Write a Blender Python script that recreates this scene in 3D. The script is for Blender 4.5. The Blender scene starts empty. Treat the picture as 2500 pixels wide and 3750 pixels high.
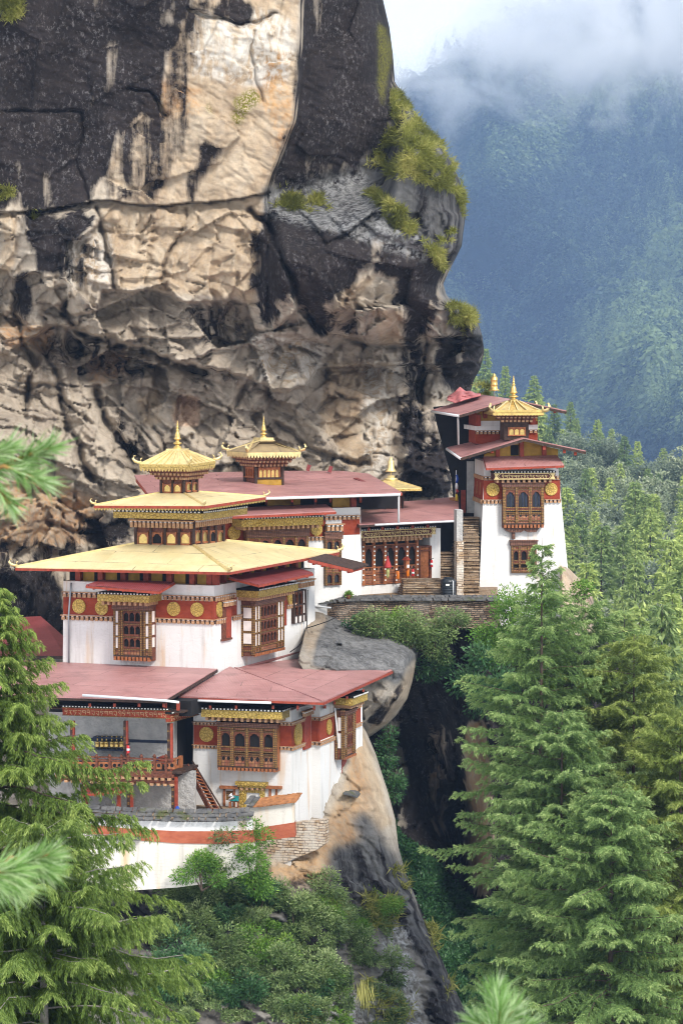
import bpy, bmesh, math, random
import numpy as np
from mathutils import Vector, Matrix

S = bpy.context.scene
COL = S.collection
rad = math.radians

# ------------------------------------------------------------------ camera
FPX, CX, CY = 12000.0, 1250.0, 1875.0          # focal length and centre in photo pixels (2500 x 3750)
PITCH = math.atan(675 / FPX)
cp, sp = math.cos(PITCH), math.sin(PITCH)
cam = bpy.data.cameras.new('camera')
cam.sensor_fit = 'VERTICAL'; cam.sensor_height = 36.0; cam.lens = 36.0 * FPX / 3750
cam.clip_start = 0.5; cam.clip_end = 20000
cam.dof.use_dof = True; cam.dof.focus_distance = 158.0; cam.dof.aperture_fstop = 16.0
cam_o = bpy.data.objects.new('camera', cam); COL.objects.link(cam_o)
cam_o.rotation_euler = (math.pi / 2 - PITCH, 0, 0)
S.camera = cam_o

# ------------------------------------------------------------------ sky, sun, exposure
SUN_EL, SUN_AZ = 40.0, 146.0                    # azimuth clockwise from +Y (camera looks along +Y)
W = bpy.data.worlds.new('World'); S.world = W; W.use_nodes = True
wn = W.node_tree; bg = wn.nodes['Background']
sky = wn.nodes.new('ShaderNodeTexSky'); sky.sky_type = 'NISHITA'; sky.sun_disc = False
sky.sun_elevation = rad(SUN_EL); sky.sun_rotation = rad(SUN_AZ); sky.altitude = 3000; sky.air_density = 1.0; sky.dust_density = 2.0
wtc = wn.nodes.new('ShaderNodeTexCoord')
wno = wn.nodes.new('ShaderNodeTexNoise'); wno.inputs['Scale'].default_value = 2.2; wno.inputs['Detail'].default_value = 6
wn.links.new(wtc.outputs['Generated'], wno.inputs['Vector'])
wra = wn.nodes.new('ShaderNodeValToRGB')
wra.color_ramp.elements[0].position = 0.25; wra.color_ramp.elements[0].color = (.82, .82, .82, 1)
wra.color_ramp.elements[1].position = 0.6; wra.color_ramp.elements[1].color = (1, 1, 1, 1)
wn.links.new(wno.outputs['Fac'], wra.inputs['Fac'])
wmx = wn.nodes.new('ShaderNodeMix'); wmx.data_type = 'RGBA'
wn.links.new(wra.outputs['Color'], wmx.inputs['Factor'])
wn.links.new(sky.outputs['Color'], wmx.inputs['A'])
wmx.inputs['B'].default_value = (8.6, 8.9, 9.3, 1)            # overcast cloud cover
wn.links.new(wmx.outputs['Result'], bg.inputs['Color'])
bg.inputs['Strength'].default_value = 0.088
sun = bpy.data.lights.new('sun', 'SUN'); sun.energy = 1.9; sun.angle = rad(14); sun.color = (1.0, .95, .87)
sun_o = bpy.data.objects.new('sun', sun); COL.objects.link(sun_o)
# light travels from the sun direction towards the scene
_d = Vector((math.sin(rad(SUN_AZ)) * math.cos(rad(SUN_EL)), math.cos(rad(SUN_AZ)) * math.cos(rad(SUN_EL)), math.sin(rad(SUN_EL))))
sun_o.rotation_euler = _d.to_track_quat('Z', 'Y').to_euler(); sun_o.location = (60, -40, 120)
S.view_settings.view_transform = 'Standard'; S.view_settings.look = 'None'
S.view_settings.gamma = 1.0; S.view_settings.exposure = 1.0
S.view_settings.use_curve_mapping = False
cy = S.cycles
cy.max_bounces = 6; cy.diffuse_bounces = 2; cy.glossy_bounces = 2; cy.transmission_bounces = 2; cy.volume_bounces = 5
cy.transparent_max_bounces = 8; cy.caustics_reflective = False; cy.caustics_refractive = False
cy.use_denoising = True; cy.denoising_prefilter = 'ACCURATE'; cy.pixel_filter_type = 'BLACKMAN_HARRIS'; cy.filter_width = 1.05
cy.volume_step_rate = 1.0; cy.volume_max_steps = 64
cy.use_adaptive_sampling = True; cy.adaptive_threshold = 0.02

# ------------------------------------------------------------------ pixel helpers
def ray(px, py):
    a = (px - CX) / FPX; b = (CY - py) / FPX
    return np.array([a, cp + b * sp, -sp + b * cp])
def P(px, py, Y):
    d = ray(px, py); return d * (Y / d[1])
def PV(px, py, Y):                                # vectorised
    a = (np.asarray(px, float) - CX) / FPX; b = (CY - np.asarray(py, float)) / FPX
    d = np.stack([a, cp + b * sp, -sp + b * cp], -1)
    return d * (np.asarray(Y) / d[..., 1])[..., None]
def pix(p):
    x, y, z = p; yf = y * cp - z * sp; zu = y * sp + z * cp
    return CX + x / yf * FPX, CY - zu / yf * FPX

# ------------------------------------------------------------------ things
def tag(o, label=None, cat=None, group=None, kind=None):
    if label: o['label'] = label
    if cat: o['category'] = cat
    if group: o['group'] = group
    if kind: o['kind'] = kind
    return o
def thing(name, label, cat, loc, group=None, rz=0):
    o = bpy.data.objects.new(name, None); COL.objects.link(o)
    o.location = tuple(map(float, loc)); o.rotation_euler = (0, 0, rz); o.empty_display_size = .3
    return tag(o, label, cat, group)
def origin_of(o):
    p = Vector((0, 0, 0))
    while o is not None:
        p = p + Vector(o.location); o = o.parent
    return p
def copy_tree(o, parent=None):
    c = o.copy(); COL.objects.link(c); c.parent = parent
    for ch in list(o.children): copy_tree(ch, c)
    return c

SPLIT = {'attic_post', 'attic_panel', 'rafter', 'white_panel', 'red_band', 'shutter', 'gilt_panel', 'gable_post', 'glazing_bar', 'white_course', 'painted_block', 'fascia', 'barge_board', 'hip_ridge', 'roof_rib', 'side_rail', 'rail_panel', 'beam_end', 'pane', 'post', 'loose_sheet'}
class MB:
    """collects faces (world coordinates) and links them as ONE mesh object"""
    def __init__(s): s.v = []; s.f = []; s.m = []; s.sm = []; s.pc = []
    def add(s, vs, fs, m=0, smooth=False):
        s.pc.append((len(s.v), len(s.f))); o = len(s.v); s.v += [(float(a), float(b), float(c)) for a, b, c in vs]
        for f in fs: s.f.append([i + o for i in f]); s.m.append(m); s.sm.append(smooth)
        return s
    def prism(s, a, b, m=0, caps=True):
        n = len(a); fs = [[i, (i + 1) % n, n + (i + 1) % n, n + i] for i in range(n)]
        if caps: fs += [list(range(n))[::-1], list(range(n, 2 * n))]
        return s.add(list(a) + list(b), fs, m)
    def slab(s, poly, thick, m=0):                # polygon thickened downwards (z)
        return s.prism([np.array(p) - np.array([0, 0, thick]) for p in poly], poly, m)
    def tube(s, pts, r, n=6, m=0, caps=True):
        pts = [Vector(tuple(p)) for p in pts]; rs = r if hasattr(r, '__len__') else [r] * len(pts)
        rings = []
        for i, p in enumerate(pts):
            d = (pts[min(i + 1, len(pts) - 1)] - pts[max(i - 1, 0)])
            if d.length < 1e-9: d = Vector((0, 0, 1))
            d.normalize(); a = d.orthogonal() if abs(d.z) > .9 else d.cross(Vector((0, 0, 1)))
            a.normalize(); b = d.cross(a)
            rings.append([p + (a * math.cos(t) + b * math.sin(t)) * rs[i] for t in [2 * math.pi * k / n for k in range(n)]])
        vs = [q for r_ in rings for q in r_]; fs = []
        for i in range(len(pts) - 1):
            for k in range(n):
                fs.append([i * n + k, i * n + (k + 1) % n, (i + 1) * n + (k + 1) % n, (i + 1) * n + k])
        if caps: fs += [list(range(n))[::-1], [(len(pts) - 1) * n + k for k in range(n)]]
        return s.add(vs, fs, m, True)
    def bar(s, a, b, w, h, m=0, up=(0, 0, 1)):
        a = np.array(a, float); b = np.array(b, float); d = b - a; d /= np.linalg.norm(d)
        u = np.array(up, float); x = np.cross(d, u); x /= np.linalg.norm(x); u = np.cross(x, d)
        q = lambda p: [p - x * w / 2 - u * h / 2, p + x * w / 2 - u * h / 2, p + x * w / 2 + u * h / 2, p - x * w / 2 + u * h / 2]
        return s.prism(q(a), q(b), m)
    def lathe(s, base, prof, n=14, m=0):          # prof: (radius, height)
        base = np.array(base, float); vs = []
        for r, h in prof:
            for k in range(n):
                t = 2 * math.pi * k / n; vs.append(base + np.array([r * math.cos(t), r * math.sin(t), h]))
        fs = []
        for i in range(len(prof) - 1):
            for k in range(n): fs.append([i * n + k, i * n + (k + 1) % n, (i + 1) * n + (k + 1) % n, (i + 1) * n + k])
        fs += [list(range(n))[::-1], [(len(prof) - 1) * n + k for k in range(n)]]
        return s.add(vs, fs, m, True)
    def build(s, name, mats, parent=None, recalc=True):
        if name in SPLIT and len(s.pc) > 1 and not isinstance(mats, str):   # each post, rafter, panel ... is a part of its own
            ends = s.pc[1:] + [(len(s.v), len(s.f))]; last = None
            for (v0, f0), (v1, f1) in zip(s.pc, ends):
                q = MB(); q.v = s.v[v0:v1]; q.f = [[i - v0 for i in f] for f in s.f[f0:f1]]; q.m = s.m[f0:f1]; q.sm = s.sm[f0:f1]; q.pc = [(0, 0)]
                last = q.build(name, mats, parent, recalc)
            return last
        me = bpy.data.meshes.new(name); org = origin_of(parent)
        me.from_pydata([(a - org.x, b - org.y, c - org.z) for a, b, c in s.v], [], s.f)
        for M_ in (mats if isinstance(mats, (list, tuple)) else [mats]): me.materials.append(M_)
        me.polygons.foreach_set('material_index', s.m); me.polygons.foreach_set('use_smooth', s.sm)
        if recalc:
            bm = bmesh.new(); bm.from_mesh(me); bmesh.ops.recalc_face_normals(bm, faces=bm.faces); bm.to_mesh(me); bm.free()
        auto_uv(me)
        o = bpy.data.objects.new(name, me); COL.objects.link(o); o.parent = parent
        return o

def auto_uv(me):
    """metres along the face horizontally / up the face, per face"""
    uv = me.uv_layers.new(name='uv'); out = np.zeros(len(me.loops) * 2, 'f')
    co = np.zeros(len(me.vertices) * 3, 'f'); me.vertices.foreach_get('co', co); co = co.reshape(-1, 3)
    lv = np.zeros(len(me.loops), 'i'); me.loops.foreach_get('vertex_index', lv)
    npoly = len(me.polygons); nn = np.zeros(npoly * 3, 'f'); me.polygons.foreach_get('normal', nn); nn = nn.reshape(-1, 3)
    lt = np.zeros(npoly, 'i'); me.polygons.foreach_get('loop_total', lt)
    pn = np.repeat(nn, lt, axis=0)
    u = np.stack([-pn[:, 1], pn[:, 0], 0 * pn[:, 0]], -1); L = np.linalg.norm(u, axis=1); flat = L < 1e-3
    u[flat] = (1, 0, 0); L[flat] = 1; u /= L[:, None]
    v = np.cross(pn, u); p = co[lv]
    out = np.stack([(p * u).sum(1), (p * v).sum(1)], -1).astype('f').ravel()
    uv.data.foreach_set('uv', out)

class Face:
    """vertical plane through pixel (px,py) at depth Y; ang > 0: its right end is farther"""
    def __init__(s, px, py, Y, ang, lean=0.0, O=None):
        s.O = np.array(O if O is not None else P(px, py, Y)); a = rad(ang); s.ang = a
        s.e = np.array([math.cos(a), math.sin(a), 0]); s.n = np.array([math.sin(a), -math.cos(a), 0]); s.lean = lean
    def st(s, px, py, off=0.0):
        d = ray(px, py); nn = s.n + np.array([0, 0, s.lean])
        k = (s.O.dot(s.n) + off + s.lean * s.O[2]) / d.dot(nn)
        p = d * k; return (p - s.O).dot(s.e), p[2]
    def p(s, S_, t, off=0.0):
        q = s.O + s.e * S_ + s.n * (off - s.lean * (t - s.O[2])); return np.array([q[0], q[1], t])
    def w(s, px, py, off=0.0):
        a, b = s.st(px, py, off); return s.p(a, b, off)
    def box(s, mb, s0, s1, t0, t1, o0, o1, m=0):
        c = lambda o: [s.p(s0, t0, o), s.p(s1, t0, o), s.p(s1, t1, o), s.p(s0, t1, o)]
        return mb.prism(c(o0), c(o1), m)
    def pbox(s, mb, x0, y0, x1, y1, o0, o1, m=0, at=None):   # from two pixels (top-left, bottom-right) read on the plane at offset `at`
        at = o1 if at is None else at
        a = s.st(x0, (y0 + y1) / 2, at)[0]; b = s.st(x1, (y0 + y1) / 2, at)[0]
        t1 = s.st((x0 + x1) / 2, y0, at)[1]; t0 = s.st((x0 + x1) / 2, y1, at)[1]
        return s.box(mb, a, b, t0, t1, o0, o1, m)
    def poly(s, mb, pts, o0, o1, m=0, at=None):             # pixel polygon extruded between two offsets
        at = o1 if at is None else at
        q = [s.st(x, y, at) for x, y in pts]
        return mb.prism([s.p(a, b, o0) for a, b in q], [s.p(a, b, o1) for a, b in q], m)
    def stpoly(s, mb, q, o0, o1, m=0):
        return mb.prism([s.p(a, b, o0) for a, b in q], [s.p(a, b, o1) for a, b in q], m)
    def disc(s, mb, cs, ct, r, o0, o1, n=24, m=0):
        q = [(cs + r * math.cos(2 * math.pi * k / n), ct + r * math.sin(2 * math.pi * k / n)) for k in range(n)]
        return s.stpoly(mb, q, o0, o1, m)

# ------------------------------------------------------------------ numpy noise
def _h(ix, iy, seed):
    n = (ix.astype(np.int64) * 374761393 + iy.astype(np.int64) * 668265263 + seed * 982451653) & 0x7fffffff
    n = ((n ^ (n >> 13)) * 1274126177) & 0x7fffffff
    return ((n ^ (n >> 16)) & 0xffffff) / float(0xffffff)
def vnoise(x, y, seed=0):
    x = np.asarray(x, float); y = np.asarray(y, float)
    ix = np.floor(x); iy = np.floor(y); fx = x - ix; fy = y - iy
    fx = fx * fx * fx * (fx * (fx * 6 - 15) + 10); fy = fy * fy * fy * (fy * (fy * 6 - 15) + 10)
    a = _h(ix, iy, seed); b = _h(ix + 1, iy, seed); c = _h(ix, iy + 1, seed); d = _h(ix + 1, iy + 1, seed)
    return (a + (b - a) * fx) * (1 - fy) + (c + (d - c) * fx) * fy
def fbm(x, y, seed=0, octv=5, gain=.5):
    t = 0; a = 1; n = 0
    for k in range(octv):
        t = t + a * (vnoise(x, y, seed + k * 17) * 2 - 1); n += a; a *= gain; x = x * 2.03; y = y * 2.03
    return t / n
def voro(x, y, seed=0):
    """nearest jittered cell: id hashes, offset to its centre, F1, F2"""
    x = np.asarray(x, float); y = np.asarray(y, float); ix = np.floor(x); iy = np.floor(y)
    f1 = np.full(x.shape, 9.); f2 = np.full(x.shape, 9.); cx = np.zeros(x.shape); cy_ = np.zeros(x.shape); gx = np.zeros(x.shape); gy = np.zeros(x.shape)
    for dx in (-1, 0, 1):
        for dy in (-1, 0, 1):
            jx = ix + dx; jy = iy + dy
            qx = jx + _h(jx, jy, seed); qy = jy + _h(jx, jy, seed + 91)
            d = np.hypot(x - qx, y - qy); near = d < f1
            f2 = np.where(near, f1, np.minimum(f2, d)); f1 = np.where(near, d, f1)
            cx = np.where(near, qx, cx); cy_ = np.where(near, qy, cy_); gx = np.where(near, jx, gx); gy = np.where(near, jy, gy)
    return gx, gy, x - cx, y - cy_, f1, f2
def facet(x, y, seed, tilt=1.0):
    """random tilted plane per cell: broken-rock relief in about -1..1"""
    gx, gy, dx, dy, f1, f2 = voro(x, y, seed)
    return (_h(gx, gy, seed + 5) - .5) + tilt * ((_h(gx, gy, seed + 6) - .5) * 2 * dx + (_h(gx, gy, seed + 7) - .5) * 2 * dy)
def sstep(a, b, x): t = np.clip((x - a) / (b - a), 0, 1); return t * t * (3 - 2 * t)
def inpoly(poly, X, Y):
    ins = np.zeros(X.shape, bool); n = len(poly)
    for i in range(n):
        x0, y0 = poly[i]; x1, y1 = poly[(i + 1) % n]
        if y0 == y1: continue
        c = ((y0 > Y) != (y1 > Y)) & (X < (x1 - x0) * (Y - y0) / (y1 - y0) + x0); ins ^= c
    return ins
def blur(a, k):
    for _ in range(k):
        p = np.pad(a, 1, mode='edge'); a = (p[1:-1, 1:-1] * 2 + p[:-2, 1:-1] + p[2:, 1:-1] + p[1:-1, :-2] + p[1:-1, 2:]) / 6
    return a
def dist_poly(pts, X, Y):
    """distance to a polyline in pixels"""
    d = np.full(X.shape, 1e9)
    for (x0, y0), (x1, y1) in zip(pts[:-1], pts[1:]):
        L2 = (x1 - x0) ** 2 + (y1 - y0) ** 2
        t = np.clip(((X - x0) * (x1 - x0) + (Y - y0) * (y1 - y0)) / max(L2, 1e-6), 0, 1)
        d = np.minimum(d, np.hypot(X - x0 - t * (x1 - x0), Y - y0 - t * (y1 - y0)))
    return d
def np_mesh(name, V, Q, mat, parent=None, attrs=None, smooth=False, k=4, org=None):
    """fast mesh from arrays; attrs: {name: (domain, array)}; world coordinates"""
    V = np.asarray(V, 'f')
    o_ = np.array(org if org is not None else origin_of(parent), 'f'); V = V - o_
    Q = np.asarray(Q, 'i'); me = bpy.data.meshes.new(name)
    me.vertices.add(len(V)); me.vertices.foreach_set('co', V.ravel())
    me.loops.add(Q.size); me.loops.foreach_set('vertex_index', Q.ravel())
    me.polygons.add(len(Q)); me.polygons.foreach_set('loop_start', np.arange(0, Q.size, Q.shape[1], dtype='i'))
    try: me.polygons.foreach_set('loop_total', np.full(len(Q), Q.shape[1], 'i'))
    except Exception: pass
    if smooth: me.polygons.foreach_set('use_smooth', np.ones(len(Q), bool))
    me.materials.append(mat)
    for nm, (dom, arr) in (attrs or {}).items():
        arr = np.asarray(arr, 'f')
        if arr.ndim == 1:
            at = me.attributes.new(nm, 'FLOAT', dom); at.data.foreach_set('value', arr)
        else:
            at = me.attributes.new(nm, 'FLOAT_COLOR', dom); at.data.foreach_set('color', arr.ravel())
    me.update(calc_edges=True); me.validate()
    o = bpy.data.objects.new(name, me); COL.objects.link(o); o.parent = parent
    if parent is None: o.location = tuple(map(float, o_))
    return o
HAZE_D = 0.000095; MIST_Z0, MIST_DZ, MIST_T, MIST_K = 165.0, 124.0, 1.19, .075
# ------------------------------------------------------------------ materials
class G:
    def __init__(s, name):
        s.m = bpy.data.materials.new(name); s.m.use_nodes = True; s.t = s.m.node_tree; s.b = s.t.nodes['Principled BSDF']
    def n(s, typ, ins=None, **props):
        x = s.t.nodes.new('ShaderNode' + typ)
        for k, v in props.items(): setattr(x, k, v)
        for k, v in (ins or {}).items(): s.set(x, k, v)
        return x
    def set(s, x, k, v):
        i = x.inputs[k]
        if hasattr(v, 'is_output') or isinstance(v, bpy.types.NodeSocket): s.t.links.new(v, i)
        elif isinstance(v, tuple) and len(v) == 3 and i.type == 'RGBA': i.default_value = (*v, 1)
        else: i.default_value = v
    def out(s, k, v): s.set(s.b, k, v)
    def pos(s): return s.n('NewGeometry').outputs['Position']
    def uv(s): return s.n('UVMap', uv_map='uv').outputs['UV']
    def scale(s, vec, sc): return s.n('VectorMath', {0: vec, 1: sc}, operation='MULTIPLY').outputs[0]
    def noise(s, vec, scale, detail=4, rough=.55, dist=0.): return s.n('TexNoise', {'Vector': vec, 'Scale': scale, 'Detail': detail, 'Roughness': rough, 'Distortion': dist}).outputs['Fac']
    def vor(s, vec, scale, feature='F1', out='Distance'): return s.n('TexVoronoi', {'Vector': vec, 'Scale': scale}, feature=feature).outputs[out]
    def ramp(s, fac, stops, interp='LINEAR'):
        r = s.n('ValToRGB', {'Fac': fac}); cr = r.color_ramp; cr.interpolation = interp
        while len(cr.elements) < len(stops): cr.elements.new(.5)
        for e, (p, c) in zip(cr.elements, stops):
            e.position = p; e.color = (c, c, c, 1) if not isinstance(c, tuple) else (*c, 1)
        return r.outputs['Color']
    def mix(s, fac, a, b, blend='MIX'):
        x = s.n('Mix', data_type='RGBA', blend_type=blend); s.set(x, 'Factor', fac); s.set(x, 'A', a); s.set(x, 'B', b); return x.outputs['Result']
    def math(s, op, a, b=0.0, clamp=False): return s.n('Math', {0: a, 1: b}, operation=op, use_clamp=clamp).outputs[0]
    def attr(s, name, out='Fac'): return s.n('Attribute', attribute_name=name).outputs[out]
    def sep(s, vec): return s.n('SeparateXYZ', {0: vec}).outputs
    def bump(s, h, strength=.5, dist=.05, nrm=None):
        x = s.n('Bump', {'Height': h, 'Strength': strength, 'Distance': dist})
        if nrm is not None: s.set(x, 'Normal', nrm)
        return x.outputs['Normal']
    def done(s, col=None, rough=.8, nrm=None, metal=0., spec=.3):
        if col is not None: s.out('Base Color', col)
        s.out('Roughness', rough); s.out('Metallic', metal); s.out('Specular IOR Level', spec)
        if nrm is not None: s.out('Normal', nrm)
        return s.m
def simple(name, col, rough=.7, var=.25, sc=6., metal=0., bump=.2, spec=.3):
    g = G(name); p = g.pos(); f = g.noise(p, sc, 5); d = tuple(c * (1 - var) for c in col); l = tuple(min(1, c * (1 + var)) for c in col)
    return g.done(g.ramp(f, [(.3, d), (.7, l)]), rough, g.bump(g.noise(p, sc * 5, 3), bump, .02), metal, spec)

M = {}
def m_whitewash(name, col, stain):
    g = G(name); uv = g.uv(); p = g.pos()
    w = g.n('VectorMath', {0: uv, 1: g.n('TexNoise', {'Vector': p, 'Scale': 1.3, 'Detail': 3}).outputs['Color']}, operation='ADD').outputs[0]
    br = g.n('TexBrick', {'Vector': w, 'Scale': 1.0, 'Mortar Size': .012, 'Mortar Smooth': .6, 'Brick Width': .55, 'Row Height': .16, 'Color1': (1, 1, 1), 'Color2': (.9, .9, .9), 'Mortar': (.35, .35, .35)})
    big = g.noise(p, .5, 4); fine = g.noise(p, 3.5, 6, .65)
    c = g.mix(g.ramp(big, [(.35, 0.), (.75, .6)]), col, tuple(x * y for x, y in zip(col, (.88, .87, .86))))
    cr = g.ramp(g.noise(g.scale(p, (2.2, 2.2, 9.)), 1.0, 5, .7), [(.62, 0.), (.74, 1.)])
    c = g.mix(g.math('MULTIPLY', cr, .35), c, (.42, .38, .34))
    st = g.noise(g.scale(p, (1.4, 1.4, .16)), 1.0, 4, .6)
    c = g.mix(g.math('MULTIPLY', g.ramp(st, [(.58, 0.), (.72, 1.)]), stain), c, (.62, .40, .20))
    s2 = g.noise(g.scale(p, (2.6, 2.6, .22)), 1.0, 5, .65)
    c = g.mix(g.math('MULTIPLY', g.ramp(s2, [(.54, 0.), (.74, 1.)]), stain * .75), c, (.36, .33, .29))
    h = g.math('ADD', g.math('MULTIPLY', br.outputs['Color'], .6), g.math('MULTIPLY', fine, .9))
    return g.done(c, .9, g.bump(h, .55, .035), 0, .15)
M['white'] = m_whitewash('whitewashed_masonry', (.73, .72, .71), .65)
M['white_old'] = m_whitewash('weathered_whitewash', (.70, .66, .60), .8)
g = G('rough_plaster'); p = g.pos()
M['plaster'] = g.done(g.ramp(g.noise(p, 2.2, 6), [(.3, (.34, .335, .33)), (.7, (.50, .48, .46))]), .95, g.bump(g.noise(p, 4.5, 5, .6), 1., .12), 0, .1)
def m_red(name, a, b):
    g = G(name); p = g.pos(); f = g.noise(g.scale(p, (1.5, 1.5, 3.)), 1.2, 6, .65)
    c = g.ramp(f, [(.3, a), (.7, b)])
    return g.done(c, .85, g.bump(g.noise(g.scale(p, (3, 3, 8)), 1.5, 5, .6), .5, .03), 0, .2)
M['red'] = m_red('red_ochre_paint', (.20, .032, .016), (.31, .058, .028))
M['red_faded'] = m_red('faded_red_ochre', (.30, .075, .04), (.45, .14, .075))
M['red_wood'] = simple('red_painted_wood', (.27, .045, .022), .6, .3, 5)
M['wood'] = simple('carved_brown_wood', (.13, .042, .022), .7, .5, 9, bump=.7)
M['wood_dark'] = simple('dark_timber', (.045, .025, .018), .75, .5, 6)
M['wood_orange'] = simple('orange_timber', (.30, .105, .040), .65, .35, 7, bump=.5)
M['wood_grey'] = simple('weathered_grey_timber', (.16, .13, .11), .85, .35, 6)
M['black'] = simple('black_shade', (.010, .009, .010), .9, .3, 2)  # black parts, and black painted where shade fills attics, recesses and openings
M['yellow_board'] = simple('yellow_painted_boards', (.36, .21, .03), .7, .25, 3)
M['glass'] = simple('dark_window_glass', (.015, .016, .02), .3, .3, 2, spec=.3, bump=0)
M['pale_panel'] = simple('white_window_panel', (.72, .66, .63), .8, .1, 3)
M['pink_panel'] = simple('pinkish_window_panel', (.70, .50, .42), .8, .1, 3)
M['dot'] = simple('white_painted_dots', (.75, .74, .70), .7, .1, 5)
M['dentil_tan'] = simple('tan_dentil_blocks', (.42, .24, .13), .7, .35, 9)
M['dentil_white'] = simple('pale_dentil_blocks', (.55, .45, .40), .7, .3, 9)
M['blue_dark'] = simple('dark_blue_timber', (.02, .03, .06), .6, .3, 6)
M['pipe'] = simple('white_metal_pipe', (.70, .71, .72), .4, .08, 4)
M['pipe_grey'] = simple('grey_metal_pipe', (.32, .35, .38), .4, .1, 4, .5)
M['gold_metal'] = simple('gilded_metal', (.66, .46, .15), .30, .25, 5, .75, .25, .5)
M['gold_pale'] = simple('pale_gilded_metal', (.74, .58, .27), .38, .18, 4, .5, .2, .5)
M['gold_fringe'] = simple('gilded_fringe', (.48, .34, .11), .5, .5, 14, .4, .8)
def m_gold_relief(name, a, b, sc):
    g = G(name); uv = g.uv(); q = g.n('TexVoronoi', {'Vector': uv, 'Scale': sc}, feature='DISTANCE_TO_EDGE', distance='EUCLIDEAN').outputs['Distance']
    f = g.noise(g.pos(), 3., 5)
    c = g.mix(g.ramp(q, [(.02, .75), (.12, 0.)]), g.ramp(f, [(.3, a), (.7, b)]), tuple(x * .45 for x in a))
    return g.done(c, .5, g.bump(g.ramp(q, [(.0, 0.), (.2, 1.)]), .6, .03), .25, .4)
M['gold_band'] = m_gold_relief('embossed_gold_band', (.44, .29, .055), (.58, .41, .11), 7.)
M['medallion'] = m_gold_relief('embossed_gold_disc', (.52, .34, .07), (.66, .46, .13), 9.)
def m_roof(name, a, b, pitch, rough, metal, seam, bstr, stain=.25, spec=.4):
    g = G(name); uv = g.uv(); p = g.pos(); u, v, _ = g.sep(uv)
    wv = g.math('SINE', g.math('MULTIPLY', u, 2 * math.pi / pitch))
    f = g.noise(p, .9, 6, .6)
    c = g.ramp(f, [(.3, a), (.7, b)])
    fl = g.noise(p, 7., 5, .7); c = g.mix(g.math('MULTIPLY', g.ramp(fl, [(.52, 0.), (.75, 1.)]), stain), c, tuple(x * .62 for x in a))
    pb = g.n('TexBrick', {'Vector': uv, 'Scale': 1., 'Mortar Size': .024, 'Mortar Smooth': .1, 'Brick Width': 3.4, 'Row Height': seam, 'Color1': (0, 0, 0), 'Color2': (1, 1, 1), 'Mortar': (.5, .5, .5)}, offset=.43)
    c = g.mix(g.ramp(pb.outputs['Color'], [(0., .0), (1., .38)]), c, tuple(x * .66 for x in a))
    jl = g.math('MULTIPLY', pb.outputs['Fac'], g.ramp(g.noise(p, .9, 4), [(.44, .0), (.56, .9)]))
    c = g.mix(jl, c, tuple(x * .22 for x in a))
    dirt = g.ramp(g.noise(g.scale(p, (.7, .7, 2.)), 1., 6, .68), [(.52, 0.), (.70, 1.)])
    c = g.mix(g.math('MULTIPLY', dirt, stain * 1.3), c, tuple(x * .42 for x in a))
    c = g.mix(g.math('MULTIPLY', g.ramp(wv, [(.0, .5), (.6, 0.)]), .35), c, tuple(x * .55 for x in a))
    return g.done(c, rough, g.bump(g.math('ADD', wv, g.math('MULTIPLY', fl, .6)), bstr, .02), metal, spec)
M['roof_pink'] = m_roof('faded_red_corrugated_sheet', (.39, .18, .17), (.51, .265, .25), .075, .42, .0, 1.5, .25, .48)
M['roof_red'] = m_roof('dark_red_corrugated_sheet', (.20, .035, .035), (.28, .06, .06), .09, .45, .0, 2.0, .4)
M['roof_gold'] = m_roof('pale_gold_sheet_roof', (.74, .60, .30), (.86, .74, .45), .075, .36, .12, 1.45, .12, .30)
def m_pattern(name, base, alt, dark, w, h):
    """painted window timber: small blocks of gold and dark paint"""
    g = G(name); uv = g.uv()
    br = g.n('TexBrick', {'Vector': uv, 'Scale': 1., 'Mortar Size': .012, 'Brick Width': w, 'Row Height': h, 'Color1': base, 'Color2': alt, 'Mortar': dark, 'Bias': -.1}, offset=.0)
    c = g.mix(g.ramp(g.noise(g.pos(), 6, 5), [(.35, 0.), (.75, .7)]), br.outputs['Color'], tuple(x * .4 for x in base))
    return g.done(c, .6, g.bump(br.outputs['Fac'], .5, .02), 0, .3)
M['ornate'] = m_pattern('painted_window_timber', (.34, .19, .05), (.15, .05, .025), (.035, .02, .015), .10, .085)
M['carved'] = m_pattern('carved_painted_cornice', (.25, .12, .075), (.16, .065, .045), (.05, .022, .016), .13, .07)
M['lower_panel'] = m_pattern('painted_lower_panel', (.36, .17, .08), (.24, .06, .04), (.08, .03, .02), .16, .14)
M['frieze'] = simple('dark_red_frieze_board', (.085, .022, .014), .6, .3, 8)
M['glyph'] = simple('gold_painted_script', (.72, .56, .26), .5, .12, 8)
g = G('slate'); p = g.pos()
c = g.ramp(g.noise(p, 2.5, 6), [(.3, (.055, .055, .058)), (.7, (.15, .145, .14))])
c = g.mix(g.ramp(g.noise(p, .9, 5, .7), [(.55, 0.), (.66, .8)]), c, (.075, .085, .018))
M['slate'] = g.done(c, .8, g.bump(g.noise(p, 9, 5), .5, .03), 0, .3)
M['slate_red'] = simple('orange_stained_slate', (.33, .14, .055), .8, .45, 4, bump=.5)
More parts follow.
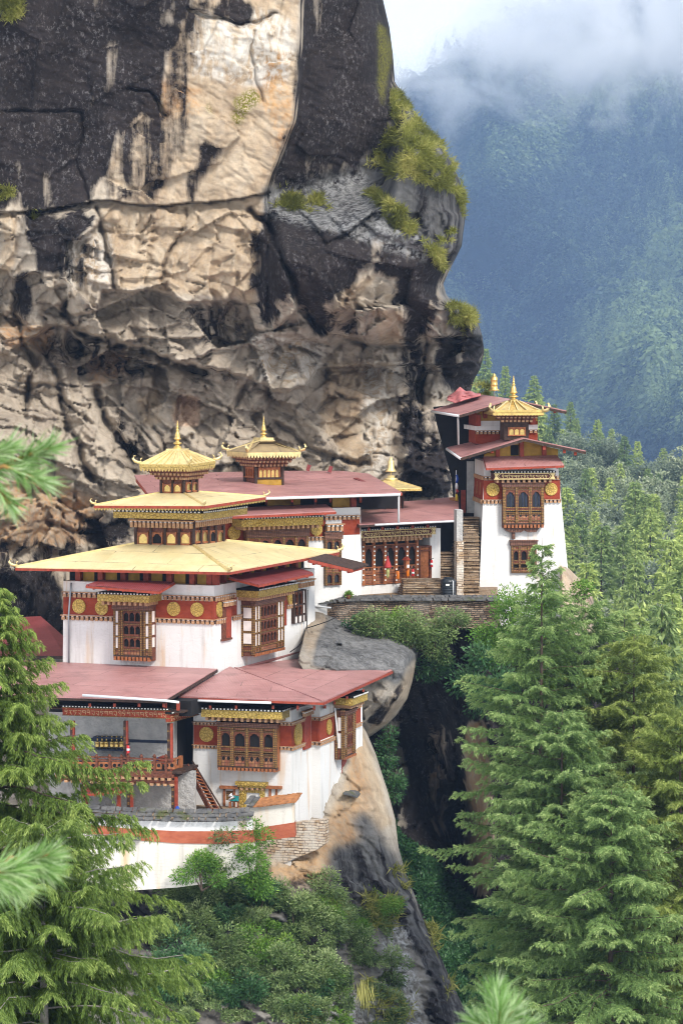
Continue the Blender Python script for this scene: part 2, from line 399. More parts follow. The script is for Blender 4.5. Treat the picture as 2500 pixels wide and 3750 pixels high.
def m_masonry(name, stops, mort, bw, rh, msize, white=0.):
    g = G(name); uv = g.uv(); p = g.pos()
    w = g.n('VectorMath', {0: uv, 1: g.scale(g.n('TexNoise', {'Vector': p, 'Scale': 2.2, 'Detail': 3}).outputs['Color'], (.22, .16, 0))}, operation='ADD').outputs[0]
    br = g.n('TexBrick', {'Vector': w, 'Scale': 1., 'Mortar Size': msize, 'Mortar Smooth': .3, 'Brick Width': bw, 'Row Height': rh, 'Color1': (0, 0, 0), 'Color2': (1, 1, 1), 'Mortar': (.5, .5, .5), 'Bias': 0.}, offset=.37, squash=.7, squash_frequency=3)
    c = g.ramp(g.mix(.4, br.outputs['Color'], g.noise(p, 5, 5)), stops)
    c = g.mix(br.outputs['Fac'], c, mort)
    if white: c = g.mix(g.math('MULTIPLY', g.ramp(g.noise(p, 1.1, 5, .65), [(.45, 0.), (.6, 1.)]), white), c, (.66, .60, .53))
    h = g.math('SUBTRACT', g.math('MULTIPLY', g.noise(p, 6, 4), .5), br.outputs['Fac'])
    return g.done(c, .92, g.bump(h, .9, .06), 0, .15)
M['stone_wall'] = m_masonry('dry_stone_masonry', [(.15, (.07, .05, .038)), (.45, (.18, .12, .08)), (.7, (.30, .21, .14)), (.95, (.42, .35, .28))], (.03, .025, .022), .32, .10, .022, .2)
M['stone_white'] = m_masonry('flaking_whitewash_stone', [(.15, (.38, .24, .13)), (.5, (.55, .42, .30)), (.95, (.70, .62, .52))], (.16, .11, .08), .34, .12, .016, .8)
M['stone_step'] = m_masonry('stone_steps', [(.1, (.17, .11, .065)), (.5, (.33, .22, .13)), (.9, (.48, .37, .25))], (.06, .04, .03), .5, .11, .015, .15)
M['terracotta'] = simple('terracotta', (.34, .13, .07), .8, .2, 6)
M['tank'] = simple('black_plastic_tank', (.012, .016, .022), .35, .3, 3, spec=.5, bump=.05)
M['tarp'] = simple('faded_red_tarpaulin', (.40, .13, .13), .6, .3, 2, bump=.4)
M['red_gloss'] = simple('red_gloss_paint', (.50, .015, .02), .3, .15, 4, bump=0, spec=.5)
M['orange_gloss'] = simple('orange_gloss_paint', (.65, .17, .01), .3, .15, 4, bump=0, spec=.5)
M['blue_cloth'] = simple('blue_cloth', (.02, .06, .30), .8, .3, 5)
M['white_cloth'] = simple('white_cloth', (.72, .72, .74), .85, .1, 5)
M['yellow_cloth'] = simple('yellow_cloth', (.60, .42, .04), .85, .2, 5)
M['red_cloth'] = simple('red_cloth', (.42, .05, .05), .85, .3, 5)
M['green_cloth'] = simple('pale_green_cloth', (.35, .36, .14), .85, .3, 5)
M['teal'] = simple('teal_picture', (.02, .25, .26), .5, .6, 12)
M['bark'] = simple('bark', (.085, .06, .045), .9, .45, 4, bump=.8)
M['bark_grey'] = simple('lichen_grey_bark', (.25, .23, .20), .9, .4, 5, bump=.7)

def m_leaf(name, dark, mid, light, trans=.36, rough=.6, vary=((.92, .94, .98), (1., 1., .96))):
    """leaf colour follows each leaf's own `tint` (0 dark .. 1 light: fresh tips, plus crown light and shade painted in)"""
    g = G(name); c = g.ramp(g.attr('tint'), [(0., dark), (.5, mid), (1., light)])
    r = g.n('ObjectInfo').outputs['Random']
    c = g.mix(1.0, c, g.ramp(r, [(0., tuple(vary[0])), (1., tuple(vary[1]))]), 'MULTIPLY')
    g.done(c, rough, None, 0, .25)
    tb = g.n('BsdfTranslucent', {'Color': c}); mx = g.n('MixShader', {0: trans, 1: g.b.outputs[0], 2: tb.outputs[0]})
    g.t.links.new(mx.outputs[0], g.t.nodes['Material Output'].inputs['Surface'])
    return g.m
M['leaf_cedar'] = m_leaf('drooping_cypress_foliage', (.045, .080, .014), (.165, .255, .047), (.46, .55, .15))
M['leaf_hemlock'] = m_leaf('hemlock_foliage', (.055, .105, .030), (.195, .31, .09), (.48, .58, .22))
M['leaf_olive'] = m_leaf('yellow_green_conifer_foliage', (.085, .125, .026), (.22, .29, .062), (.48, .53, .16))
M['leaf_bright'] = m_leaf('bright_broadleaf', (.045, .12, .016), (.155, .31, .045), (.36, .50, .11), .3)
M['leaf_dark'] = m_leaf('dark_glossy_broadleaf', (.018, .055, .018), (.050, .135, .045), (.16, .28, .12), .2, .45)
M['leaf_grey'] = m_leaf('grey_green_shrub_foliage', (.042, .078, .024), (.19, .28, .095), (.48, .56, .26))
M['leaf_pine'] = m_leaf('pale_fir_foliage', (.11, .165, .055), (.30, .40, .125), (.58, .66, .26), .36, vary=((.45, .54, .56), (1.35, 1.28, 1.02)))
M['leaf_oak'] = m_leaf('grey_oak_foliage', (.085, .115, .068), (.25, .30, .18), (.50, .54, .38), vary=((.6, .66, .72), (1.25, 1.2, 1.1)))
M['leaf_far'] = m_leaf('distant_forest_foliage', (.013, .030, .025), (.055, .095, .056), (.21, .28, .12))
M['grass'] = m_leaf('cliff_grass', (.13, .14, .030), (.30, .31, .065), (.52, .48, .16), .35)
M['needle'] = m_leaf('long_pine_needles', (.07, .19, .035), (.27, .46, .13), (.66, .77, .46), .45)
M['twig'] = simple('orange_brown_twig', (.30, .17, .05), .7, .3, 20)
M['leaf_under'] = m_leaf('understorey_painted_shade', (.014, .026, .018), (.050, .075, .045), (.13, .16, .09))  # dark colour stands in for the shadows between the slope trees
# ------------------------------------------------------------------ rock
def m_rock(name):
    g = G(name); p = g.pos()
    warp = g.n('VectorMath', {0: p, 1: g.scale(g.n('TexNoise', {'Vector': p, 'Scale': .35, 'Detail': 3}).outputs['Color'], (1.6, 1.6, 1.6))}, operation='ADD').outputs[0]
    n1 = g.noise(g.scale(warp, (.5, .5, .32)), 1., 8, .68)
    n2 = g.noise(warp, 2.2, 7, .72)
    sp = g.noise(p, 9., 5, .7)
    grey = g.ramp(n1, [(.28, (.23, .205, .175)), (.5, (.42, .375, .315)), (.72, (.57, .52, .44))])
    tan = g.ramp(n1, [(.28, (.25, .175, .11)), (.48, (.45, .345, .235)), (.72, (.62, .52, .39))])
    c = g.mix(g.attr('tan'), grey, tan)
    c = g.mix(g.math('MULTIPLY', g.ramp(n2, [(.42, 1.), (.58, 0.)]), .30), c, (.20, .165, .13))
    rs = g.math('MULTIPLY', g.attr('rust'), g.ramp(n2, [(.35, 0.), (.6, 1.)]))
    c = g.mix(rs, c, g.ramp(n1, [(.3, (.30, .14, .055)), (.7, (.58, .33, .13))]))
    pl = g.math('MULTIPLY', g.attr('pale'), g.ramp(g.noise(g.scale(warp, (2.4, 2.4, .45)), 1., 6, .65), [(.40, 0.), (.58, 1.)]))
    c = g.mix(pl, c, (.62, .57, .50))
    gy_ = g.ramp(n1, [(.28, (.045, .045, .047)), (.5, (.105, .103, .102)), (.72, (.20, .195, .19))])
    c = g.mix(g.attr('grey'), c, gy_)
    # black water and algae stains, running downwards
    st = g.noise(g.scale(p, (.95, .95, .10)), 1., 6, .60)
    da = g.attr('dark'); edge = g.math('ADD', g.math('MULTIPLY', g.math('MULTIPLY', da, g.math('SUBTRACT', 1.0, da)), 4.0), .12)
    dk = g.math('ADD', g.math('MULTIPLY', g.math('SUBTRACT', st, .5), 2.3), g.math('MULTIPLY', g.math('SUBTRACT', n2, .5), .35))
    dk = g.ramp(g.math('ADD', da, g.math('MULTIPLY', dk, edge)), [(.30, 0.), (.70, 1.)])
    spk = g.math('MULTIPLY', g.ramp(g.noise(g.scale(p, (5., 5., 3.2)), 1., 5, .8), [(.53, 0.), (.66, 1.)]), g.ramp(g.noise(p, .45, 3), [(.38, .2), (.60, 1.)]))
    black = g.mix(g.math('MULTIPLY', spk, .75), g.ramp(n1, [(.3, (.0035, .003, .0045)), (.7, (.019, .0145, .017))]), (.17, .16, .165))
    c = g.mix(g.math('MULTIPLY', dk, .97), c, black)
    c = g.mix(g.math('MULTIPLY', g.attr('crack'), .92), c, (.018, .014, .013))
    c = g.mix(g.attr('mural'), c, g.ramp(n2, [(.35, (.36, .23, .16)), (.6, (.60, .44, .32))]))
    ms = g.math('MULTIPLY', g.attr('moss'), g.ramp(sp, [(.42, 0.), (.55, 1.)]))
    c = g.mix(ms, c, (.16, .15, .02))
    lc = g.math('MULTIPLY', g.attr('lichen'), g.ramp(g.noise(p, 3.2, 8, .78), [(.46, 0.), (.56, 1.)]))
    c = g.mix(lc, c, (.40, .40, .40))
    cr = g.vor(g.scale(warp, (.9, .9, 1.2)), 1., 'DISTANCE_TO_EDGE')
    crk = g.ramp(cr, [(.0, 0.), (.035, 1.)])
    h = g.math('ADD', g.math('ADD', g.math('MULTIPLY', n1, .5), g.math('MULTIPLY', n2, .7)), g.math('ADD', g.math('MULTIPLY', sp, .42), g.math('MULTIPLY', crk, .08)))
    return g.done(c, g.ramp(dk, [(0., .95), (1., .8)]), g.bump(h, .8, .16), 0, .10)
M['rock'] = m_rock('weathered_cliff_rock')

def polymask(shape_xy, polys, soft, warp=26, seed=3, wsc=90.):
    X, Y = shape_xy
    wx = X + warp * fbm(X / wsc, Y / wsc, seed, 4); wy = Y + warp * fbm(X / wsc, Y / wsc, seed + 50, 4)
    m = np.zeros(X.shape)
    for q in polys: m = np.maximum(m, inpoly(q, wx, wy).astype(float))
    return blur(m, soft)
GREY0 = 0
def rock_sheet(name, py, xl, xr, ncol, D, masks, back=8.0, kind='structure', mat=None, inw=2.0):
    """relief surface through pixel rows; its rim turns back into the hill so that it has thickness"""
    u = np.linspace(0, 1, ncol)
    XL = np.interp(py, *zip(*xl)) if hasattr(xl, '__len__') else np.full(len(py), float(xl))
    XR = np.interp(py, *zip(*xr)) if hasattr(xr, '__len__') else np.full(len(py), float(xr))
    X = XL[:, None] + (XR - XL)[:, None] * u[None]; Y = np.repeat(np.asarray(py, float)[:, None], ncol, 1)
    d = D(X, Y); A = masks(X, Y); A.setdefault('grey', np.zeros(X.shape)); A.setdefault('crack', np.zeros(X.shape)); A.setdefault('mural', np.zeros(X.shape))
    V = PV(X, Y, d)
    # skirt all round, going straight back
    def rim(v, k, inw):
        return np.stack([v[..., 0] + inw[0] * k, v[..., 1] + back * k, v[..., 2] + inw[1] * k], -1)
    nr, nc = X.shape
    VV = np.zeros((nr + 2, nc + 2, 3)); VV[1:-1, 1:-1] = V
    VV[1:-1, -1] = rim(V[:, -1], 1, (-inw, 0)); VV[1:-1, 0] = rim(V[:, 0], 1, (inw * .5, 0))
    VV[0, 1:-1] = rim(V[0], 1, (0, -1.)); VV[-1, 1:-1] = rim(V[-1], 1, (0, 0))
    for a, b in ((0, 0), (0, -1), (-1, 0), (-1, -1)): VV[a, b] = VV[1 if a == 0 else -2, b]
    att = {k: ('POINT', np.pad(a, 1, mode='edge').ravel()) for k, a in A.items()}
    NR, NC = nr + 2, nc + 2
    i = np.arange(NR * NC).reshape(NR, NC)
    Q = np.stack([i[:-1, :-1], i[1:, :-1], i[1:, 1:], i[:-1, 1:]], -1).reshape(-1, 4)
    o = np_mesh(name, VV.reshape(-1, 3), Q, mat or M['rock'], None, att, smooth=False, org=P(float(X.mean()), float(py[-1]), float(d[-1].mean())))
    if kind: o['kind'] = kind
    return o
def line_y(pts, X): return np.interp(X, *zip(*pts))

# ---- the great overhanging cliff
L_CRACK = [(-350, 760), (60, 775), (180, 765), (350, 735), (430, 735), (480, 748), (600, 752), (700, 742), (830, 735), (900, 725), (975, 705), (1010, 690)]
L_OVER3 = [(-350, 1120), (0, 1150), (130, 1200), (210, 1190), (330, 1270), (470, 1240), (640, 1240), (760, 1225), (880, 1250), (960, 1280), (1100, 1240), (1450, 1250)]
L_OVER1 = [(-350, 1000), (0, 980), (60, 1010), (150, 1000), (170, 1040), (240, 1045), (262, 1150), (290, 1152), (358, 1130), (366, 1060), (440, 1050), (560, 1062), (640, 1078), (690, 1102), (760, 1095), (830, 1090), (900, 1100), (935, 1195), (1000, 1205), (1100, 1125), (1200, 1215), (1350, 1230)]
L_OVER2 = [(-350, 1500), (0, 1300), (100, 1240), (207, 1191), (398, 1224), (539, 1274), (630, 1320), (746, 1340), (829, 1349), (895, 1382), (995, 1415), (1069, 1419), (1119, 1407), (1160, 1349), (1300, 1330), (1450, 1330)]
L_LEDGE = [(940, 730), (1000, 700), (1100, 685), (1200, 655), (1330, 610), (1400, 555), (1440, 470), (1480, 330), (1560, 300), (1800, 280)]
EDGE_X = [(-700, 1120), (0, 1095), (300, 1085), (450, 1065), (550, 1025), (650, 985), (720, 965), (3000, 960)]
CRACKS = [([(356, 770), (377, 870), (400, 960), (414, 1053)], 9, .9), ([(667, 754), (680, 829), (630, 904), (597, 986), (580, 1028)], 6, .5),
          ([(920, 763), (961, 804), (1036, 953), (1086, 1061), (1136, 1194)], 11, 1.3), ([(149, 1266), (215, 1373), (249, 1581), (290, 1640), (330, 1760)], 14, 1.0),
          ([(356, 1432), (390, 1564), (464, 1639), (500, 1720)], 16, 1.6), ([(-50, 415), (150, 405), (300, 408)], 6, .35), ([(300, 410), (280, 600), (330, 740)], 7, .3),
          ([(60, 1080), (75, 1260), (120, 1330), (95, 1500)], 12, 1.2), ([(250, 1100), (255, 1180), (330, 1240), (440, 1262)], 16, 1.6), ([(530, 1290), (640, 1330), (760, 1365)], 14, 1.4),
          ([(1170, 1500), (1240, 1440), (1300, 1470)], 10, .8), ([(1000, 1560), (1080, 1600), (1200, 1680), (1350, 1690)], 12, 1.0), ([(1545, 1200), (1560, 1330), (1530, 1400), (1545, 1480)], 12, 1.2),
          ([(690, 30), (760, 60), (880, 92), (930, 78), (1000, 40)], 7, .6), ([(470, 335), (560, 345), (610, 420)], 6, .6), ([(930, 110), (925, 220), (960, 360)], 6, .25),
          ([(1260, 1240), (1330, 1262), (1480, 1270)], 8, .8), ([(180, 1900), (270, 1960), (380, 1950)], 12, 1.), ([(560, 1560), (600, 1640), (590, 1720)], 9, .7), ([(860, 1500), (900, 1420), (960, 1440)], 8, .7)]
XR_CLIFF = [(-700, 1330), (-200, 1385), (0, 1402), (100, 1425), (200, 1438), (300, 1445), (350, 1478), (440, 1532), (480, 1562), (520, 1608), (570, 1640), (650, 1678), (720, 1702), (790, 1704), (860, 1694), (900, 1690), (960, 1660), (1000, 1640), (1040, 1622), (1080, 1634), (1110, 1662), (1140, 1728), (1165, 1745), (1230, 1765), (1290, 1772), (1350, 1757), (1390, 1735), (1440, 1720), (1470, 1700), (1600, 1690), (2500, 1690)]
DARK = [
    [(-400, -900), (720, -900), (705, 0), (660, 100), (622, 180), (597, 300), (590, 400), (604, 425), (560, 430), (520, 400), (470, 430), (400, 560), (390, 620), (345, 640), (340, 740), (190, 765), (-400, 770)],
    [(70, 785), (355, 765), (338, 820), (275, 890), (250, 950), (235, 1040), (150, 995), (108, 890), (85, 800)],
    [(721, 514), (837, 506), (800, 580), (748, 663), (716, 748), (678, 748), (710, 630)],
    [(770, 10), (860, -40), (960, 20), (920, 85), (860, 90), (800, 55)],
    [(1093, -900), (1340, -900), (1402, 0), (1445, 200), (1440, 430), (1400, 540), (1330, 605), (1200, 650), (1100, 682), (983, 695), (990, 620), (1060, 520), (1087, 300), (1096, 100)],
    [(955, 770), (1050, 800), (1200, 850), (1330, 860), (1480, 880), (1600, 940), (1660, 980), (1620, 1040), (1580, 1130), (1545, 1250), (1480, 1290), (1490, 1120), (1400, 1110), (1440, 1030), (1380, 990), (1300, 1030), (1245, 1070), (1200, 1215), (1300, 1150), (1330, 1180), (1250, 1230), (1160, 1215), (1145, 1185), (1100, 1110), (1070, 1080), (985, 1195), (935, 1160), (940, 960)],
    [(1606, 1217), (1650, 1190), (1772, 1250), (1775, 1330), (1700, 1460), (1640, 1440), (1610, 1400), (1590, 1320)],
    [(1457, 1290), (1540, 1260), (1570, 1420), (1520, 1500), (1600, 1510), (1640, 1680), (1670, 1830), (1450, 1820), (1490, 1650), (1440, 1560), (1470, 1450)],
    [(45, 1000), (130, 1010), (110, 1180), (85, 1210), (60, 1130)],
    [(-300, 2060), (240, 2080), (240, 2400), (-300, 2400)], [(240, 1905), (500, 1890), (490, 1990), (280, 1985)],
    [(560, 470), (600, 460), (575, 560), (540, 560)], [(445, 330), (520, 380), (480, 440), (440, 430)]]
TAN = [
    [(700, 0), (1095, -20), (1085, 300), (1060, 500), (985, 680), (975, 705), (860, 735), (400, 740), (390, 620), (470, 440), (600, 300), (620, 180)],
    [(360, 750), (975, 715), (945, 900), (935, 1150), (880, 1090), (640, 1070), (440, 1045), (415, 1020), (390, 900)],
    [(250, 950), (350, 850), (400, 1050), (240, 1040)], [(1195, 1190), (1250, 1060), (1330, 1010), (1375, 1000), (1300, 1120), (1230, 1210)], [(1349, 1140), (1470, 1125), (1480, 1270), (1390, 1280)],
    [(0, 770), (60, 800), (55, 1000), (0, 1000)], [(40, 1000), (60, 1200), (30, 1210)],
    [(630, 1455), (730, 1450), (725, 1560), (628, 1545)], [(500, 1465), (600, 1430), (600, 1560), (530, 1570)], [(900, 1290), (1120, 1240), (1150, 1400), (1010, 1410)],
    [(1200, 1330), (1440, 1330), (1450, 1500), (1380, 1720), (1290, 1740), (1180, 1560)]]
RUST = [[(-300, 1780), (250, 1740), (400, 1900), (300, 2000), (-300, 2060)], [(560, 280), (760, 300), (740, 420), (600, 470)], [(330, 1300), (460, 1300), (450, 1400), (340, 1420)], [(0, 1200), (200, 1190), (180, 1290), (20, 1290)], [(900, 250), (1070, 150), (1070, 480), (1000, 560)]]
PALE = [[(700, 20), (1090, 60), (1040, 330), (700, 280)], [(890, 1230), (1180, 1250), (1150, 1410), (940, 1400)], [(1330, 1330), (1460, 1330), (1420, 1740), (1330, 1740)], [(240, 900), (400, 820), (420, 1060), (250, 1050)]]
MOSS = [[(855, 370), (920, 325), (965, 370), (900, 420), (870, 460), (845, 440)], [(755, 395), (775, 370), (770, 420)], [(1390, 80), (1420, 100), (1430, 250), (1400, 400), (1385, 330)]]

def cliff_D(X, Y):
    D = np.interp(Y, [-700, 0, 500, 740, 1050, 1250, 1500, 1750, 2000, 2500], [179.5, 180.5, 181.2, 181.6, 182.2, 183.2, 184.4, 185.0, 184.5, 184])
    D = D - 5.0 * sstep(420, -200, X) * sstep(1250, 1700, Y) - 3. * sstep(300, -100, X) * sstep(900, 1300, Y)
    xe = line_y(EDGE_X, Y); led = line_y(L_LEDGE, X); dl = Y - led
    rgt = X > xe
    D = D + np.where(rgt & (dl < 0), 2.2 * sstep(0, 25, X - xe) + (X - xe) / 75., 0)
    D = D + np.where(rgt & (dl >= 0), (2.2 * sstep(0, 25, X - xe) + np.maximum(X - xe, 0) / 75.) * (1 - .5 * sstep(0, 300, dl)), 0)
    bul = sstep(940, 1040, X)
    D = D - bul * 5.5 * sstep(-2, 260, dl) * (dl > -2) + bul * 6.0 * sstep(960, 1400, Y)
    D = D + 1.1 * np.exp(-np.maximum(Y - line_y(L_CRACK, X), 0) / 150.) * (Y > line_y(L_CRACK, X)) * (X < 985)
    wx = X + 18 * fbm(X / 60, Y / 60, 71, 3); wy = Y + 18 * fbm(X / 60, Y / 60, 72, 3)
    d1 = wy - line_y(L_OVER1, wx); D = D + 2.3 * sstep(0, 12, d1) - 2.3 * sstep(30, 300, d1)
    d2 = wy - line_y(L_OVER2, wx); D = D + 3.2 * sstep(0, 14, d2) - 3.2 * sstep(40, 420, d2)
    d3 = wy - line_y(L_OVER3, wx); D = D + 1.5 * sstep(0, 10, d3) - 1.5 * sstep(20, 160, d3)
    low = sstep(740, 800, Y + 12 * fbm(X / 50, Y / 50, 5, 2)); cave = sstep(1040, 1120, Y)
    drk = blur(np.max([inpoly(q, X, Y) for q in DARK[:1] + DARK[4:6]], axis=0).astype(float), 8)
    amp = (.18 + .30 * low + .36 * cave) * (1 - .5 * drk)
    qx = X + 22 * fbm(X / 190, Y / 190, 31, 2); qy = Y + 22 * fbm(X / 190, Y / 190, 32, 2)
    rx = qx + .35 * qy; ry = qy - .30 * qx                     # beds dip to the left
    def ledge(t, sharp): k = np.floor(t); f = t - k; return k + sstep(1 - sharp, 1, f) - t
    th = ry / 170. + .9 * facet(rx / 300, ry / 170, 41, 1.8) + .28 * facet(rx / 120, ry / 70, 42, 1.6) + .07 * fbm(rx / 50, ry / 40, 21, 3)
    tv = rx / 190. + .8 * facet(rx / 190, ry / 330, 43, 1.7) + .22 * facet(rx / 75, ry / 130, 44, 1.5) + .06 * fbm(rx / 40, ry / 60, 22, 3)
    th2 = ry / 75. + .7 * facet(rx / 140, ry / 75, 45, 1.6) + .10 * fbm(rx / 40, ry / 30, 23, 3)
    D = D - amp * (2.6 * facet(rx / 270, ry / 200, 1, 1.5) + (.22 + .45 * cave) * facet(rx / 150, ry / 95, 2, 1.8) + (.05 + .09 * cave) * facet(rx / 58, ry / 38, 3, 1.7))
    D = D + (.10 + .50 * low + .30 * cave) * (1 - .6 * drk) * (ledge(th, .06) * .85 + .10 * ledge(th2, .08)) + (.08 + .40 * low + .20 * cave) * (1 - .6 * drk) * ledge(tv, .07)
    D = D - .9 * fbm(X / 300, Y / 300, 8, 3) - .10 * fbm(rx / 40, ry / 16, 9, 4)
    for pts, w, dep in CRACKS:
        D = D + dep * np.exp(-(dist_poly(pts, wx, wy) / w) ** 2)
    xr = line_y(XR_CLIFF, Y); e = np.clip((xr - X) / 130., 0, 1)
    D = D + 6.5 * (1 - np.sqrt(np.clip(1 - (1 - e) ** 2, 0, 1)))
    return D
SEMI = [[(345, 745), (400, 560), (470, 430), (590, 400), (625, 200), (700, 0), (790, -40), (735, 160), (700, 420), (650, 600), (560, 745)], [(250, 930), (340, 830), (380, 900), (330, 1060), (240, 1060)], [(640, 1120), (900, 1110), (900, 1250), (700, 1290)], [(150, 1230), (420, 1240), (600, 1330), (520, 1420), (300, 1380), (170, 1330)],
        [(640, 1330), (860, 1360), (900, 1430), (720, 1420)], [(1180, 1690), (1320, 1650), (1330, 1740), (1150, 1740)], [(930, 110), (990, 110), (980, 330), (940, 330)], [(1250, 1100), (1330, 1040), (1300, 1180), (1250, 1190)], [(-300, 1000), (20, 1000), (20, 1250), (-300, 1250)], [(380, 1430), (440, 1480), (560, 1660), (470, 1700), (400, 1560)], [(-300, 1980), (500, 1960), (480, 2100), (-300, 2080)]]
def cliff_masks(X, Y):
    s = (X, Y)
    A = dict(dark=polymask(s, DARK, 34, 30, 3, 70.), tan=polymask(s, TAN, 6, 22, 8), rust=polymask(s, RUST, 12, 40, 9), pale=polymask(s, PALE, 10, 30, 10), moss=polymask(s, MOSS, 3, 14, 11))
    A['dark'] = np.maximum(A['dark'] * (.74 + .26 * sstep(.15, .5, vnoise(X / 60, Y / 230, 88))), .46 * polymask(s, SEMI, 22, 30, 13, 60.))
    A['tan'] = np.maximum(A['tan'], .26); A['pale'] = np.maximum(A['pale'], .10)
    A['rust'] = np.maximum(A['rust'] * .85, .10)
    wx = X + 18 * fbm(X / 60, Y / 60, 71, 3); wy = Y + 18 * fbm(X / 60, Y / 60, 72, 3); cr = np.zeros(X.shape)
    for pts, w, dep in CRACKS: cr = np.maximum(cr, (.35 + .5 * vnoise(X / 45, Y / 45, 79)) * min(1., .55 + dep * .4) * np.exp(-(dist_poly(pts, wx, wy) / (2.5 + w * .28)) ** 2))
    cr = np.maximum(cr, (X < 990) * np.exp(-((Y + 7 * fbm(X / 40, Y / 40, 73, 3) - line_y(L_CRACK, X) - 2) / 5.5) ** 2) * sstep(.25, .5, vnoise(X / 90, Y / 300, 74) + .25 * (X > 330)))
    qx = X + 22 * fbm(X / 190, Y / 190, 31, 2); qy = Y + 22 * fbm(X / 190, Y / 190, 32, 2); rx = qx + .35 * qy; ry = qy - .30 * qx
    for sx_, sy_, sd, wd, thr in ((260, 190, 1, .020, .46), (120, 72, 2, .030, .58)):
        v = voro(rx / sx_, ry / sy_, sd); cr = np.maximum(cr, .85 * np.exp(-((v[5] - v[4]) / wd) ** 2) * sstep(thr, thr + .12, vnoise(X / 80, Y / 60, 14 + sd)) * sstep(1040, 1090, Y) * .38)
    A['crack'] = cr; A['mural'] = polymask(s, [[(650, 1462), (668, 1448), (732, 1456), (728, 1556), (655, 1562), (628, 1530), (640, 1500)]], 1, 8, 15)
    A['grey'] = polymask(s, [[(965, 690), (1200, 620), (1330, 570), (1420, 480), (1440, 300), (1560, 300), (1800, 600), (1800, 1000), (1600, 980), (1480, 910), (1250, 870), (960, 800)], [(1600, 1040), (1800, 1060), (1800, 1300), (1640, 1200)]], 10, 16, 12)
    A['dark'] = np.maximum(A['dark'], .40 * blur(A['grey'], 4))
    A['lichen'] = .5 * blur(inpoly([(960, 720), (1330, 620), (1440, 800), (1600, 900), (1560, 960), (1250, 860), (960, 790)], X, Y).astype(float), 6)
    return A
py = np.concatenate([np.linspace(-700, -20, 40), np.arange(-15, 2100, 5.5), np.linspace(2110, 2500, 25)])
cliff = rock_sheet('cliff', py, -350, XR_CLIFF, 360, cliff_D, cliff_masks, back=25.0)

# ---- the rock spur that carries the lower house
def table(xs, ys, T):
    T = np.array(T, float)
    def f(X, Y):
        ix = np.clip(np.searchsorted(xs, X) - 1, 0, len(xs) - 2); iy = np.clip(np.searchsorted(ys, Y) - 1, 0, len(ys) - 2)
        xa = np.array(xs, float); ya = np.array(ys, float)
        fx = np.clip((X - xa[ix]) / (xa[ix + 1] - xa[ix]), 0, 1); fy = np.clip((Y - ya[iy]) / (ya[iy + 1] - ya[iy]), 0, 1)
        return (T[iy, ix] * (1 - fx) + T[iy, ix + 1] * fx) * (1 - fy) + (T[iy + 1, ix] * (1 - fx) + T[iy + 1, ix + 1] * fx) * fy
    return f
SPUR_X = [-400, 300, 700, 1000, 1150, 1220, 1300, 1400, 1600, 1850]
SPUR_Y = [2560, 2700, 2850, 3000, 3080, 3180, 3330, 3500, 3750, 4100]
SPUR_T = [[158, 158, 158, 158, 157, 157, 160.5, 163, 170, 176],
          [158, 158, 158, 157, 156, 156, 158.2, 160, 166, 172],
          [156, 156, 156, 155, 154, 154.5, 156.0, 158, 163, 170],
          [153, 153, 153, 152.5, 152.0, 152.6, 154.2, 156.5, 162, 168],
          [151, 151, 151, 151.0, 150.6, 151.2, 153.0, 155.5, 160, 166],
          [149.5, 149.5, 149.5, 149.2, 149.4, 150, 152, 154.5, 158, 164],
          [148, 148, 147.6, 147.6, 148, 148.8, 150.5, 153, 156, 162],
          [145, 145, 145.5, 146, 146.6, 147.4, 149, 151, 154.5, 160],
          [141, 141, 142, 143, 144, 145, 146.5, 148.5, 152, 158],
          [133, 133, 136, 138, 139, 140, 142, 144, 148, 154]]
spurf = table(SPUR_X, SPUR_Y, SPUR_T)
XR_SPUR = [(2560, 1290), (2650, 1325), (2690, 1345), (2760, 1375), (2830, 1397), (2900, 1420), (3000, 1447), (3100, 1458), (3200, 1486), (3300, 1526), (3400, 1562), (3500, 1610), (3600, 1655), (3700, 1700), (3800, 1740), (4100, 1860)]
def spur_D(X, Y):
    D = spurf(X, Y)
    a = .35 + .4 * sstep(3150, 3300, Y)
    qx = X + 30 * fbm(X / 120, Y / 120, 131, 3); qy = Y + 30 * fbm(X / 120, Y / 120, 132, 3)
    lx = qx * .9 + qy * .45; ly = qy * .9 - qx * .45
    D = D - a * (.9 * facet(lx / 190, ly / 90, 21, 1.1) + .5 * facet(lx / 80, ly / 34, 22, 1.1) + .25 * facet(qx / 30, qy / 22, 23, 1.1)) - .12 * fbm(X / 25, Y / 22, 29, 4)
    xr = line_y(XR_SPUR, Y); e = np.clip((xr - X) / 90., 0, 1)
    return D + 3.5 * (1 - np.sqrt(np.clip(1 - (1 - e) ** 2, 0, 1)))
S_DARK = [[(1215, 3110), (1300, 3090), (1400, 3080), (1460, 3120), (1500, 3220), (1620, 3480), (1760, 3800), (1760, 4100), (1560, 4100), (1530, 3560), (1440, 3330), (1330, 3290), (1240, 3290), (1190, 3240)],
          [(950, 3230), (1100, 3200), (1190, 3220), (1180, 3330), (1000, 3320), (900, 3280)], [(1320, 2960), (1370, 2990), (1400, 3080), (1320, 3080), (1290, 3020)], [(350, 3300), (950, 3230), (950, 3480), (350, 3480)],
          [(1000, 3330), (1350, 3300), (1250, 3560), (1000, 3560)]]
S_TAN = [[(1200, 3000), (1330, 2650), (1400, 2850), (1440, 3010), (1330, 3080), (1220, 3140), (1250, 3240), (1040, 3230), (960, 3200), (1100, 3120)]]
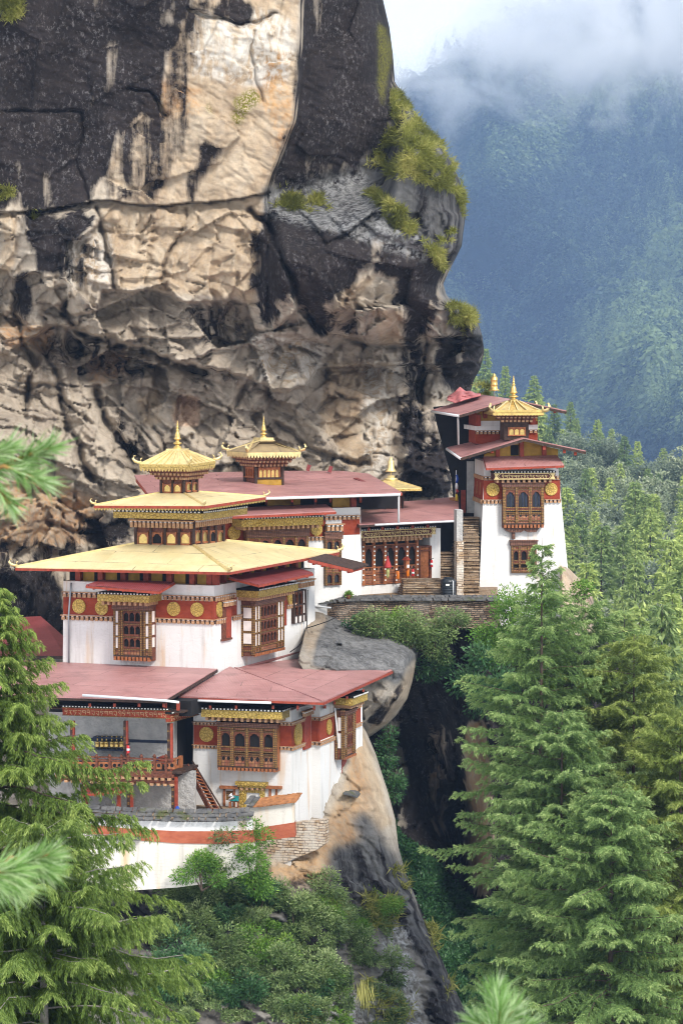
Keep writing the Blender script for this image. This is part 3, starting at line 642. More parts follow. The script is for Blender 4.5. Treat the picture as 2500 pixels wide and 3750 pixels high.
S_RUST = [[(960, 3190), (1100, 3120), (1210, 3080), (1240, 3200), (1180, 3250), (1000, 3240)], [(1230, 2960), (1330, 2880), (1350, 3000), (1300, 3090), (1220, 3110)], [(1200, 2990), (1290, 2930), (1300, 3060), (1230, 3140)], [(1040, 3180), (1180, 3080), (1210, 3180), (1080, 3240)], [(1280, 2750), (1330, 2700), (1350, 2900), (1270, 2950)]]
S_LICH = [[(1370, 3400), (1480, 3390), (1540, 3560), (1550, 3750), (1500, 3900), (1150, 3900), (1200, 3640), (1400, 3560)]]
def spur_masks(X, Y):
    s = (X, Y); z = np.zeros(X.shape)
    return dict(grey=np.maximum(polymask(s, S_DARK[:1] + S_DARK[2:], 16, 26, 47), .75 * polymask(s, [[(-400, 3250), (1000, 3240), (1200, 3240), (1460, 3100), (1900, 4100), (-400, 4100)]], 20, 26, 48)), dark=np.maximum(.52 * polymask(s, S_DARK, 26, 30, 41, 60.), .04), tan=np.maximum(polymask(s, S_TAN, 6, 20, 42), .15), rust=polymask(s, S_RUST, 12, 16, 43) * .62, pale=polymask(s, [[(1320, 2990), (1360, 3030), (1420, 3130), (1300, 3120)]], 6, 20, 44) * .7, moss=z, lichen=polymask(s, S_LICH, 4, 40, 45))
py = np.concatenate([np.arange(2560, 3760, 6.), np.linspace(3765, 4100, 20)])
spur = rock_sheet('rock_spur', py, -400, XR_SPUR, 300, spur_D, spur_masks, back=14.0)

# ---- dark gorge wall under the terrace
gorgef = table([1180, 1350, 1500, 1600, 1700, 1800, 1950, 2300], [2100, 2260, 2420, 2700, 3000, 3250, 3500, 3750, 4200],
               [[172, 174, 176.5, 178, 178.5, 178, 180, 190], [172.0, 173.5, 175.5, 176.5, 177, 176.4, 178, 188], [176, 178, 178, 178, 178, 178, 178, 184], [184, 185, 188, 186, 180, 177, 178, 182],
                [184, 184, 183, 186, 190, 176, 176, 180], [180, 178, 176, 180, 186, 174, 175, 178], [176, 173, 170, 170, 172, 170, 172, 176], [172, 168, 164, 162, 164, 165, 168, 174], [165, 160, 152, 150, 150, 152, 158, 168]])
def gorge_D(X, Y):
    D = gorgef(X, Y); qx = X + 30 * fbm(X / 120, Y / 120, 231, 3); qy = Y + 30 * fbm(X / 120, Y / 120, 232, 3)
    return D - .9 * facet(qx / 70, qy / 190, 51, 1.1) - .6 * facet(qx / 40, qy / 70, 52, 1.1) - .2 * fbm(X / 25, Y / 22, 53, 4)
G_TAN = [[(1710, 2650), (1790, 2640), (1800, 3280), (1740, 3280), (1700, 3000)]]
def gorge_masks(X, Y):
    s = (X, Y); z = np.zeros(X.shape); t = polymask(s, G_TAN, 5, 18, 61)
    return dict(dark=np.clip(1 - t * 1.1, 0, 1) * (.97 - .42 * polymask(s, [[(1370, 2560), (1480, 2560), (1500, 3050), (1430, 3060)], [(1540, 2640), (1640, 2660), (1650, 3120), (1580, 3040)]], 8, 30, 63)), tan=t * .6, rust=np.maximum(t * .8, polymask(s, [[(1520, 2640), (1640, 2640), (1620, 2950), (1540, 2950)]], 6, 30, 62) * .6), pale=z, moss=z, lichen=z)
py = np.arange(2100, 4200, 9.)
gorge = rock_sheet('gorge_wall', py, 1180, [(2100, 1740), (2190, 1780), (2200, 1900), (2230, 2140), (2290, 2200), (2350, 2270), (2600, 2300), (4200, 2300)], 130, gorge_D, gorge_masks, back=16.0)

# ---- big grey boulder beside the temple
bouldf = table([1080, 1200, 1300, 1400, 1480, 1540], [2225, 2290, 2360, 2400, 2450, 2550, 2640, 2700],
               [[168, 169, 171, 173, 175, 176], [165, 166, 168, 169.5, 171.5, 173], [161, 162, 163.5, 164.5, 166, 169], [159, 160, 161, 162, 163, 166.5], [158.2, 159.0, 159.8, 160.6, 162, 165.5], [158.6, 159.4, 160.2, 161, 162.8, 166], [160, 160.6, 161.4, 162.4, 164.4, 168], [163, 163.5, 164, 165, 167, 170]])
XR_B = [(2225, 1185), (2240, 1200), (2265, 1245), (2300, 1320), (2315, 1400), (2340, 1480), (2362, 1522), (2390, 1530), (2440, 1520), (2500, 1508), (2560, 1490), (2620, 1450), (2660, 1410), (2690, 1365), (2706, 1340)]
XL_B = [(2225, 1150), (2300, 1120), (2420, 1090), (2600, 1200), (2706, 1290)]
def bould_D(X, Y):
    D = bouldf(X, Y) - .35 * facet(X / 120, Y / 70, 71, 1.1) - .25 * facet(X / 50, Y / 40, 72, 1.1) - .12 * fbm(X / 25, Y / 22, 73, 4)
    e = np.clip((line_y(XR_B, Y) - X) / 60., 0, 1)
    return D + 2.5 * (1 - np.sqrt(np.clip(1 - (1 - e) ** 2, 0, 1)))
def bould_masks(X, Y):
    s = (X, Y); z = np.zeros(X.shape)
    top = polymask(s, [[(1165, 2330), (1225, 2235), (1330, 2285), (1420, 2290), (1560, 2340), (1545, 2400), (1500, 2430), (1460, 2500), (1400, 2480), (1150, 2440)]], 7, 14, 81)
    und = polymask(s, [[(1500, 2440), (1530, 2400), (1500, 2560), (1420, 2650), (1340, 2690), (1400, 2600), (1450, 2520)], [(1080, 2300), (1180, 2230), (1220, 2300), (1130, 2400)]], 5, 14, 82)
    return dict(grey=np.minimum(1, top + .35), dark=top * .12 + polymask(s, [[(1340, 2640), (1470, 2500), (1480, 2530), (1390, 2660)]], 6, 10, 83) * .7, tan=np.maximum(und, .15), rust=z + .05, pale=z + .15, moss=z, lichen=z + .25 * top)
py = np.arange(2225, 2707, 5.)
bo = rock_sheet('boulder', py, XL_B, XR_B, 80, bould_D, bould_masks, back=7.0, kind=None, inw=.8)
tag(bo, 'huge grey boulder jutting out between the golden-roofed temple and the dark gorge', 'boulder')

# ---- tan rock foot right of the tower
def foot_D(X, Y):
    e = np.clip((np.interp(Y, [2075, 2110, 2150, 2190, 2330], [2074, 2110, 2150, 2170, 2190]) - X) / 45., 0, 1)
    return 176.2 + (X - 2060) / 60. - .4 * facet(X / 60, Y / 60, 91, 1.) - (Y - 2080) / 60. + 2.2 * (1 - np.sqrt(np.clip(1 - (1 - e) ** 2, 0, 1)))
py = np.arange(2075, 2330, 6.)
ft = rock_sheet('rock_foot', py, [(2075, 2055), (2330, 2060)], [(2075, 2074), (2110, 2110), (2150, 2150), (2190, 2170), (2330, 2190)], 24, foot_D,
                lambda X, Y: dict(dark=np.zeros(X.shape) + .1 + .3 * sstep(2110, 2170, X), tan=np.zeros(X.shape) + .6, rust=np.zeros(X.shape) + .25, pale=np.zeros(X.shape) + .1, moss=np.zeros(X.shape), lichen=np.zeros(X.shape)), back=2.5, inw=.1)

# ------------------------------------------------------------------ far mountain, near slope, valley ground
def m_forest_floor(name, a, b):
    g = G(name); p = g.pos(); c = g.ramp(g.noise(p, .02, 8, .65), [(.35, a), (.65, b)])
    return g.done(c, .95, g.bump(g.noise(p, .08, 6, .7), .8, 4.), 0, .05)
M['forest_floor'] = m_forest_floor('forest_floor', (.012, .022, .012), (.030, .048, .022))
def mountain_D(X, Y):
    base = np.interp(Y, [-400, 0, 400, 1000, 1600, 2400], [3350, 3200, 2950, 2500, 2050, 1500])
    r = base + 430 * fbm(X / 620 + Y / 1300, Y / 1500, 301, 4) + 70 * fbm(X / 160, Y / 260, 302, 4)
    return 1.65 * (r - 240 * np.exp(-((X - (1500 + .75 * (Y - 300))) / 260) ** 2))
def sky_line(X): return np.interp(X, [-2000, 900, 1300, 1450, 1700, 2000, 2300, 2700, 5000], [500, 480, 420, 330, 180, 60, -60, -200, -600])
cols = np.concatenate([np.linspace(-2500, 1150, 18), np.linspace(1200, 2750, 110), np.linspace(2850, 6000, 14)])
v_ = np.linspace(0, 1, 120)
XX = np.repeat(cols[None], 120, 0); YY = sky_line(cols)[None] + (2500 - sky_line(cols)[None]) * v_[:, None]
MV = PV(XX, YY, mountain_D(XX, YY))
i_ = np.arange(XX.size).reshape(XX.shape); Q_ = np.stack([i_[:-1, :-1], i_[1:, :-1], i_[1:, 1:], i_[:-1, 1:]], -1).reshape(-1, 4)
mo = np_mesh('mountain', MV.reshape(-1, 3), Q_, M['forest_floor'], smooth=True, org=(0, 4000, -400)); mo['kind'] = 'structure'
slopef = table([1300, 1700, 1850, 2000, 2200, 2500, 3000], [1500, 1700, 1850, 2100, 2500, 3000, 3750, 4400],
               [[900] * 7, [860, 850, 840, 860, 880, 900, 950], [800, 790, 780, 770, 790, 800, 840], [690, 680, 660, 650, 640, 640, 660], [520, 510, 500, 480, 470, 460, 460], [380, 370, 350, 330, 310, 300, 290], [260, 250, 235, 225, 215, 205, 200], [150, 148, 146, 146, 146, 146, 146]])
def near_top(X): return np.interp(X, [1300, 1700, 1850, 2000, 2200, 2350, 2500, 3000], [1560, 1560, 1640, 1700, 1790, 1850, 1850, 1900])
cols = np.linspace(1300, 3000, 70); v_ = np.linspace(0, 1, 90)
XX = np.repeat(cols[None], 90, 0); YY = near_top(cols)[None] + (4400 - near_top(cols)[None]) * v_[:, None]
def slope_D(X, Y): return slopef(X, Y) * (1 + .02 * fbm(X / 150, Y / 150, 401, 4))
SV = PV(XX, YY, slope_D(XX, YY))
i_ = np.arange(XX.size).reshape(XX.shape); Q_ = np.stack([i_[:-1, :-1], i_[1:, :-1], i_[1:, 1:], i_[:-1, 1:]], -1).reshape(-1, 4)
so = np_mesh('hillside', SV.reshape(-1, 3), Q_, M['forest_floor'], smooth=True, org=(60, 500, -90)); so['kind'] = 'structure'
ZG = -480.0
gm = MB(); gm.add([(-6000, -30, ZG), (6000, -30, ZG), (6000, 6400, ZG), (-6000, 6400, ZG)], [[0, 1, 2, 3]])
go = gm.build('ground', M['forest_floor']); go['kind'] = 'structure'
# ------------------------------------------------------------------ builders shared by the houses
def span(F, L, Rr, off):
    """(x, y top, y bottom) at the left and right end, read on the plane at `off` -> s0, s1, t0, t1"""
    s0, ta = F.st(L[0], L[1], off); _, tb = F.st(L[0], L[2], off); s1, tc = F.st(Rr[0], Rr[1], off); _, td = F.st(Rr[0], Rr[2], off)
    return s0, s1, (tb + td) / 2, (ta + tc) / 2
def dentils(F, L, Rr, parent, off=0.0, pitch=.24, depth=.10, name='dentil_course', white=False, mats=None):
    s0, s1, t0, t1 = span(F, L, Rr, off); h = t1 - t0; mb = MB(); d = depth
    F.box(mb, s0, s1, t0 + .12 * h, t1 - .16 * h, off - .02, off + .025, 0)
    F.box(mb, s0 - .02, s1 + .02, t1 - .16 * h, t1, off - .02, off + d * 1.15, 1)
    n = max(2, int((s1 - s0) / pitch)); p = (s1 - s0) / n
    for k in range(n):
        a = s0 + (k + .18) * p
        F.box(mb, a, a + .64 * p, t0, t0 + .62 * h, off + .012, off + d * .85, 1)
        F.box(mb, a + .1 * p, a + .54 * p, t0 + .64 * h, t1 - .17 * h, off + .012, off + d, 2)
    return mb.build(name, mats or [M['wood_dark'], M['dentil_tan'], M['dentil_white' if not white else 'dot']], parent)
def lintel(F, L, Rr, parent, off, deep, mat='gold_band', name='lintel', dots=True, thick=.12, brackets=True, script=None):
    """projecting cornice board with returns at both ends, a row of white dots above and beam ends below"""
    s0, s1, t0, t1 = span(F, L, Rr, off); h = t1 - t0; mb = MB()
    F.box(mb, s0, s1, t0, t1, off - deep, off, 0)
    o = mb.build(name, [M[mat]], parent)
    if dots:
        mb = MB(); F.box(mb, s0 - .03, s1 + .03, t1 + .003, t1 + .10, off - deep, off + .03, 0)
        n = int((s1 - s0) / .17)
        for k in range(n):
            a = s0 + (k + .3) * (s1 - s0) / n; F.box(mb, a, a + .075, t1 + .02, t1 + .085, off + .02, off + .06, 1)
        m_ = max(2, int(deep / .2))
        S2 = Face(0, 0, 1, math.degrees(F.ang) + 90, O=F.p(s1, t1, off))
        for k in range(m_):
            a = .06 + k * deep / m_; S2.box(mb, a, a + .075, t1 + .02, t1 + .085, .02, .06, 1)
        mb.build('dot_row', [M['black'], M['dot']], o)
    if brackets:
        mb = MB(); n = max(3, int((s1 - s0 - .2) / .27))
        for k in range(n):
            a = s0 + .1 + (k + .25) * (s1 - s0 - .2) / n; F.box(mb, a, a + .13, t0 - .17, t0 - .004, off - deep, off - .12, 0)
        mb.build('beam_end', [M['dentil_tan']], o)
    return o
def arch_plate(F, mb, s0, s1, t0, t1, o0, o1, m=0):
    """board over an opening with a cusped arch cut into its lower edge"""
    w = s1 - s0; h = t1 - t0
    q = [(s0, t1), (s0, t0), (s0 + .10 * w, t0), (s0 + .12 * w, t0 + .28 * h), (s0 + .24 * w, t0 + .34 * h), (s0 + .27 * w, t0 + .58 * h), (s0 + .42 * w, t0 + .64 * h), (s0 + .5 * w, t0 + .74 * h),
         (s0 + .58 * w, t0 + .64 * h), (s0 + .73 * w, t0 + .58 * h), (s0 + .76 * w, t0 + .34 * h), (s0 + .88 * w, t0 + .28 * h), (s0 + .90 * w, t0), (s1, t0), (s1, t1)]
    F.stpoly(mb, q, o0, o1, m)
def bay(F, parent, x0, x1, off, cols, rows, name='bay_window', inner='black', label=None, body='wood', post=.10, deep=None, frame='ornate'):
    """projecting timber window: cols = [(weight, kind)], rows = [(kind, y top, y bottom)] in photo pixels"""
    xm = (x0 + x1) / 2; s0 = F.st(x0, (rows[0][1] + rows[-1][2]) / 2, off)[0]; s1 = F.st(x1, (rows[0][1] + rows[-1][2]) / 2, off)[0]
    T = lambda y: F.st(xm, y, off)[1]
    top = T(rows[0][1]); bot = T(rows[-1][2]); mb = MB()
    dp = off if deep is None else deep
    F.box(mb, s0 + .02, s1 - .02, bot, top, off - dp - .05, off - .16, 0)
    root = mb.build(name, [M[body]], parent)
    if label: root['label'] = label
    fr, op, wp, cv, pn, dn = MB(), MB(), MB(), MB(), MB(), MB()
    tot = sum(c[0] for c in cols); edges = [s0]
    for c in cols: edges.append(edges[-1] + (s1 - s0) * c[0] / tot)
    body_rows = [r for r in rows if r[0] not in ('carved', 'dentil')]
    if body_rows:
        bt = T(body_rows[0][1]); bb = T(body_rows[-1][2])
        for i, e in enumerate(edges):
            a = e - post / 2 if 0 < i < len(edges) - 1 else (e if i == 0 else e - post)
            F.box(fr, a, a + post, bb, bt, off - .16, off, 0)
    for kind, ya, yb in rows:
        t1, t0 = T(ya), T(yb)
        if kind == 'carved': F.box(cv, s0 - .05, s1 + .05, t0, t1, off - .20, off + .05, 0); F.box(cv, s0 - .09, s1 + .09, t1 - .25 * (t1 - t0), t1 - .003, off - .20, off + .10, 0); continue
        if kind == 'dentil':
            n = max(3, int((s1 - s0) / .19)); F.box(dn, s0, s1, t0 + .45 * (t1 - t0), t1, off - .25, off - .02, 0)
            for k in range(n):
                a = s0 + (k + .2) * (s1 - s0) / n; F.box(dn, a, a + .6 * (s1 - s0) / n, t0, t0 + .7 * (t1 - t0), off - .2, off + .04, 1)
            continue
        F.box(fr, s0 + post, s1 - post, t1 - .045, t1, off - .15, off - .012, 0)
        for i, (w, ck) in enumerate(cols):
            a = edges[i] + (post if i == 0 else post / 2); b = edges[i + 1] - (post if i == len(cols) - 1 else post / 2)
            k = kind if kind != 'mix' else ck
            if k in ('open', 'glass'):
                F.box(op, a, b, t0, t1 - .045, off - .158, off - .13, 0); arch_plate(F, pn, a, b, t0 + .58 * (t1 - t0), t1 - .048, off - .10, off - .03)
                F.box(pn, a, a + .035, t0, t0 + .58 * (t1 - t0), off - .11, off - .03); F.box(pn, b - .035, b, t0, t0 + .58 * (t1 - t0), off - .11, off - .03)
            elif k == 'white': F.box(wp, a + .015, b - .015, t0 + .02, t1 - .06, off - .16, off - .05, 0)
            elif k == 'rail': F.box(pn, a, b, t0, t1 - .048, off - .16, off - .04)
            elif k == 'dark': F.box(op, a, b, t0, t1 - .048, off - .158, off - .12, 0)
            elif k == 'panel': F.box(pn, a, b, t0, t1 - .048, off - .16, off - .07, 1)
            elif k.startswith('a'):                        # a row of narrow arched lights
                n = int(k[1:]); q = (b - a) / n; F.box(op, a, b, t0, t1 - .05, off - .158, off - .13, 0)
                for j in range(n):
                    arch_plate(F, pn, a + j * q, a + (j + 1) * q, t0 + .60 * (t1 - t0), t1 - .05, off - .10, off - .04)
                    F.box(pn, a + j * q - .022, a + j * q + .022, t0, t0 + .62 * (t1 - t0), off - .12, off - .035)
                F.box(pn, b - .022, b + .0, t0, t0 + .62 * (t1 - t0), off - .12, off - .035)
                F.box(pn, a, b, t0, t0 + .17 * (t1 - t0), off - .115, off - .045)
            elif k == 'diamond':
                F.box(pn, a, b, t0, t1 - .048, off - .16, off - .07, 1)
                for j in range(2):
                    c = a + (j + .5) * (b - a) / 2; ct = t0 + .66 * (t1 - t0); r = min((b - a) / 5.5, (t1 - t0) * .2)
                    F.stpoly(op, [(c - r, ct), (c, ct - r * 1.3), (c + r, ct), (c, ct + r * 1.3)], off - .10, off - .062)
    for m_, nm, mt in ((fr, 'frame', [M[frame]]), (op, 'pane', [M[inner]]), (wp, 'white_panel', [M['pale_panel']]), (cv, 'cornice', [M['carved']]), (pn, 'panel', [M['wood'], M['lower_panel']]), (dn, 'sill', [M['wood_dark'], M['wood_orange']])):
        if m_.v: m_.build(nm, mt, root)
    root['_s'] = (s0, s1, bot, top)
    return root
def medallion(F, px, py, r_px, parent, off=.02, sx=1.0):
    s, t = F.st(px, py, off); a, _ = F.st(px - r_px, py, off); b, _ = F.st(px + r_px, py, off); r = (b - a) / 2 * sx
    mb = MB(); F.disc(mb, s, t, r, off - .03, off + .05, 28); F.disc(mb, s, t, r * .93, off + .04, off + .065, 28)
    # raised emblem strokes
    for k in range(5):
        w = r * (.9 - .22 * abs(k - 2)); F.box(mb, s - w * .55, s + w * .55, t + r * (.42 - .21 * k) - .012, t + r * (.42 - .21 * k) + .012, off + .05, off + .085)
    for k in range(3): F.box(mb, s - r * .3 + k * r * .3 - .01, s - r * .3 + k * r * .3 + .01, t - r * .45, t + r * .45, off + .05, off + .08)
    return mb.build('medallion', [M['medallion']], parent)
def awning(pts, parent, mat='roof_red', thick=.05, name='awning', rafters=5):
    """lean-to sheet roof from four points: front left, front right, back right, back left"""
    fl, fr, br, bl = [np.array(p, float) for p in pts]; mb = MB(); mb.slab([fl, fr, br, bl], thick)
    o = mb.build(name, [M[mat]], parent)
    r = MB(); dn = np.array([0, 0, thick + .06])
    r.bar(fl - dn, fr - dn, .06, .11)
    r.bar(fl - dn * .9, bl - dn * .9, .05, .09); r.bar(fr - dn * .9, br - dn * .9, .05, .09)
    for k in range(rafters):
        f = (k + .5) / rafters; r.bar(fl + (fr - fl) * f - dn * 1.5, bl + (br - bl) * f - dn * 1.5, .08, .1)
    r.build('rafter', [M['red_wood']], o)
    return o
def ring(F, R, s_l, s_r, of, orr, z):
    """plan corners left, front-right, back-right, back-left for a block set off `of` from face F and `orr` from face R"""
    c = F.O + F.n * of + R.n * orr
    q = [c + F.e * (s_l - orr * 0), c, c + R.e * s_r, c + F.e * s_l + R.e * s_r]
    return [np.array([p[0], p[1], z]) for p in q]
def hip_roof(E, T, parent, mat, thick=.10, name='roof', fascia='red_wood', hip='gold_pale', horns=True, hornsize=.34, hip_w=.14):
    mb = MB(); dz = np.array([0, 0, thick])
    for i in range(4):
        j = (i + 1) % 4; mb.prism([E[i] - dz, E[j] - dz, T[j] - dz, T[i] - dz], [E[i], E[j], T[j], T[i]])
    o = mb.build(name, [M[mat]], parent)
    f = MB()
    for i in range(4):
        j = (i + 1) % 4; f.bar(E[i] - dz * 1.6, E[j] - dz * 1.6, .07, .12)
    f.build('fascia', [M[fascia]], o)
    h = MB()
    for i in range(4): h.bar(E[i] + dz * .25, T[i] + dz * .25, hip_w, hip_w * .7)
    h.build('hip_ridge', [M[hip]], o)
    if horns:
        for i in range(3):
            d = E[i] - T[i]; d[2] = 0; d /= np.linalg.norm(d); b = E[i] - d * .1 + np.array([0, 0, .08]); k = hornsize
            m_ = MB(); m_.tube([b, b + d * .5 * k, b + d * .95 * k + np.array([0, 0, .15 * k]), b + d * 1.2 * k + np.array([0, 0, .5 * k]), b + d * 1.02 * k + np.array([0, 0, .9 * k]), b + d * .8 * k + np.array([0, 0, .85 * k])], [.16 * k, .2 * k, .22 * k, .18 * k, .1 * k, .05 * k], 7)
            m_.tube([b + d * .2 * k, b + d * .1 * k + np.array([0, 0, .45 * k]), b - d * .1 * k + np.array([0, 0, .6 * k])], [.12 * k, .09 * k, .02], 6)
            m_.build('horn_finial', [M['gold_pale']], o)
    return o
def fringe(E, parent, h, mat='gold_fringe', sides=(0, 1), tooth=.16, inset=.06, band=.45):
    mb = MB()
    for i in sides:
        a = E[i]; b = E[(i + 1) % 4]; L = np.linalg.norm(b - a); d = (b - a) / L; n = max(3, int(L / tooth)); q = L / n; nn = np.array([-d[1], d[0], 0]) * .02
        mb.prism([a - np.array([0, 0, h * band]), b - np.array([0, 0, h * band]), b, a], [a - np.array([0, 0, h * band]) + nn, b - np.array([0, 0, h * band]) + nn, b + nn, a + nn])
        for k in range(n):
            p0 = a + d * q * k - np.array([0, 0, h * band]); p1 = p0 + d * q * .92; pm = (p0 + p1) / 2 - np.array([0, 0, h * (1 - band)])
            q0 = p0 + (pm - p0) * .6 + d * (-.0); q1 = p1 + (pm - p1) * .6
            mb.prism([p0, q0 - d * q * .12, pm, q1 + d * q * .12, p1], [p0 + nn, q0 - d * q * .12 + nn, pm + nn, q1 + d * q * .12 + nn, p1 + nn])
    return mb.build('fringe', [M[mat]], parent)
SERTOG = [(.50, 0), (.50, .10), (.40, .12), (.40, .22), (.26, .26), (.20, .34), (.34, .42), (.50, .52), (.34, .60), (.20, .66), (.17, .76), (.34, .84), (.40, .94), (.30, 1.0), (.28, 1.05), (.26, 1.30), (.17, 1.50), (.12, 1.60), (.20, 1.68), (.12, 1.76), (.09, 1.84), (.16, 1.92), (.09, 2.0), (.07, 2.10), (.11, 2.18), (.06, 2.26), (.05, 2.36), (.02, 2.55)]
def pinnacle(base, H, parent, name='pinnacle', mat='gold_metal', fat=1.0):
    k = H / 2.55; mb = MB(); mb.lathe(base, [(r * k * fat, h * k) for r, h in SERTOG], 16)
    return mb.build(name, [M[mat]], parent)
def glyphs(F, s0, s1, t0, t1, off, seed, parent, n=None, mat='glyph'):
    """gold script: head stroke with hanging strokes and vowel signs, as on the painted boards"""
    rnd = random.Random(seed); mb = MB(); h = t1 - t0; n = n or max(4, int((s1 - s0) / (h * .72))); q = (s1 - s0) / n
    for k in range(n):
        a = s0 + k * q; w = q * .80; o0, o1 = off, off + .02; tt = t1 - h * .26; st = h * .10
        F.box(mb, a, a + w, tt - st, tt, o0, o1)
        kind = rnd.choice('abcde')
        if kind in 'abd': F.box(mb, a + w - st, a + w, t0 + h * .12, tt - st, o0, o1)
        if kind in 'ac': F.stpoly(mb, [(a + .1 * w, tt - st), (a + .1 * w + st, tt - st), (a + .5 * w + st, t0 + h * .38), (a + .5 * w, t0 + h * .34)], o0, o1)
        if kind in 'be': F.box(mb, a + .05 * w, a + .05 * w + st, t0 + h * .45, tt - st, o0, o1); F.box(mb, a + .05 * w, a + .75 * w, t0 + h * .40, t0 + h * .40 + st, o0, o1)
        if kind in 'cd': F.stpoly(mb, [(a + .2 * w, t0 + h * .30), (a + .75 * w, t0), (a + .75 * w + st, t0 + .04 * h), (a + .3 * w, t0 + h * .40)], o0, o1)
        if kind == 'e': F.stpoly(mb, [(a + .75 * w, t0 + h * .45), (a + .75 * w + st, t0 + h * .45), (a + .45 * w, t0), (a + .3 * w, t0 + h * .05)], o0, o1)
        if rnd.random() < .5: F.stpoly(mb, [(a + .15 * w, t1 - h * .16), (a + .45 * w, t1), (a + .8 * w, t1 - h * .06), (a + .45 * w, t1 - h * .10)], o0, o1)
    return mb.build('script', [M[mat]], parent)
def script_board(F, L, Rr, parent, off, deep, seed):
    """dark red board with a gilt hexagonal border, script inside it and gilt leaf ends"""
    o = lintel(F, L, Rr, parent, off, deep, mat='frieze', name='script_board')
    s0, s1, t0, t1 = span(F, L, Rr, off); h = t1 - t0; mb = MB(); e = h * 1.1; b = .022
    def ln(a, c): 
        p0 = F.p(a[0], a[1], off + .012); p1 = F.p(c[0], c[1], off + .012); mb.bar(p0, p1, b, .03, up=F.n)
    hx = [(s0 + e, t0 + .12 * h), (s1 - e, t0 + .12 * h), (s1 - .62 * e, (t0 + t1) / 2), (s1 - e, t1 - .10 * h), (s0 + e, t1 - .10 * h), (s0 + .62 * e, (t0 + t1) / 2)]
    for a, c in zip(hx, hx[1:] + hx[:1]): ln(a, c)
    for a, c in (((s0, t0 + .03 * h), (s1, t0 + .03 * h)), ((s0, t1 - .03 * h), (s1, t1 - .03 * h))): ln(a, c)
    for sg, s in ((1, s0), (-1, s1)):
        F.stpoly(mb, [(s + sg * .02, t0 + .08 * h), (s + sg * .8 * e, t0 + .10 * h), (s + sg * .45 * e, (t0 + t1) / 2), (s + sg * .8 * e, t1 - .10 * h), (s + sg * .02, t1 - .08 * h), (s + sg * .22 * e, (t0 + t1) / 2)], off + .002, off + .02)
    mb.build('gilt_border', [M['glyph']], o)
    glyphs(F, s0 + e * 1.15, s1 - e * 1.1, t0 + .18 * h, t1 - .16 * h, off + .002, seed, o)
    return o
def footprint_block(mb, pts, z0, z1, spread=0.0, m=0):
    c = sum(np.array(p) for p in pts) / len(pts)
    b = []
    for p in pts:
        d = np.array(p) - c; d[2] = 0; d /= max(1e-6, np.linalg.norm(d)); q = np.array(p) + d * spread; b.append(np.array([q[0], q[1], z0]))
    t = [np.array([p[0], p[1], z1]) for p in pts]
    return mb.prism(b, t, m)
def extinguisher(p, label, mats=('red_gloss',), h=.55, band=True):
    r = thing('fire_extinguisher', label, 'extinguisher', p, 'fire extinguishers hung on the walls'); p = np.array(p, float); k = h / .55
    mb = MB(); mb.lathe(p, [(.085 * k, 0), (.09 * k, .03 * k), (.09 * k, .38 * k), (.07 * k, .44 * k), (.03 * k, .47 * k)], 12); mb.build('cylinder_body', [M[mats[0]]], r)
    v = MB(); v.lathe(p + np.array([0, 0, .47 * k]), [(.03 * k, 0), (.03 * k, .06 * k)], 8); v.bar(p + np.array([-.02, 0, .53 * k]), p + np.array([.14 * k, 0, .55 * k]), .03, .03); v.build('valve', [M['black']], r)
    if band: l = MB(); l.lathe(p + np.array([0, 0, .14 * k]), [(.093 * k, 0), (.093 * k, .14 * k)], 12); l.build('paper_band', [M['white_cloth']], r)
    hs = MB(); hs.tube([p + np.array([-.03, 0, .5 * k]), p + np.array([-.15 * k, -.02, .5 * k]), p + np.array([-.19 * k, -.02, .3 * k]), p + np.array([-.17 * k, -.02, .08 * k])], .018, 6); hs.build('hose', [M['black']], r)
    return r
# ------------------------------------------------------------------ the golden-roofed temple
F1 = Face(784, 2145, 155.0, -22); R1 = Face(784, 2145, 155.0, 68)
temple = thing('temple', 'white temple with tiered pale gold roofs, red frieze and gold discs', 'temple', P(640, 2600, 156))
sl, _ = F1.st(234, 2200); sr, _ = R1.st(1151, 2110); zt = F1.st(784, 2145)[1]; zb = P(795, 2720, 155)[2]
mb = MB(); footprint_block(mb, [F1.p(sl, zt), F1.p(0, zt), R1.p(sr, zt), F1.p(sl, zt) + R1.e * sr], zb, zt, .12); mb.build('wall', [M['white']], temple)
for F, L, Rr in ((F1, (234, 2186, 2252), (784, 2201, 2268)), (R1, (784, 2201, 2268), (868, 2184, 2256)), (R1, (1045, 2150, 2222), (1082, 2143, 2214))):
    s0, s1, t0, t1 = span(F, L, Rr, .02); b = MB(); F.box(b, s0 - (.02 if F is F1 else 0), s1 + (.02 if F is F1 else 0), t0, t1, -.1, .02 if F is R1 else .022); b.build('red_band', [M['red']], temple)
dentils(F1, (230, 2165, 2186), (357, 2170, 2190), temple, .02); dentils(F1, (600, 2178, 2196), (785, 2184, 2202), temple, .02); dentils(R1, (785, 2184, 2202), (859, 2171, 2190), temple, .02)
dentils(F1, (226, 2252, 2270), (417, 2256, 2274), temple, .03); dentils(F1, (562, 2262, 2280), (788, 2268, 2287), temple, .03); dentils(R1, (788, 2267, 2286), (822, 2261, 2281), temple, .03); dentils(R1, (850, 2254, 2272), (881, 2250, 2268), temple, .03)
dentils(R1, (1046, 2214, 2231), (1080, 2208, 2224), temple, .03)
for x, y, r in ((291, 2220, 24), (374, 2226, 24), (637, 2230, 24), (723, 2232, 24)): medallion(F1, x, y, r, temple)
medallion(R1, 803, 2232, 12, temple); medallion(R1, 1063, 2183, 13, temple)
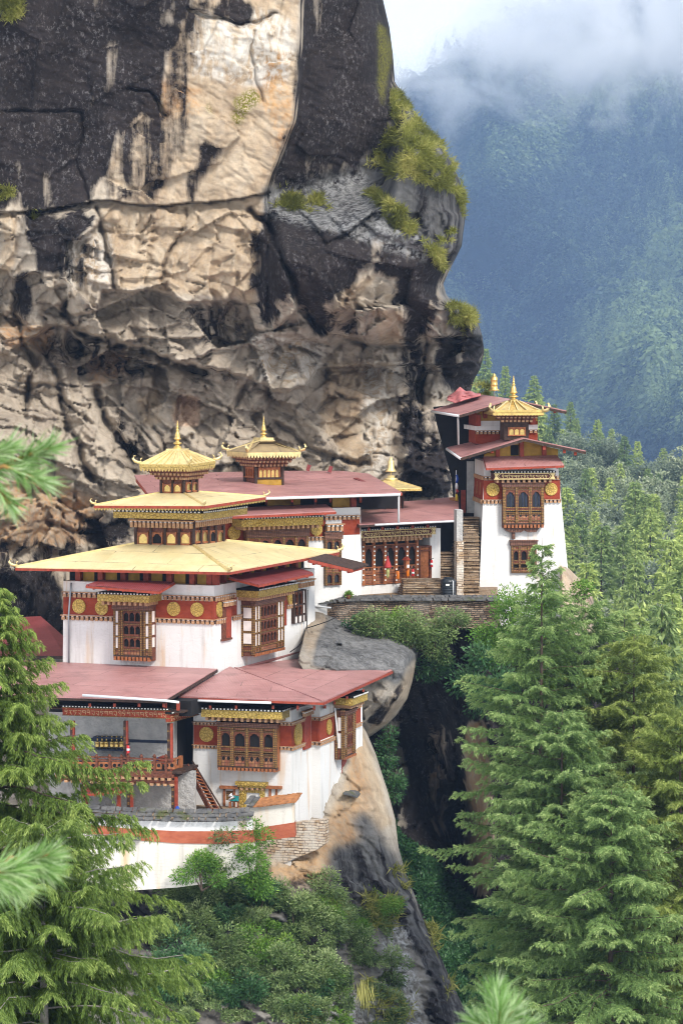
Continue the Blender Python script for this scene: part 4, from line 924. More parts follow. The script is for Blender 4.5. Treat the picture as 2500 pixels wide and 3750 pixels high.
# front bay
b1 = bay(F1, temple, 415, 551, .7, [(.75, 'white'), (.4, 'panel'), (2.5, 'a3'), (.4, 'panel'), (.8, 'white')], [('carved', 2208, 2234), ('mix', 2235, 2284), ('mix', 2285, 2331), ('mix', 2332, 2377), ('panel', 2378, 2400), ('dentil', 2400, 2420)], label='three-tier timber bay window with white side panels')
s0, s1, bo_, to_ = b1['_s']; SF = Face(0, 0, 1, 68, O=F1.p(s1, 0, .7)); mb = MB()
for ya, yb in ((2240, 2280), (2290, 2327), (2337, 2372)):
    ta = F1.st(551, ya, .7)[1]; tb = F1.st(551, yb, .7)[1]; SF.box(mb, .22, .46, tb, ta, -.05, .012)
mb.build('white_panel', [M['pale_panel']], b1)
lintel(F1, (357, 2174, 2201), (547, 2183, 2208), temple, 1.4, 1.4)
awning([F1.w(316, 2141, 2.1), F1.w(585, 2163, 2.1), F1.w(640, 2130, .3), F1.w(372, 2122, .3)], temple)
# right bay
b2 = bay(R1, temple, 933, 1042, .73, [(.5, 'white'), (.42, 'white'), (2.5, 'a5'), (.5, 'white'), (.5, 'white')], [('carved', 2186, 2208), ('mix', 2208, 2262), ('mix', 2263, 2308), ('mix', 2309, 2356), ('panel', 2357, 2378), ('dentil', 2378, 2392)], label='deep timber bay window with rows of narrow arched lights')
s0, s1, bo_, to_ = b2['_s']; SF = Face(0, 0, 1, -22, O=R1.p(s0, 0, .73)); mb = MB(); fr_ = MB()
for ya, yb in ((2226, 2264), (2274, 2310), (2320, 2357)): SF.pbox(mb, 892, ya, 921, yb, -.05, .02, at=0)
SF.pbox(fr_, 881, 2215, 890, 2405, -.05, .03, at=0); SF.pbox(fr_, 922, 2215, 932, 2400, -.05, .03, at=0)
for y in (2217, 2266, 2312, 2359, 2380): SF.pbox(fr_, 891, y, 922, y + 7, -.05, .028, at=0)
mb.build('white_panel', [M['pale_panel']], b2); fr_.build('frame', [M['ornate']], b2)
lintel(R1, (946, 2163, 2188), (1091, 2139, 2163), temple, 1.15, 1.15)
awning([R1.w(946, 2139, 1.9), R1.w(1145, 2096, 1.9), R1.w(1075, 2073, .2), R1.w(838, 2112, .2)], temple)
# narrow red shutter and the tall window beyond the bay
mb = MB(); R1.pbox(mb, 819, 2226, 848, 2340, -.3, .03); o = mb.build('shutter', [M['red_wood']], temple)
mb = MB(); R1.pbox(mb, 816, 2222, 823, 2342, .03, .10); R1.pbox(mb, 822, 2232, 829, 2338, .03, .06); R1.pbox(mb, 816, 2338, 852, 2345, .0, .14); mb.build('frame', [M['wood']], o)
dentils(R1, (815, 2201, 2224), (856, 2192, 2214), temple, .12, .17, .16, white=True)
bay(R1, temple, 1078, 1122, .20, [(1.1, 'glass'), (1.1, 'glass'), (.9, 'white')], [('mix', 2162, 2212), ('mix', 2213, 2250), ('white', 2251, 2280)], name='window', inner='black', frame='wood_dark', deep=.25)
dentils(R1, (1089, 2130, 2155), (1140, 2114, 2142), temple, .18, .2, .22, white=True)
mb = MB(); R1.pbox(mb, 1042, 2188, 1050, 2290, .0, .06); mb.build('shutter', [M['red_wood']], temple)
# attic under the roof
za = zt; ze = F1.st(839, 2094, 1.27)[1]
mb = MB(); c = F1.p(0, za) - F1.n * .55 - R1.n * .55; pts = [c + F1.e * (sl + .6), c, c + R1.e * (sr - .6), c + F1.e * (sl + .6) + R1.e * (sr - .6)]; footprint_block(mb, pts, za, ze + .25); mb.build('attic_shade', [M['black']], temple)  # black box stands in for the shade of the open attic
mb = MB(); pm = MB()
for i in range(7):
    s = sl + .5 + i * (-sl - .7) / 6; F1.box(pm, s, s + .26, za + .003, ze + .1, -.54, -.25)
    if i < 6: F1.box(mb, s + .3, s + .9, za + .003, ze + .2, -.54, -.5)
for i in range(8):
    s = .3 + i * (sr - .6) / 8; R1.box(pm, s, s + .26, za + .003, ze + .1, -.54, -.25); R1.box(mb, s + .3, s + 1.2, za + .003, ze + .2, -.54, -.5)
mb.build('attic_panel', [M['yellow_board']], temple); pm.build('attic_post', [M['red_wood']], temple)
mb = MB()
for i in range(9):
    s = sl - 1.2 + i * (-sl + 2.) / 8; mb.bar(F1.p(s, ze + .12, -.5), F1.p(s, ze - .10, 1.1), .12, .14)
for i in range(9):
    s = -.6 + i * (sr + .8) / 8; mb.bar(R1.p(s, ze + .12, -.5), R1.p(s, ze - .10, 1.1), .12, .14)
mb.build('rafter', [M['red_wood']], temple)
# lower gold roof
of = 1.27
El = F1.w(58, 2076, of); Ec = F1.w(839, 2092, of); Er = R1.w(1240, 2019, of); Eb = El + (Er - Ec); Eb[2] = Er[2]
zl = P(709, 1996, 157.5)[2]
F1b = Face(709, 1996, 157.4, -22); R1b = Face(709, 1996, 157.4, 68)
lw = F1b.st(492, 1990)[0]; ld = R1b.st(826, 1980)[0]
Tc = F1b.O.copy(); Tl = Tc + F1b.e * lw; Tr = Tc + R1b.e * ld; Tb = Tl + R1b.e * ld
hip_roof([El, Ec, Er, Eb], [Tl, Tc, Tr, Tb], temple, 'roof_gold', .07)
# lantern storey with gilt panels
z0 = Tc[2] - .15; z1 = F1b.st(709, 1902)[1]
mb = MB(); footprint_block(mb, [Tl, Tc, Tr, Tb], z0, z1 + .5); lant = mb.build('lantern_storey', [M['wood']], temple)
def gilt_row(F, xs, yt, yb, parent, dark=()):
    gm_, fm = MB(), MB(); dk = MB()
    for k, (xa, xb) in enumerate(xs):
        s0 = F.st(xa, yb, .03)[0]; s1 = F.st(xb, yb, .03)[0]; t1 = F.st((xa + xb) / 2, yt, .03)[1]; t0 = F.st((xa + xb) / 2, yb, .03)[1]
        F.box(dk if k in dark else gm_, s0, s1, t0, t1, -.02, .012); arch_plate(F, fm, s0, s1, t0 + .60 * (t1 - t0), t1, .013, .06)
        F.box(fm, s0 - .07, s0, t0 - .03, t1 + .03, .0, .07); F.box(fm, s1, s1 + .07, t0 - .03, t1 + .03, .0, .07); F.box(fm, s0 - .001, s1 + .001, t0 - .09, t0, .0, .068)
    gm_.build('gilt_panel', [M['gold_metal']], parent); fm.build('frame', [M['wood_orange']], parent)
    if dk.v: dk.build('pane', [M['black']], parent)
gilt_row(F1b, [(508, 540), (560, 592), (611, 643), (663, 694)], 1950, 1990, lant, dark=(1,))
gilt_row(R1b, [(715, 735), (742, 761), (770, 788), (797, 818)], 1942, 1982, lant, dark=(2,))
mb = MB()
for x in (493, 548, 600, 652, 703): F1b.pbox(mb, x, 1928, x + 8, 1995, 0, .10)
for x in (710, 737, 764, 790, 819): R1b.pbox(mb, x, 1925, x + 5, 1990, 0, .10)
mb.build('post', [M['wood_dark']], lant)
s0_ = lw - .12
dentils(F1b, (480, 1903, 1932), (712, 1905, 1933), lant, .12, .22, .22); dentils(R1b, (712, 1903, 1932), (838, 1885, 1914), lant, .12, .22, .22)
mb = MB(); zc0 = F1b.st(721, 1904, .9)[1]; zc1 = F1b.st(721, 1881, .9)[1]
c = ring(F1b, R1b, lw - 1.8 + .25, ld + 1.6, .85, .85, zc0); footprint_block(mb, c, zc0, zc1); cb = mb.build('cornice', [M['gold_band']], lant)
mb = MB()
for F, n_, a0, a1 in ((F1b, 22, lw - .7, .8), (R1b, 24, -.8, ld + .7)):
    F.box(mb, a0, a1, zc1 + .003, zc1 + .11, .5, .87, 0)
    for k in range(n_): s = a0 + (k + .3) * (a1 - a0) / n_; F.box(mb, s, s + .09, zc1 + .02, zc1 + .09, .86, .90, 1)
mb.build('dot_row', [M['black'], M['dot']], cb)
# second gold roof
el = F1b.w(346, 1849, 1.75); ec = F1b.w(748, 1851, 1.75); er = R1b.w(972, 1818, 1.75); eb = el + (er - ec); eb[2] = er[2]
F1c = Face(675, 1806, 158.6, -22); R1c = Face(675, 1806, 158.6, 68)
cw = F1c.st(585, 1803)[0]; cd = R1c.st(728, 1799)[0]
tc = F1c.O.copy(); tl = tc + F1c.e * cw; tr = tc + R1c.e * cd; tb_ = tl + R1c.e * cd
# the plan corners that keep the eaves level
E2 = [el, ec, er, eb]; r2 = hip_roof(E2, [tl, tc, tr, tb_], temple, 'roof_gold', .06, hornsize=.26, hip_w=.10)
fringe([e - np.array([0, 0, .07]) for e in E2], r2, .20)
mb = MB(); footprint_block(mb, [ec + F1b.e * (-4.4) - F1b.n * .9 - R1b.n * .0, ec - F1b.n * .9 - R1b.n * .9, er - R1b.n * .9, el + (er - ec)], zc1 + .12, ec[2] + .05); mb.build('attic_shade', [M['black']], r2)  # black box painting the shade under the second roof
mb = MB()
for i in range(7):
    f = (i + .5) / 7; p = el + (ec - el) * f; mb.bar(p + np.array([0, 0, -.14]), p - F1b.n * .9 + np.array([0, 0, -.05]), .10, .12); p = ec + (er - ec) * f; mb.bar(p + np.array([0, 0, -.14]), p - R1b.n * .9 + np.array([0, 0, -.05]), .10, .12)
mb.build('rafter', [M['red_wood']], r2)
# cupola
def cupola(F, R, w, d, yt_px, x_px, parent, eave, horns, gold='roof_gold', pin=None, pinmat='gold_metal', fr_h=.24, windows=(), rwindows=(), over=.9):
    """small lantern with bracketed cornice, flared roof and spire; eave: pixel rows"""
    c = F.O.copy(); z0 = c[2] - .1; z1 = F.st(x_px, yt_px)[1]; mb = MB(); P4 = [c + F.e * w, c, c + R.e * d, c + F.e * w + R.e * d]
    footprint_block(mb, P4, z0, z1); o = mb.build('cupola', [M['wood']], parent)
    return o, P4, z1
cup, P4, zz = cupola(F1c, R1c, cw, cd, 1738, 675, temple, None, None)
gilt_row(F1c, [(601, 624), (638, 661)], 1772, 1800, cup); gilt_row(R1c, [(683, 700), (706, 722)], 1766, 1795, cup)
mb = MB()
for x in (586, 628, 667): F1c.pbox(mb, x, 1760, x + 7, 1806, 0, .08)
for x in (676, 701, 722): R1c.pbox(mb, x, 1757, x + 4, 1803, 0, .08)
mb.build('post', [M['wood_dark']], cup)
def bracket_tiers(F, R, P4, zs, parent, step=.16, mats=('wood', 'dentil_tan')):
    """stepped cornice of beam ends"""
    c = sum(P4) / 4; mb = MB(); base = P4
    for k, (za_, zb_) in enumerate(zs):
        g_ = step * (k + 1); pl = [P4[0] + F.n * g_ - R.n * g_, P4[1] + F.n * g_ + R.n * g_, P4[2] - F.n * g_ + R.n * g_, P4[3] - F.n * g_ - R.n * g_]
        footprint_block(mb, pl, za_ + (zb_ - za_) * .55, zb_, 0, 0)
        for A, B, nn in ((pl[0], pl[1], F.n), (pl[1], pl[2], R.n)):
            L = np.linalg.norm((B - A)[:2]); n_ = max(3, int(L / .2)); d_ = (B - A) / L; d_[2] = 0
            for j in range(n_):
                a = A + d_ * (j + .22) * L / n_; b = a + d_ * .56 * L / n_
                q = lambda z: [np.array([*(a - nn * .3)[:2], z]), np.array([*(b - nn * .3)[:2], z]), np.array([*(b - nn * .01)[:2], z]), np.array([*(a - nn * .01)[:2], z])]
                mb.prism(q(za_), q(za_ + (zb_ - za_) * .55 - .003), 1)
    return mb.build('bracket_cornice', [M[mats[0]], M[mats[1]]], parent)
zA = F1c.st(675, 1757)[1]; zB = F1c.st(675, 1735, .3)[1]; zC = F1c.st(675, 1712, .6)[1]
bracket_tiers(F1c, R1c, P4, [(zA, zA + (zC - zA) * .33), (zA + (zC - zA) * .34, zA + (zC - zA) * .66), (zA + (zC - zA) * .67, zC)], cup, .19)
e0 = F1c.w(512, 1699, .95); e1 = F1c.w(693, 1700, .95); e2 = R1c.w(788, 1687, .95); e3 = e0 + (e2 - e1); e3[2] = e2[2]
apx = np.array([*((e0 + e2) / 2)[:2], P(652, 1649, 160)[2]]); hw = .42
t4 = [apx + F1c.e * -hw - R1c.e * hw, apx + F1c.e * hw - R1c.e * hw, apx + F1c.e * hw + R1c.e * hw, apx - F1c.e * hw + R1c.e * hw]
r3 = hip_roof([e0, e1, e2, e3], t4, cup, 'gold_pale', .05, hornsize=.36, hip_w=.08, fascia='gold_fringe')
fringe([e - np.array([0, 0, .05]) for e in (e0, e1, e2, e3)], cup, .32, sides=(0, 1), band=.5)
mb = MB(); 
for A, B, nn in ((e0, e1, t4[0:2]), (e1, e2, t4[1:3])):
    for f in (.2, .35, .5, .65, .8): mb.bar(A + (B - A) * f + np.array([0, 0, .03]), nn[0] + (nn[1] - nn[0]) * f + np.array([0, 0, .03]), .04, .04)
mb.build('roof_rib', [M['gold_pale']], r3)
mb = MB(); footprint_block(mb, t4, apx[2] - .05, apx[2] + .12); mb.build('roof_cap', [M['gold_pale']], r3)
pinnacle(apx + np.array([0, 0, .1]), (1650 - 1546) / FPX * 160, cup, fat=.85)
# drain pipe on the front wall and rear eave of dark timber
mb = MB(); mb.tube([F1.w(262, 2134, .12), F1.w(258, 2180, .16), F1.w(252, 2260, .14), F1.w(253, 2440, .10)], .045, 6); mb.build('drain_pipe', [M['pipe_grey']], temple)
mb = MB(); A = R1.w(1130, 2045, 1.5); B = R1.w(1289, 2083, 2.6)
mb.slab([A, B, B + R1.e * 2.2 + np.array([0, 0, .1]), A + R1.e * 2.2 + np.array([0, 0, .1])], .10); o = mb.build('rear_eave', [M['wood_dark']], temple)
mb = MB(); mb.bar(A + np.array([0, 0, -.12]), B + np.array([0, 0, -.12]), .12, .16)
for k in range(5): q = A + (B - A) * (k + .5) / 5; mb.bar(q + np.array([0, 0, -.22]), q + R1.e * 2 + np.array([0, 0, -.15]), .1, .12)
mb.build('rafter', [M['red_wood']], o)
# ------------------------------------------------------------------ the lower house on the rock
F2 = Face(1066, 2602, 149.5, -17); R2a = Face(1066, 2602, 149.5, 73)
s_e = R2a.st(1138, 2580)[0]; c2 = R2a.p(s_e, F2.O[2])
F2b = Face(0, 0, 1, -17, O=c2); s_b = F2b.st(1171, 2590)[0]; c3 = F2b.p(s_b, F2.O[2]); R2 = Face(0, 0, 1, 73, O=c3)
s_r = R2.st(1326, 2652)[0]; s_l = F2.st(709, 2650)[0]; zt = F2.O[2]; zb = P(1075, 3240, 149)[2]
house = thing('house', 'lower white house with red hip roof and gold discs, standing on the ochre rock', 'house', P(1000, 3000, 152))
mb = MB(); cbk = F2.p(s_l, zt) + R2.e * 5.5
footprint_block(mb, [F2.p(s_l, zt), F2.O, c2, c3, R2.p(s_r, zt), cbk + F2.e * 3], zb, zt, .10); mb.build('wall', [M['white']], house)
segs = [(F2, (709, 2655, 2728), (800, 2657, 2731)), (F2, (1015, 2657, 2733), (1067, 2657, 2736)), (R2a, (1067, 2657, 2736), (1113, 2641, 2722)), (F2b, (1140, 2637, 2716), (1171, 2639, 2718)), (R2, (1171, 2639, 2718), (1234, 2617, 2694)), (R2, (1300, 2596, 2655), (1320, 2590, 2645))]
for k, (F, L, Rr) in enumerate(segs):
    s0, s1, t0, t1 = span(F, L, Rr, .02); b = MB(); F.box(b, s0, s1, t0, t1, -.1, .02 + .003 * (k % 2)); b.build('red_band', [M['red']], house)
    dentils(F, (L[0] - 2, L[1] - 12, L[1]), (Rr[0], Rr[1] - 12, Rr[1]), house, .03, .17, .10); dentils(F, (L[0] - 2, L[2] - 2, L[2] + 12), (Rr[0], Rr[2] - 2, Rr[2] + 12), house, .035, .17, .10)
medallion(F2, 757, 2689, 26, house); medallion(R2a, 1090, 2689, 14, house); medallion(R2, 1203, 2662, 8.5, house)
bx = bay(F2, house, 796, 1012, .62, [(1, 'open')] * 4, [('carved', 2647, 2664), ('panel', 2665, 2676), ('open', 2677, 2735), ('rail', 2736, 2750), ('dark', 2751, 2758), ('rail', 2759, 2765), ('diamond', 2766, 2808), ('dentil', 2808, 2824)], label='wide four-light timber bay window with diamond cut-outs', inner='black', body='wood_orange', post=.16)
lintel(F2, (736, 2600, 2626), (1032, 2606, 2634), house, 1.15, 1.15)
# red shutter in the recess and its bracket
mb = MB(); R2a.pbox(mb, 1115, 2622, 1139, 2742, -.1, .10); mb.build('shutter', [M['red_wood']], house)
dentils(R2a, (1105, 2604, 2624), (1140, 2594, 2616), house, .16, .15, .16, white=True)
# side bay
bs = bay(R2, house, 1262, 1303, .55, [(.9, 'white'), (2.6, 'a4'), (.8, 'white')], [('carved', 2597, 2612), ('mix', 2613, 2680), ('mix', 2681, 2735), ('panel', 2736, 2762), ('dentil', 2762, 2774)], label='narrow side bay window with a white strip and dark lights')
s0, s1, _, _ = bs['_s']; SF = Face(0, 0, 1, -17, O=R2.p(s0, 0, .55)); mb = MB(); fr_ = MB()
for ya, yb in ((2628, 2676), (2686, 2740)): SF.pbox(mb, 1237, ya, 1248, yb, -.04, .02, at=0)
SF.pbox(fr_, 1229, 2600, 1236, 2782, -.04, .03, at=0); SF.pbox(fr_, 1249, 2600, 1262, 2778, -.04, .03, at=0)
mb.build('white_panel', [M['pale_panel']], bs); fr_.build('frame', [M['ornate']], bs)
lintel(R2, (1291, 2561, 2588), (1345, 2535, 2560), house, .95, .95)
mb = MB(); R2.pbox(mb, 1252, 2780, 1270, 2897, -.04, .06); mb.build('post', [M['red_wood']], house)
mb = MB(); mb.tube([R2.w(1226, 2592, .25), R2.w(1243, 2780, .2)], .04, 6); mb.build('drain_pipe', [M['pipe']], house)
# ground-floor door with yellow frame and two small windows
mb = MB(); F2.pbox(mb, 900, 2898, 955, 2990, -.2, .012, at=.0); door = mb.build('door', [M['black']], house)
mb = MB(); F2.pbox(mb, 864, 2863, 978, 2876, 0, .34, at=.2); F2.pbox(mb, 877, 2876, 902, 2990, 0, .14, at=.1); F2.pbox(mb, 952, 2876, 969, 2990, 0, .14, at=.1); F2.pbox(mb, 870, 2877, 974, 2884, 0, .26, at=.2)
F2.pbox(mb, 903, 2890, 951, 2903, 0, .10, at=.1); mb.build('frame', [M['gold_band']], door)
mb = MB()
for k in range(5): F2.pbox(mb, 882 + k * 19, 2884, 890 + k * 19, 2894, 0, .24, at=.2)
mb.build('beam_end', [M['dentil_tan']], door)
for xa, xb, la, lb, yb in ((818, 862, 806, 874, 2975), (985, 1016, 972, 1032, 2935)):
    mb = MB(); F2.pbox(mb, xa, 2886, xb, yb, -.2, .012, at=0); w_ = mb.build('window', [M['black']], house)
    mb = MB(); F2.pbox(mb, la, 2878, lb, 2888, 0, .22, at=.1); F2.pbox(mb, xa, 2889, xa + 8, yb, 0, .10, at=.05); F2.pbox(mb, xb - 7, 2889, xb, yb, 0, .10, at=.05); mb.build('frame', [M['wood_orange']], w_)
    if xa == 818:
        mb = MB(); F2.pbox(mb, 828, 2896, 853, 2930, -.05, .05, at=.05); F2.pbox(mb, 829, 2960, 855, 2974, -.05, .12, at=.05); mb.build('panel', [M['ornate']], w_)
# flaking stone base and slate ledge
mb = MB(); F2.poly(mb, [(1078, 3012), (1192, 3000), (1192, 3088), (1160, 3112), (1100, 3136), (1040, 3160), (990, 3182), (930, 3190), (925, 3075), (1078, 3060)], -.4, .16, at=.1); mb.build('stone_base', [M['stone_white']], house)
mb = MB(); R2.poly(mb, [(1190, 2996), (1214, 2985), (1222, 3040), (1205, 3075), (1190, 3085)], -.4, .1, at=.05); mb.build('stone_base', [M['stone_white']], house)
# roof: low hip; front slope and right slope meet on a hip line
eo = 1.5
A = R1.w(841, 2441, .03); B = R1.w(863, 2447, .25); Cc = F2.w(1183, 2568, eo); Dd = F2.w(656, 2558, eo); Ee = R1.w(1110, 2381, .03); Ff = P(1171, 2391, 168.5); Gg = R2.w(1436, 2453, 1.3)
Dd[2] = Cc[2] + .02
# back-right eave end lies farther; keep it level with the front eave
Gg = ray(1436, 2453) * (Cc[2] / ray(1436, 2453)[2])
mb = MB(); th = np.array([0, 0, .07])
for pl in ([A, Dd, Cc, B], [B, Cc, Gg], [B, Gg, Ff], [B, Ff, Ee]):
    mb.prism([p - th for p in pl], pl)
roof = mb.build('roof', [M['roof_pink']], house)
mb = MB(); mb.bar(Dd - th * 1.7, Cc - th * 1.7, .06, .10); mb.bar(Cc - th * 1.7, Gg - th * 1.7, .06, .12); mb.bar(A - th * 1.2, Dd - th * 1.2, .06, .12); mb.build('fascia', [M['red_wood']], roof)
mb = MB(); mb.bar(B + th * .4, Cc + th * .4, .16, .05); mb.build('hip_ridge', [M['roof_pink']], roof)
mb = MB(); mb.tube([F2.w(650, 2564, eo + .12), F2.w(993, 2574, eo + .12)], .06, 7); mb.build('gutter', [M['pipe']], roof)
mb = MB()
for x in (690, 770, 865, 1000, 1090, 1150): mb.bar(F2.w(x, 2590, eo - .15), F2.w(x, 2596, .1), .11, .15)
for x in (1190, 1225, 1270, 1330): mb.bar(R2.w(x, 2588 - (x - 1190) * .42, 1.1), R2.w(x, 2590 - (x - 1190) * .42, .05), .1, .13)
mb.build('rafter', [M['red_wood']], roof)
mb = MB(); footprint_block(mb, [F2.p(s_l, 0, -.5), F2.O - F2.n * .5 - R2.n * .5, c3 - R2.n * .5, R2.p(s_r, 0, -.5), cbk + F2.e * 3], zt, Cc[2] + .12); mb.build('attic_shade', [M['black']], house)  # black core for the shade under the house eaves
# slate ledge on the rock
ld = thing('slate_ledge', 'grey slate slab sticking out of the ochre rock under the red post', 'ledge', R2.w(1290, 2900, .5))
mb = MB(); q = [R2.w(1255, 2903, .75), R2.w(1308, 2917, 1.0), R2.w(1330, 2890, .5), R2.w(1290, 2880, -.1)]; mb.slab(q, .07); mb.build('slab', [M['slate']], ld)
mb = MB(); mb.bar(R2.w(1285, 2912, .6), R2.w(1287, 2950, .3), .35, .35); mb.build('stone_corbel', [M['stone_white']], ld)

# ------------------------------------------------------------------ gallery wing with balcony
F3 = Face(621, 2612, 147.4, -15); R3 = Face(621, 2612, 147.4, 68)
gal = thing('gallery_house', 'timber gallery wing with balcony railing and painted posts left of the lower house', 'gallery', P(480, 2990, 148.5))
bkz0 = P(480, 3010, 149)[2]
mb = MB(); F3.pbox(mb, 180, 2592, 640, 2825, -2.7, -2.35, at=-2.35); mb.build('back_wall', [M['plaster']], gal)
mb = MB(); F3.pbox(mb, 180, 2815, 712, 3020, -1.5, -1.2, at=-1.2); mb.build('lower_wall', [M['plaster']], gal)
mb = MB(); F3.pbox(mb, 630, 2590, 712, 2830, -4.6, -4.5, at=-4.5); F3.pbox(mb, 626, 2600, 634, 2830, -4.4, -2.4, at=-2.4); mb.build('shade_panel', [M['black']], gal)  # black panels stand in for the shade deep in the recess
mb = MB(); a_ = F3.st(180, 2800, 0)[0]; b_ = F3.st(668, 2800, 0)[0]; zf = F3.st(600, 2832, 0)[1]
F3.box(mb, a_, b_, zf, zf + .12, -2.4, -.02); F3.box(mb, a_, b_, zf + 2.75, zf + 2.82, -4., -.1); mb.build('floor_slab', [M['wood_dark']], gal)
mb = MB(); F3.pbox(mb, 250, 2706, 612, 2716, -2.35, -2.28, at=-2.3); mb.build('dado_rail', [M['blue_dark']], gal)
# painted frieze beams
def frieze(F, L, Rr, seed):
    s0, s1, t0, t1 = span(F, L, Rr, .05); mb = MB(); F.box(mb, s0, s1, t0, t1, -.15, .05, 0); h = t1 - t0
    o = mb.build('frieze_beam', [M['red']], gal); mb = MB()
    F.box(mb, s0 - .02, s1 + .02, t1 - .06 * h, t1 + .02 * h, -.1, .10, 0); F.box(mb, s0 - .02, s1 + .02, t0, t0 + .08 * h, -.1, .09, 0); mb.build('moulding', [M['ornate']], o)
    mb = MB(); n = int((s1 - s0) / .15); F.box(mb, s0 - .05, s1 + .05, t1 + .025 * h, t1 + .10, -.15, .14, 0)
    for k in range(n): s = s0 + (k + .3) * (s1 - s0) / n; F.box(mb, s, s + .065, t1 + .035, t1 + .085, .13, .165, 1)
    mb.build('dot_row', [M['black'], M['dot']], o)
    glyphs(F, s0 + .1, s1 - .1, t0 + .12 * h, t1 - .10 * h, .052, seed, o, mat='dentil_tan')
frieze(F3, (230, 2580, 2610), (621, 2612, 2642), 5); frieze(R3, (622, 2612, 2642), (728, 2592, 2622), 6)
# posts
def post(px, y0, y1, w, off, two=True):
    mb = MB(); F3.pbox(mb, px, y0, px + w * .55, y1, off - .14, off, 0, at=off); F3.pbox(mb, px + w * .55 + .2, y0, px + w, y1, off - .14, off - .01, 1, at=off)
    o = mb.build('post', [M['wood_dark'], M['red_wood']], gal); mb = MB()
    for k in range(5):
        y = y0 + (y1 - y0) * (.12 + .18 * k); F3.pbox(mb, px + w * .08, y, px + w * .48, y + 9, off - .01, off + .02, 0, at=off)
    mb.build('painted_block', [M['ornate']], o)
for x in (258, 453): post(x, 2640, 2835, 15, -.05)
post(613, 2650, 2840, 18, -.05)
for x in (300, 465, 628): post(x, 2845, 2985, 21, -.12)
# railing
rl = MB(); F3.pbox(rl, 200, 2772, 630, 2778, -.10, .0); F3.pbox(rl, 200, 2782, 630, 2788, -.10, .0); F3.pbox(rl, 200, 2818, 630, 2832, -.10, .01); rail = rl.build('railing', [M['wood']], gal)
mb = MB(); op = MB()
for k, x in enumerate(range(262, 610, 48)):
    F3.pbox(mb, x + 4, 2790, x + 42, 2817, -.08, -.02)
    for j in (0, 1):
        s, t = F3.st(x + 14 + j * 18, 2803, -.02); F3.disc(op, s, t, .085, -.03, -.012, 12)
mb.build('rail_panel', [M['wood_orange']], rail); op.build('cut_out', [M['black']], rail)
for x in (258, 306, 354, 402, 446, 470, 518, 566, 608):
    mb = MB(); F3.pbox(mb, x - 4, 2775, x + 4, 2832, -.10, .03); s, t = F3.st(x, 2770, -.03); mb.lathe(F3.p(s, t - .08, -.03), [(.05, 0), (.085, .05), (.085, .10), (.05, .15), (.02, .19)], 8); mb.build('baluster', [M['wood']], rail)
mb = MB()
R3.pbox(mb, 624, 2806, 668, 2815, -.10, 0); R3.pbox(mb, 624, 2776, 668, 2782, -.1, 0); R3.pbox(mb, 662, 2768, 670, 2822, -.1, .03); R3.pbox(mb, 640, 2784, 648, 2810, -.08, -.01); mb.build('side_rail', [M['wood_orange']], rail)
mb = MB(); s0 = F3.st(200, 2850, .1)[0]; s1 = F3.st(634, 2850, .1)[0]; zt_ = F3.st(500, 2833, .1)[1]
F3.box(mb, s0, s1, zt_ - .16, zt_, -.3, .05, 0); F3.box(mb, s0, s1, zt_ - .42, zt_ - .26, -.3, .02, 0)
n = int((s1 - s0) / .30)
for k in range(n): s = s0 + (k + .2) * (s1 - s0) / n; F3.box(mb, s, s + .15, zt_ - .265, zt_ - .155, -.3, .16, 1); F3.box(mb, s + .1, s + .25, zt_ - .52, zt_ - .42, -.3, .12, 1)
mb.build('floor_beam', [M['wood'], M['dentil_tan']], gal)
mb = MB(); mb.bar(R3.w(622, 2848, .02), R3.w(680, 2826, .02), .12, .12); mb.build('landing_beam', [M['wood_dark']], gal)
# roof over the gallery
eA = F3.w(606, 2562, 1.1); eL = F3.w(-120, 2530, 1.1); eL[2] = eA[2]; tR = F1.w(796, 2449, .05); tL = F1.w(-60, 2430, .05); tL[2] = tR[2]
mb = MB(); mb.slab([eL, eA, tR, tL], .07); groof = mb.build('roof', [M['roof_pink']], gal)
mb = MB(); mb.bar(eL - th * 1.8, eA - th * 1.8, .06, .1); mb.bar(eA - th * 1.4, tR - th * 1.4, .06, .13); mb.build('fascia', [M['wood_dark']], groof)
mb = MB(); mb.tube([F3.w(303, 2546, 1.25), F3.w(606, 2566, 1.25), F3.w(656, 2572, 1.25)], .06, 7); mb.build('gutter', [M['pipe']], groof)
mb = MB()
for x in (330, 420, 510, 600): mb.bar(F3.w(x, 2583, .9), F3.w(x, 2580, -1.5), .12, .15)
F3.pbox(mb, 597, 2575, 609, 2608, -.12, .02); F3.pbox(mb, 646, 2572, 656, 2602, -.2, -.05); mb.build('rafter', [M['red_wood']], groof)
mb = MB(); F3.pbox(mb, 180, 2560, 700, 2615, -4.6, -.9, at=-.9); mb.build('attic_shade', [M['black']], gal)  # black filler imitating the under-roof shade of the gallery
# little red awning low on the left
awning([F3.w(300, 2905, .9), F3.w(458, 2888, .9), F3.w(452, 2868, -.6), F3.w(300, 2868, -.6)], gal, 'roof_red')
mb = MB(); F3.pbox(mb, 428, 2895, 440, 2985, .3, .42); mb.build('post', [M['red_wood']], gal)
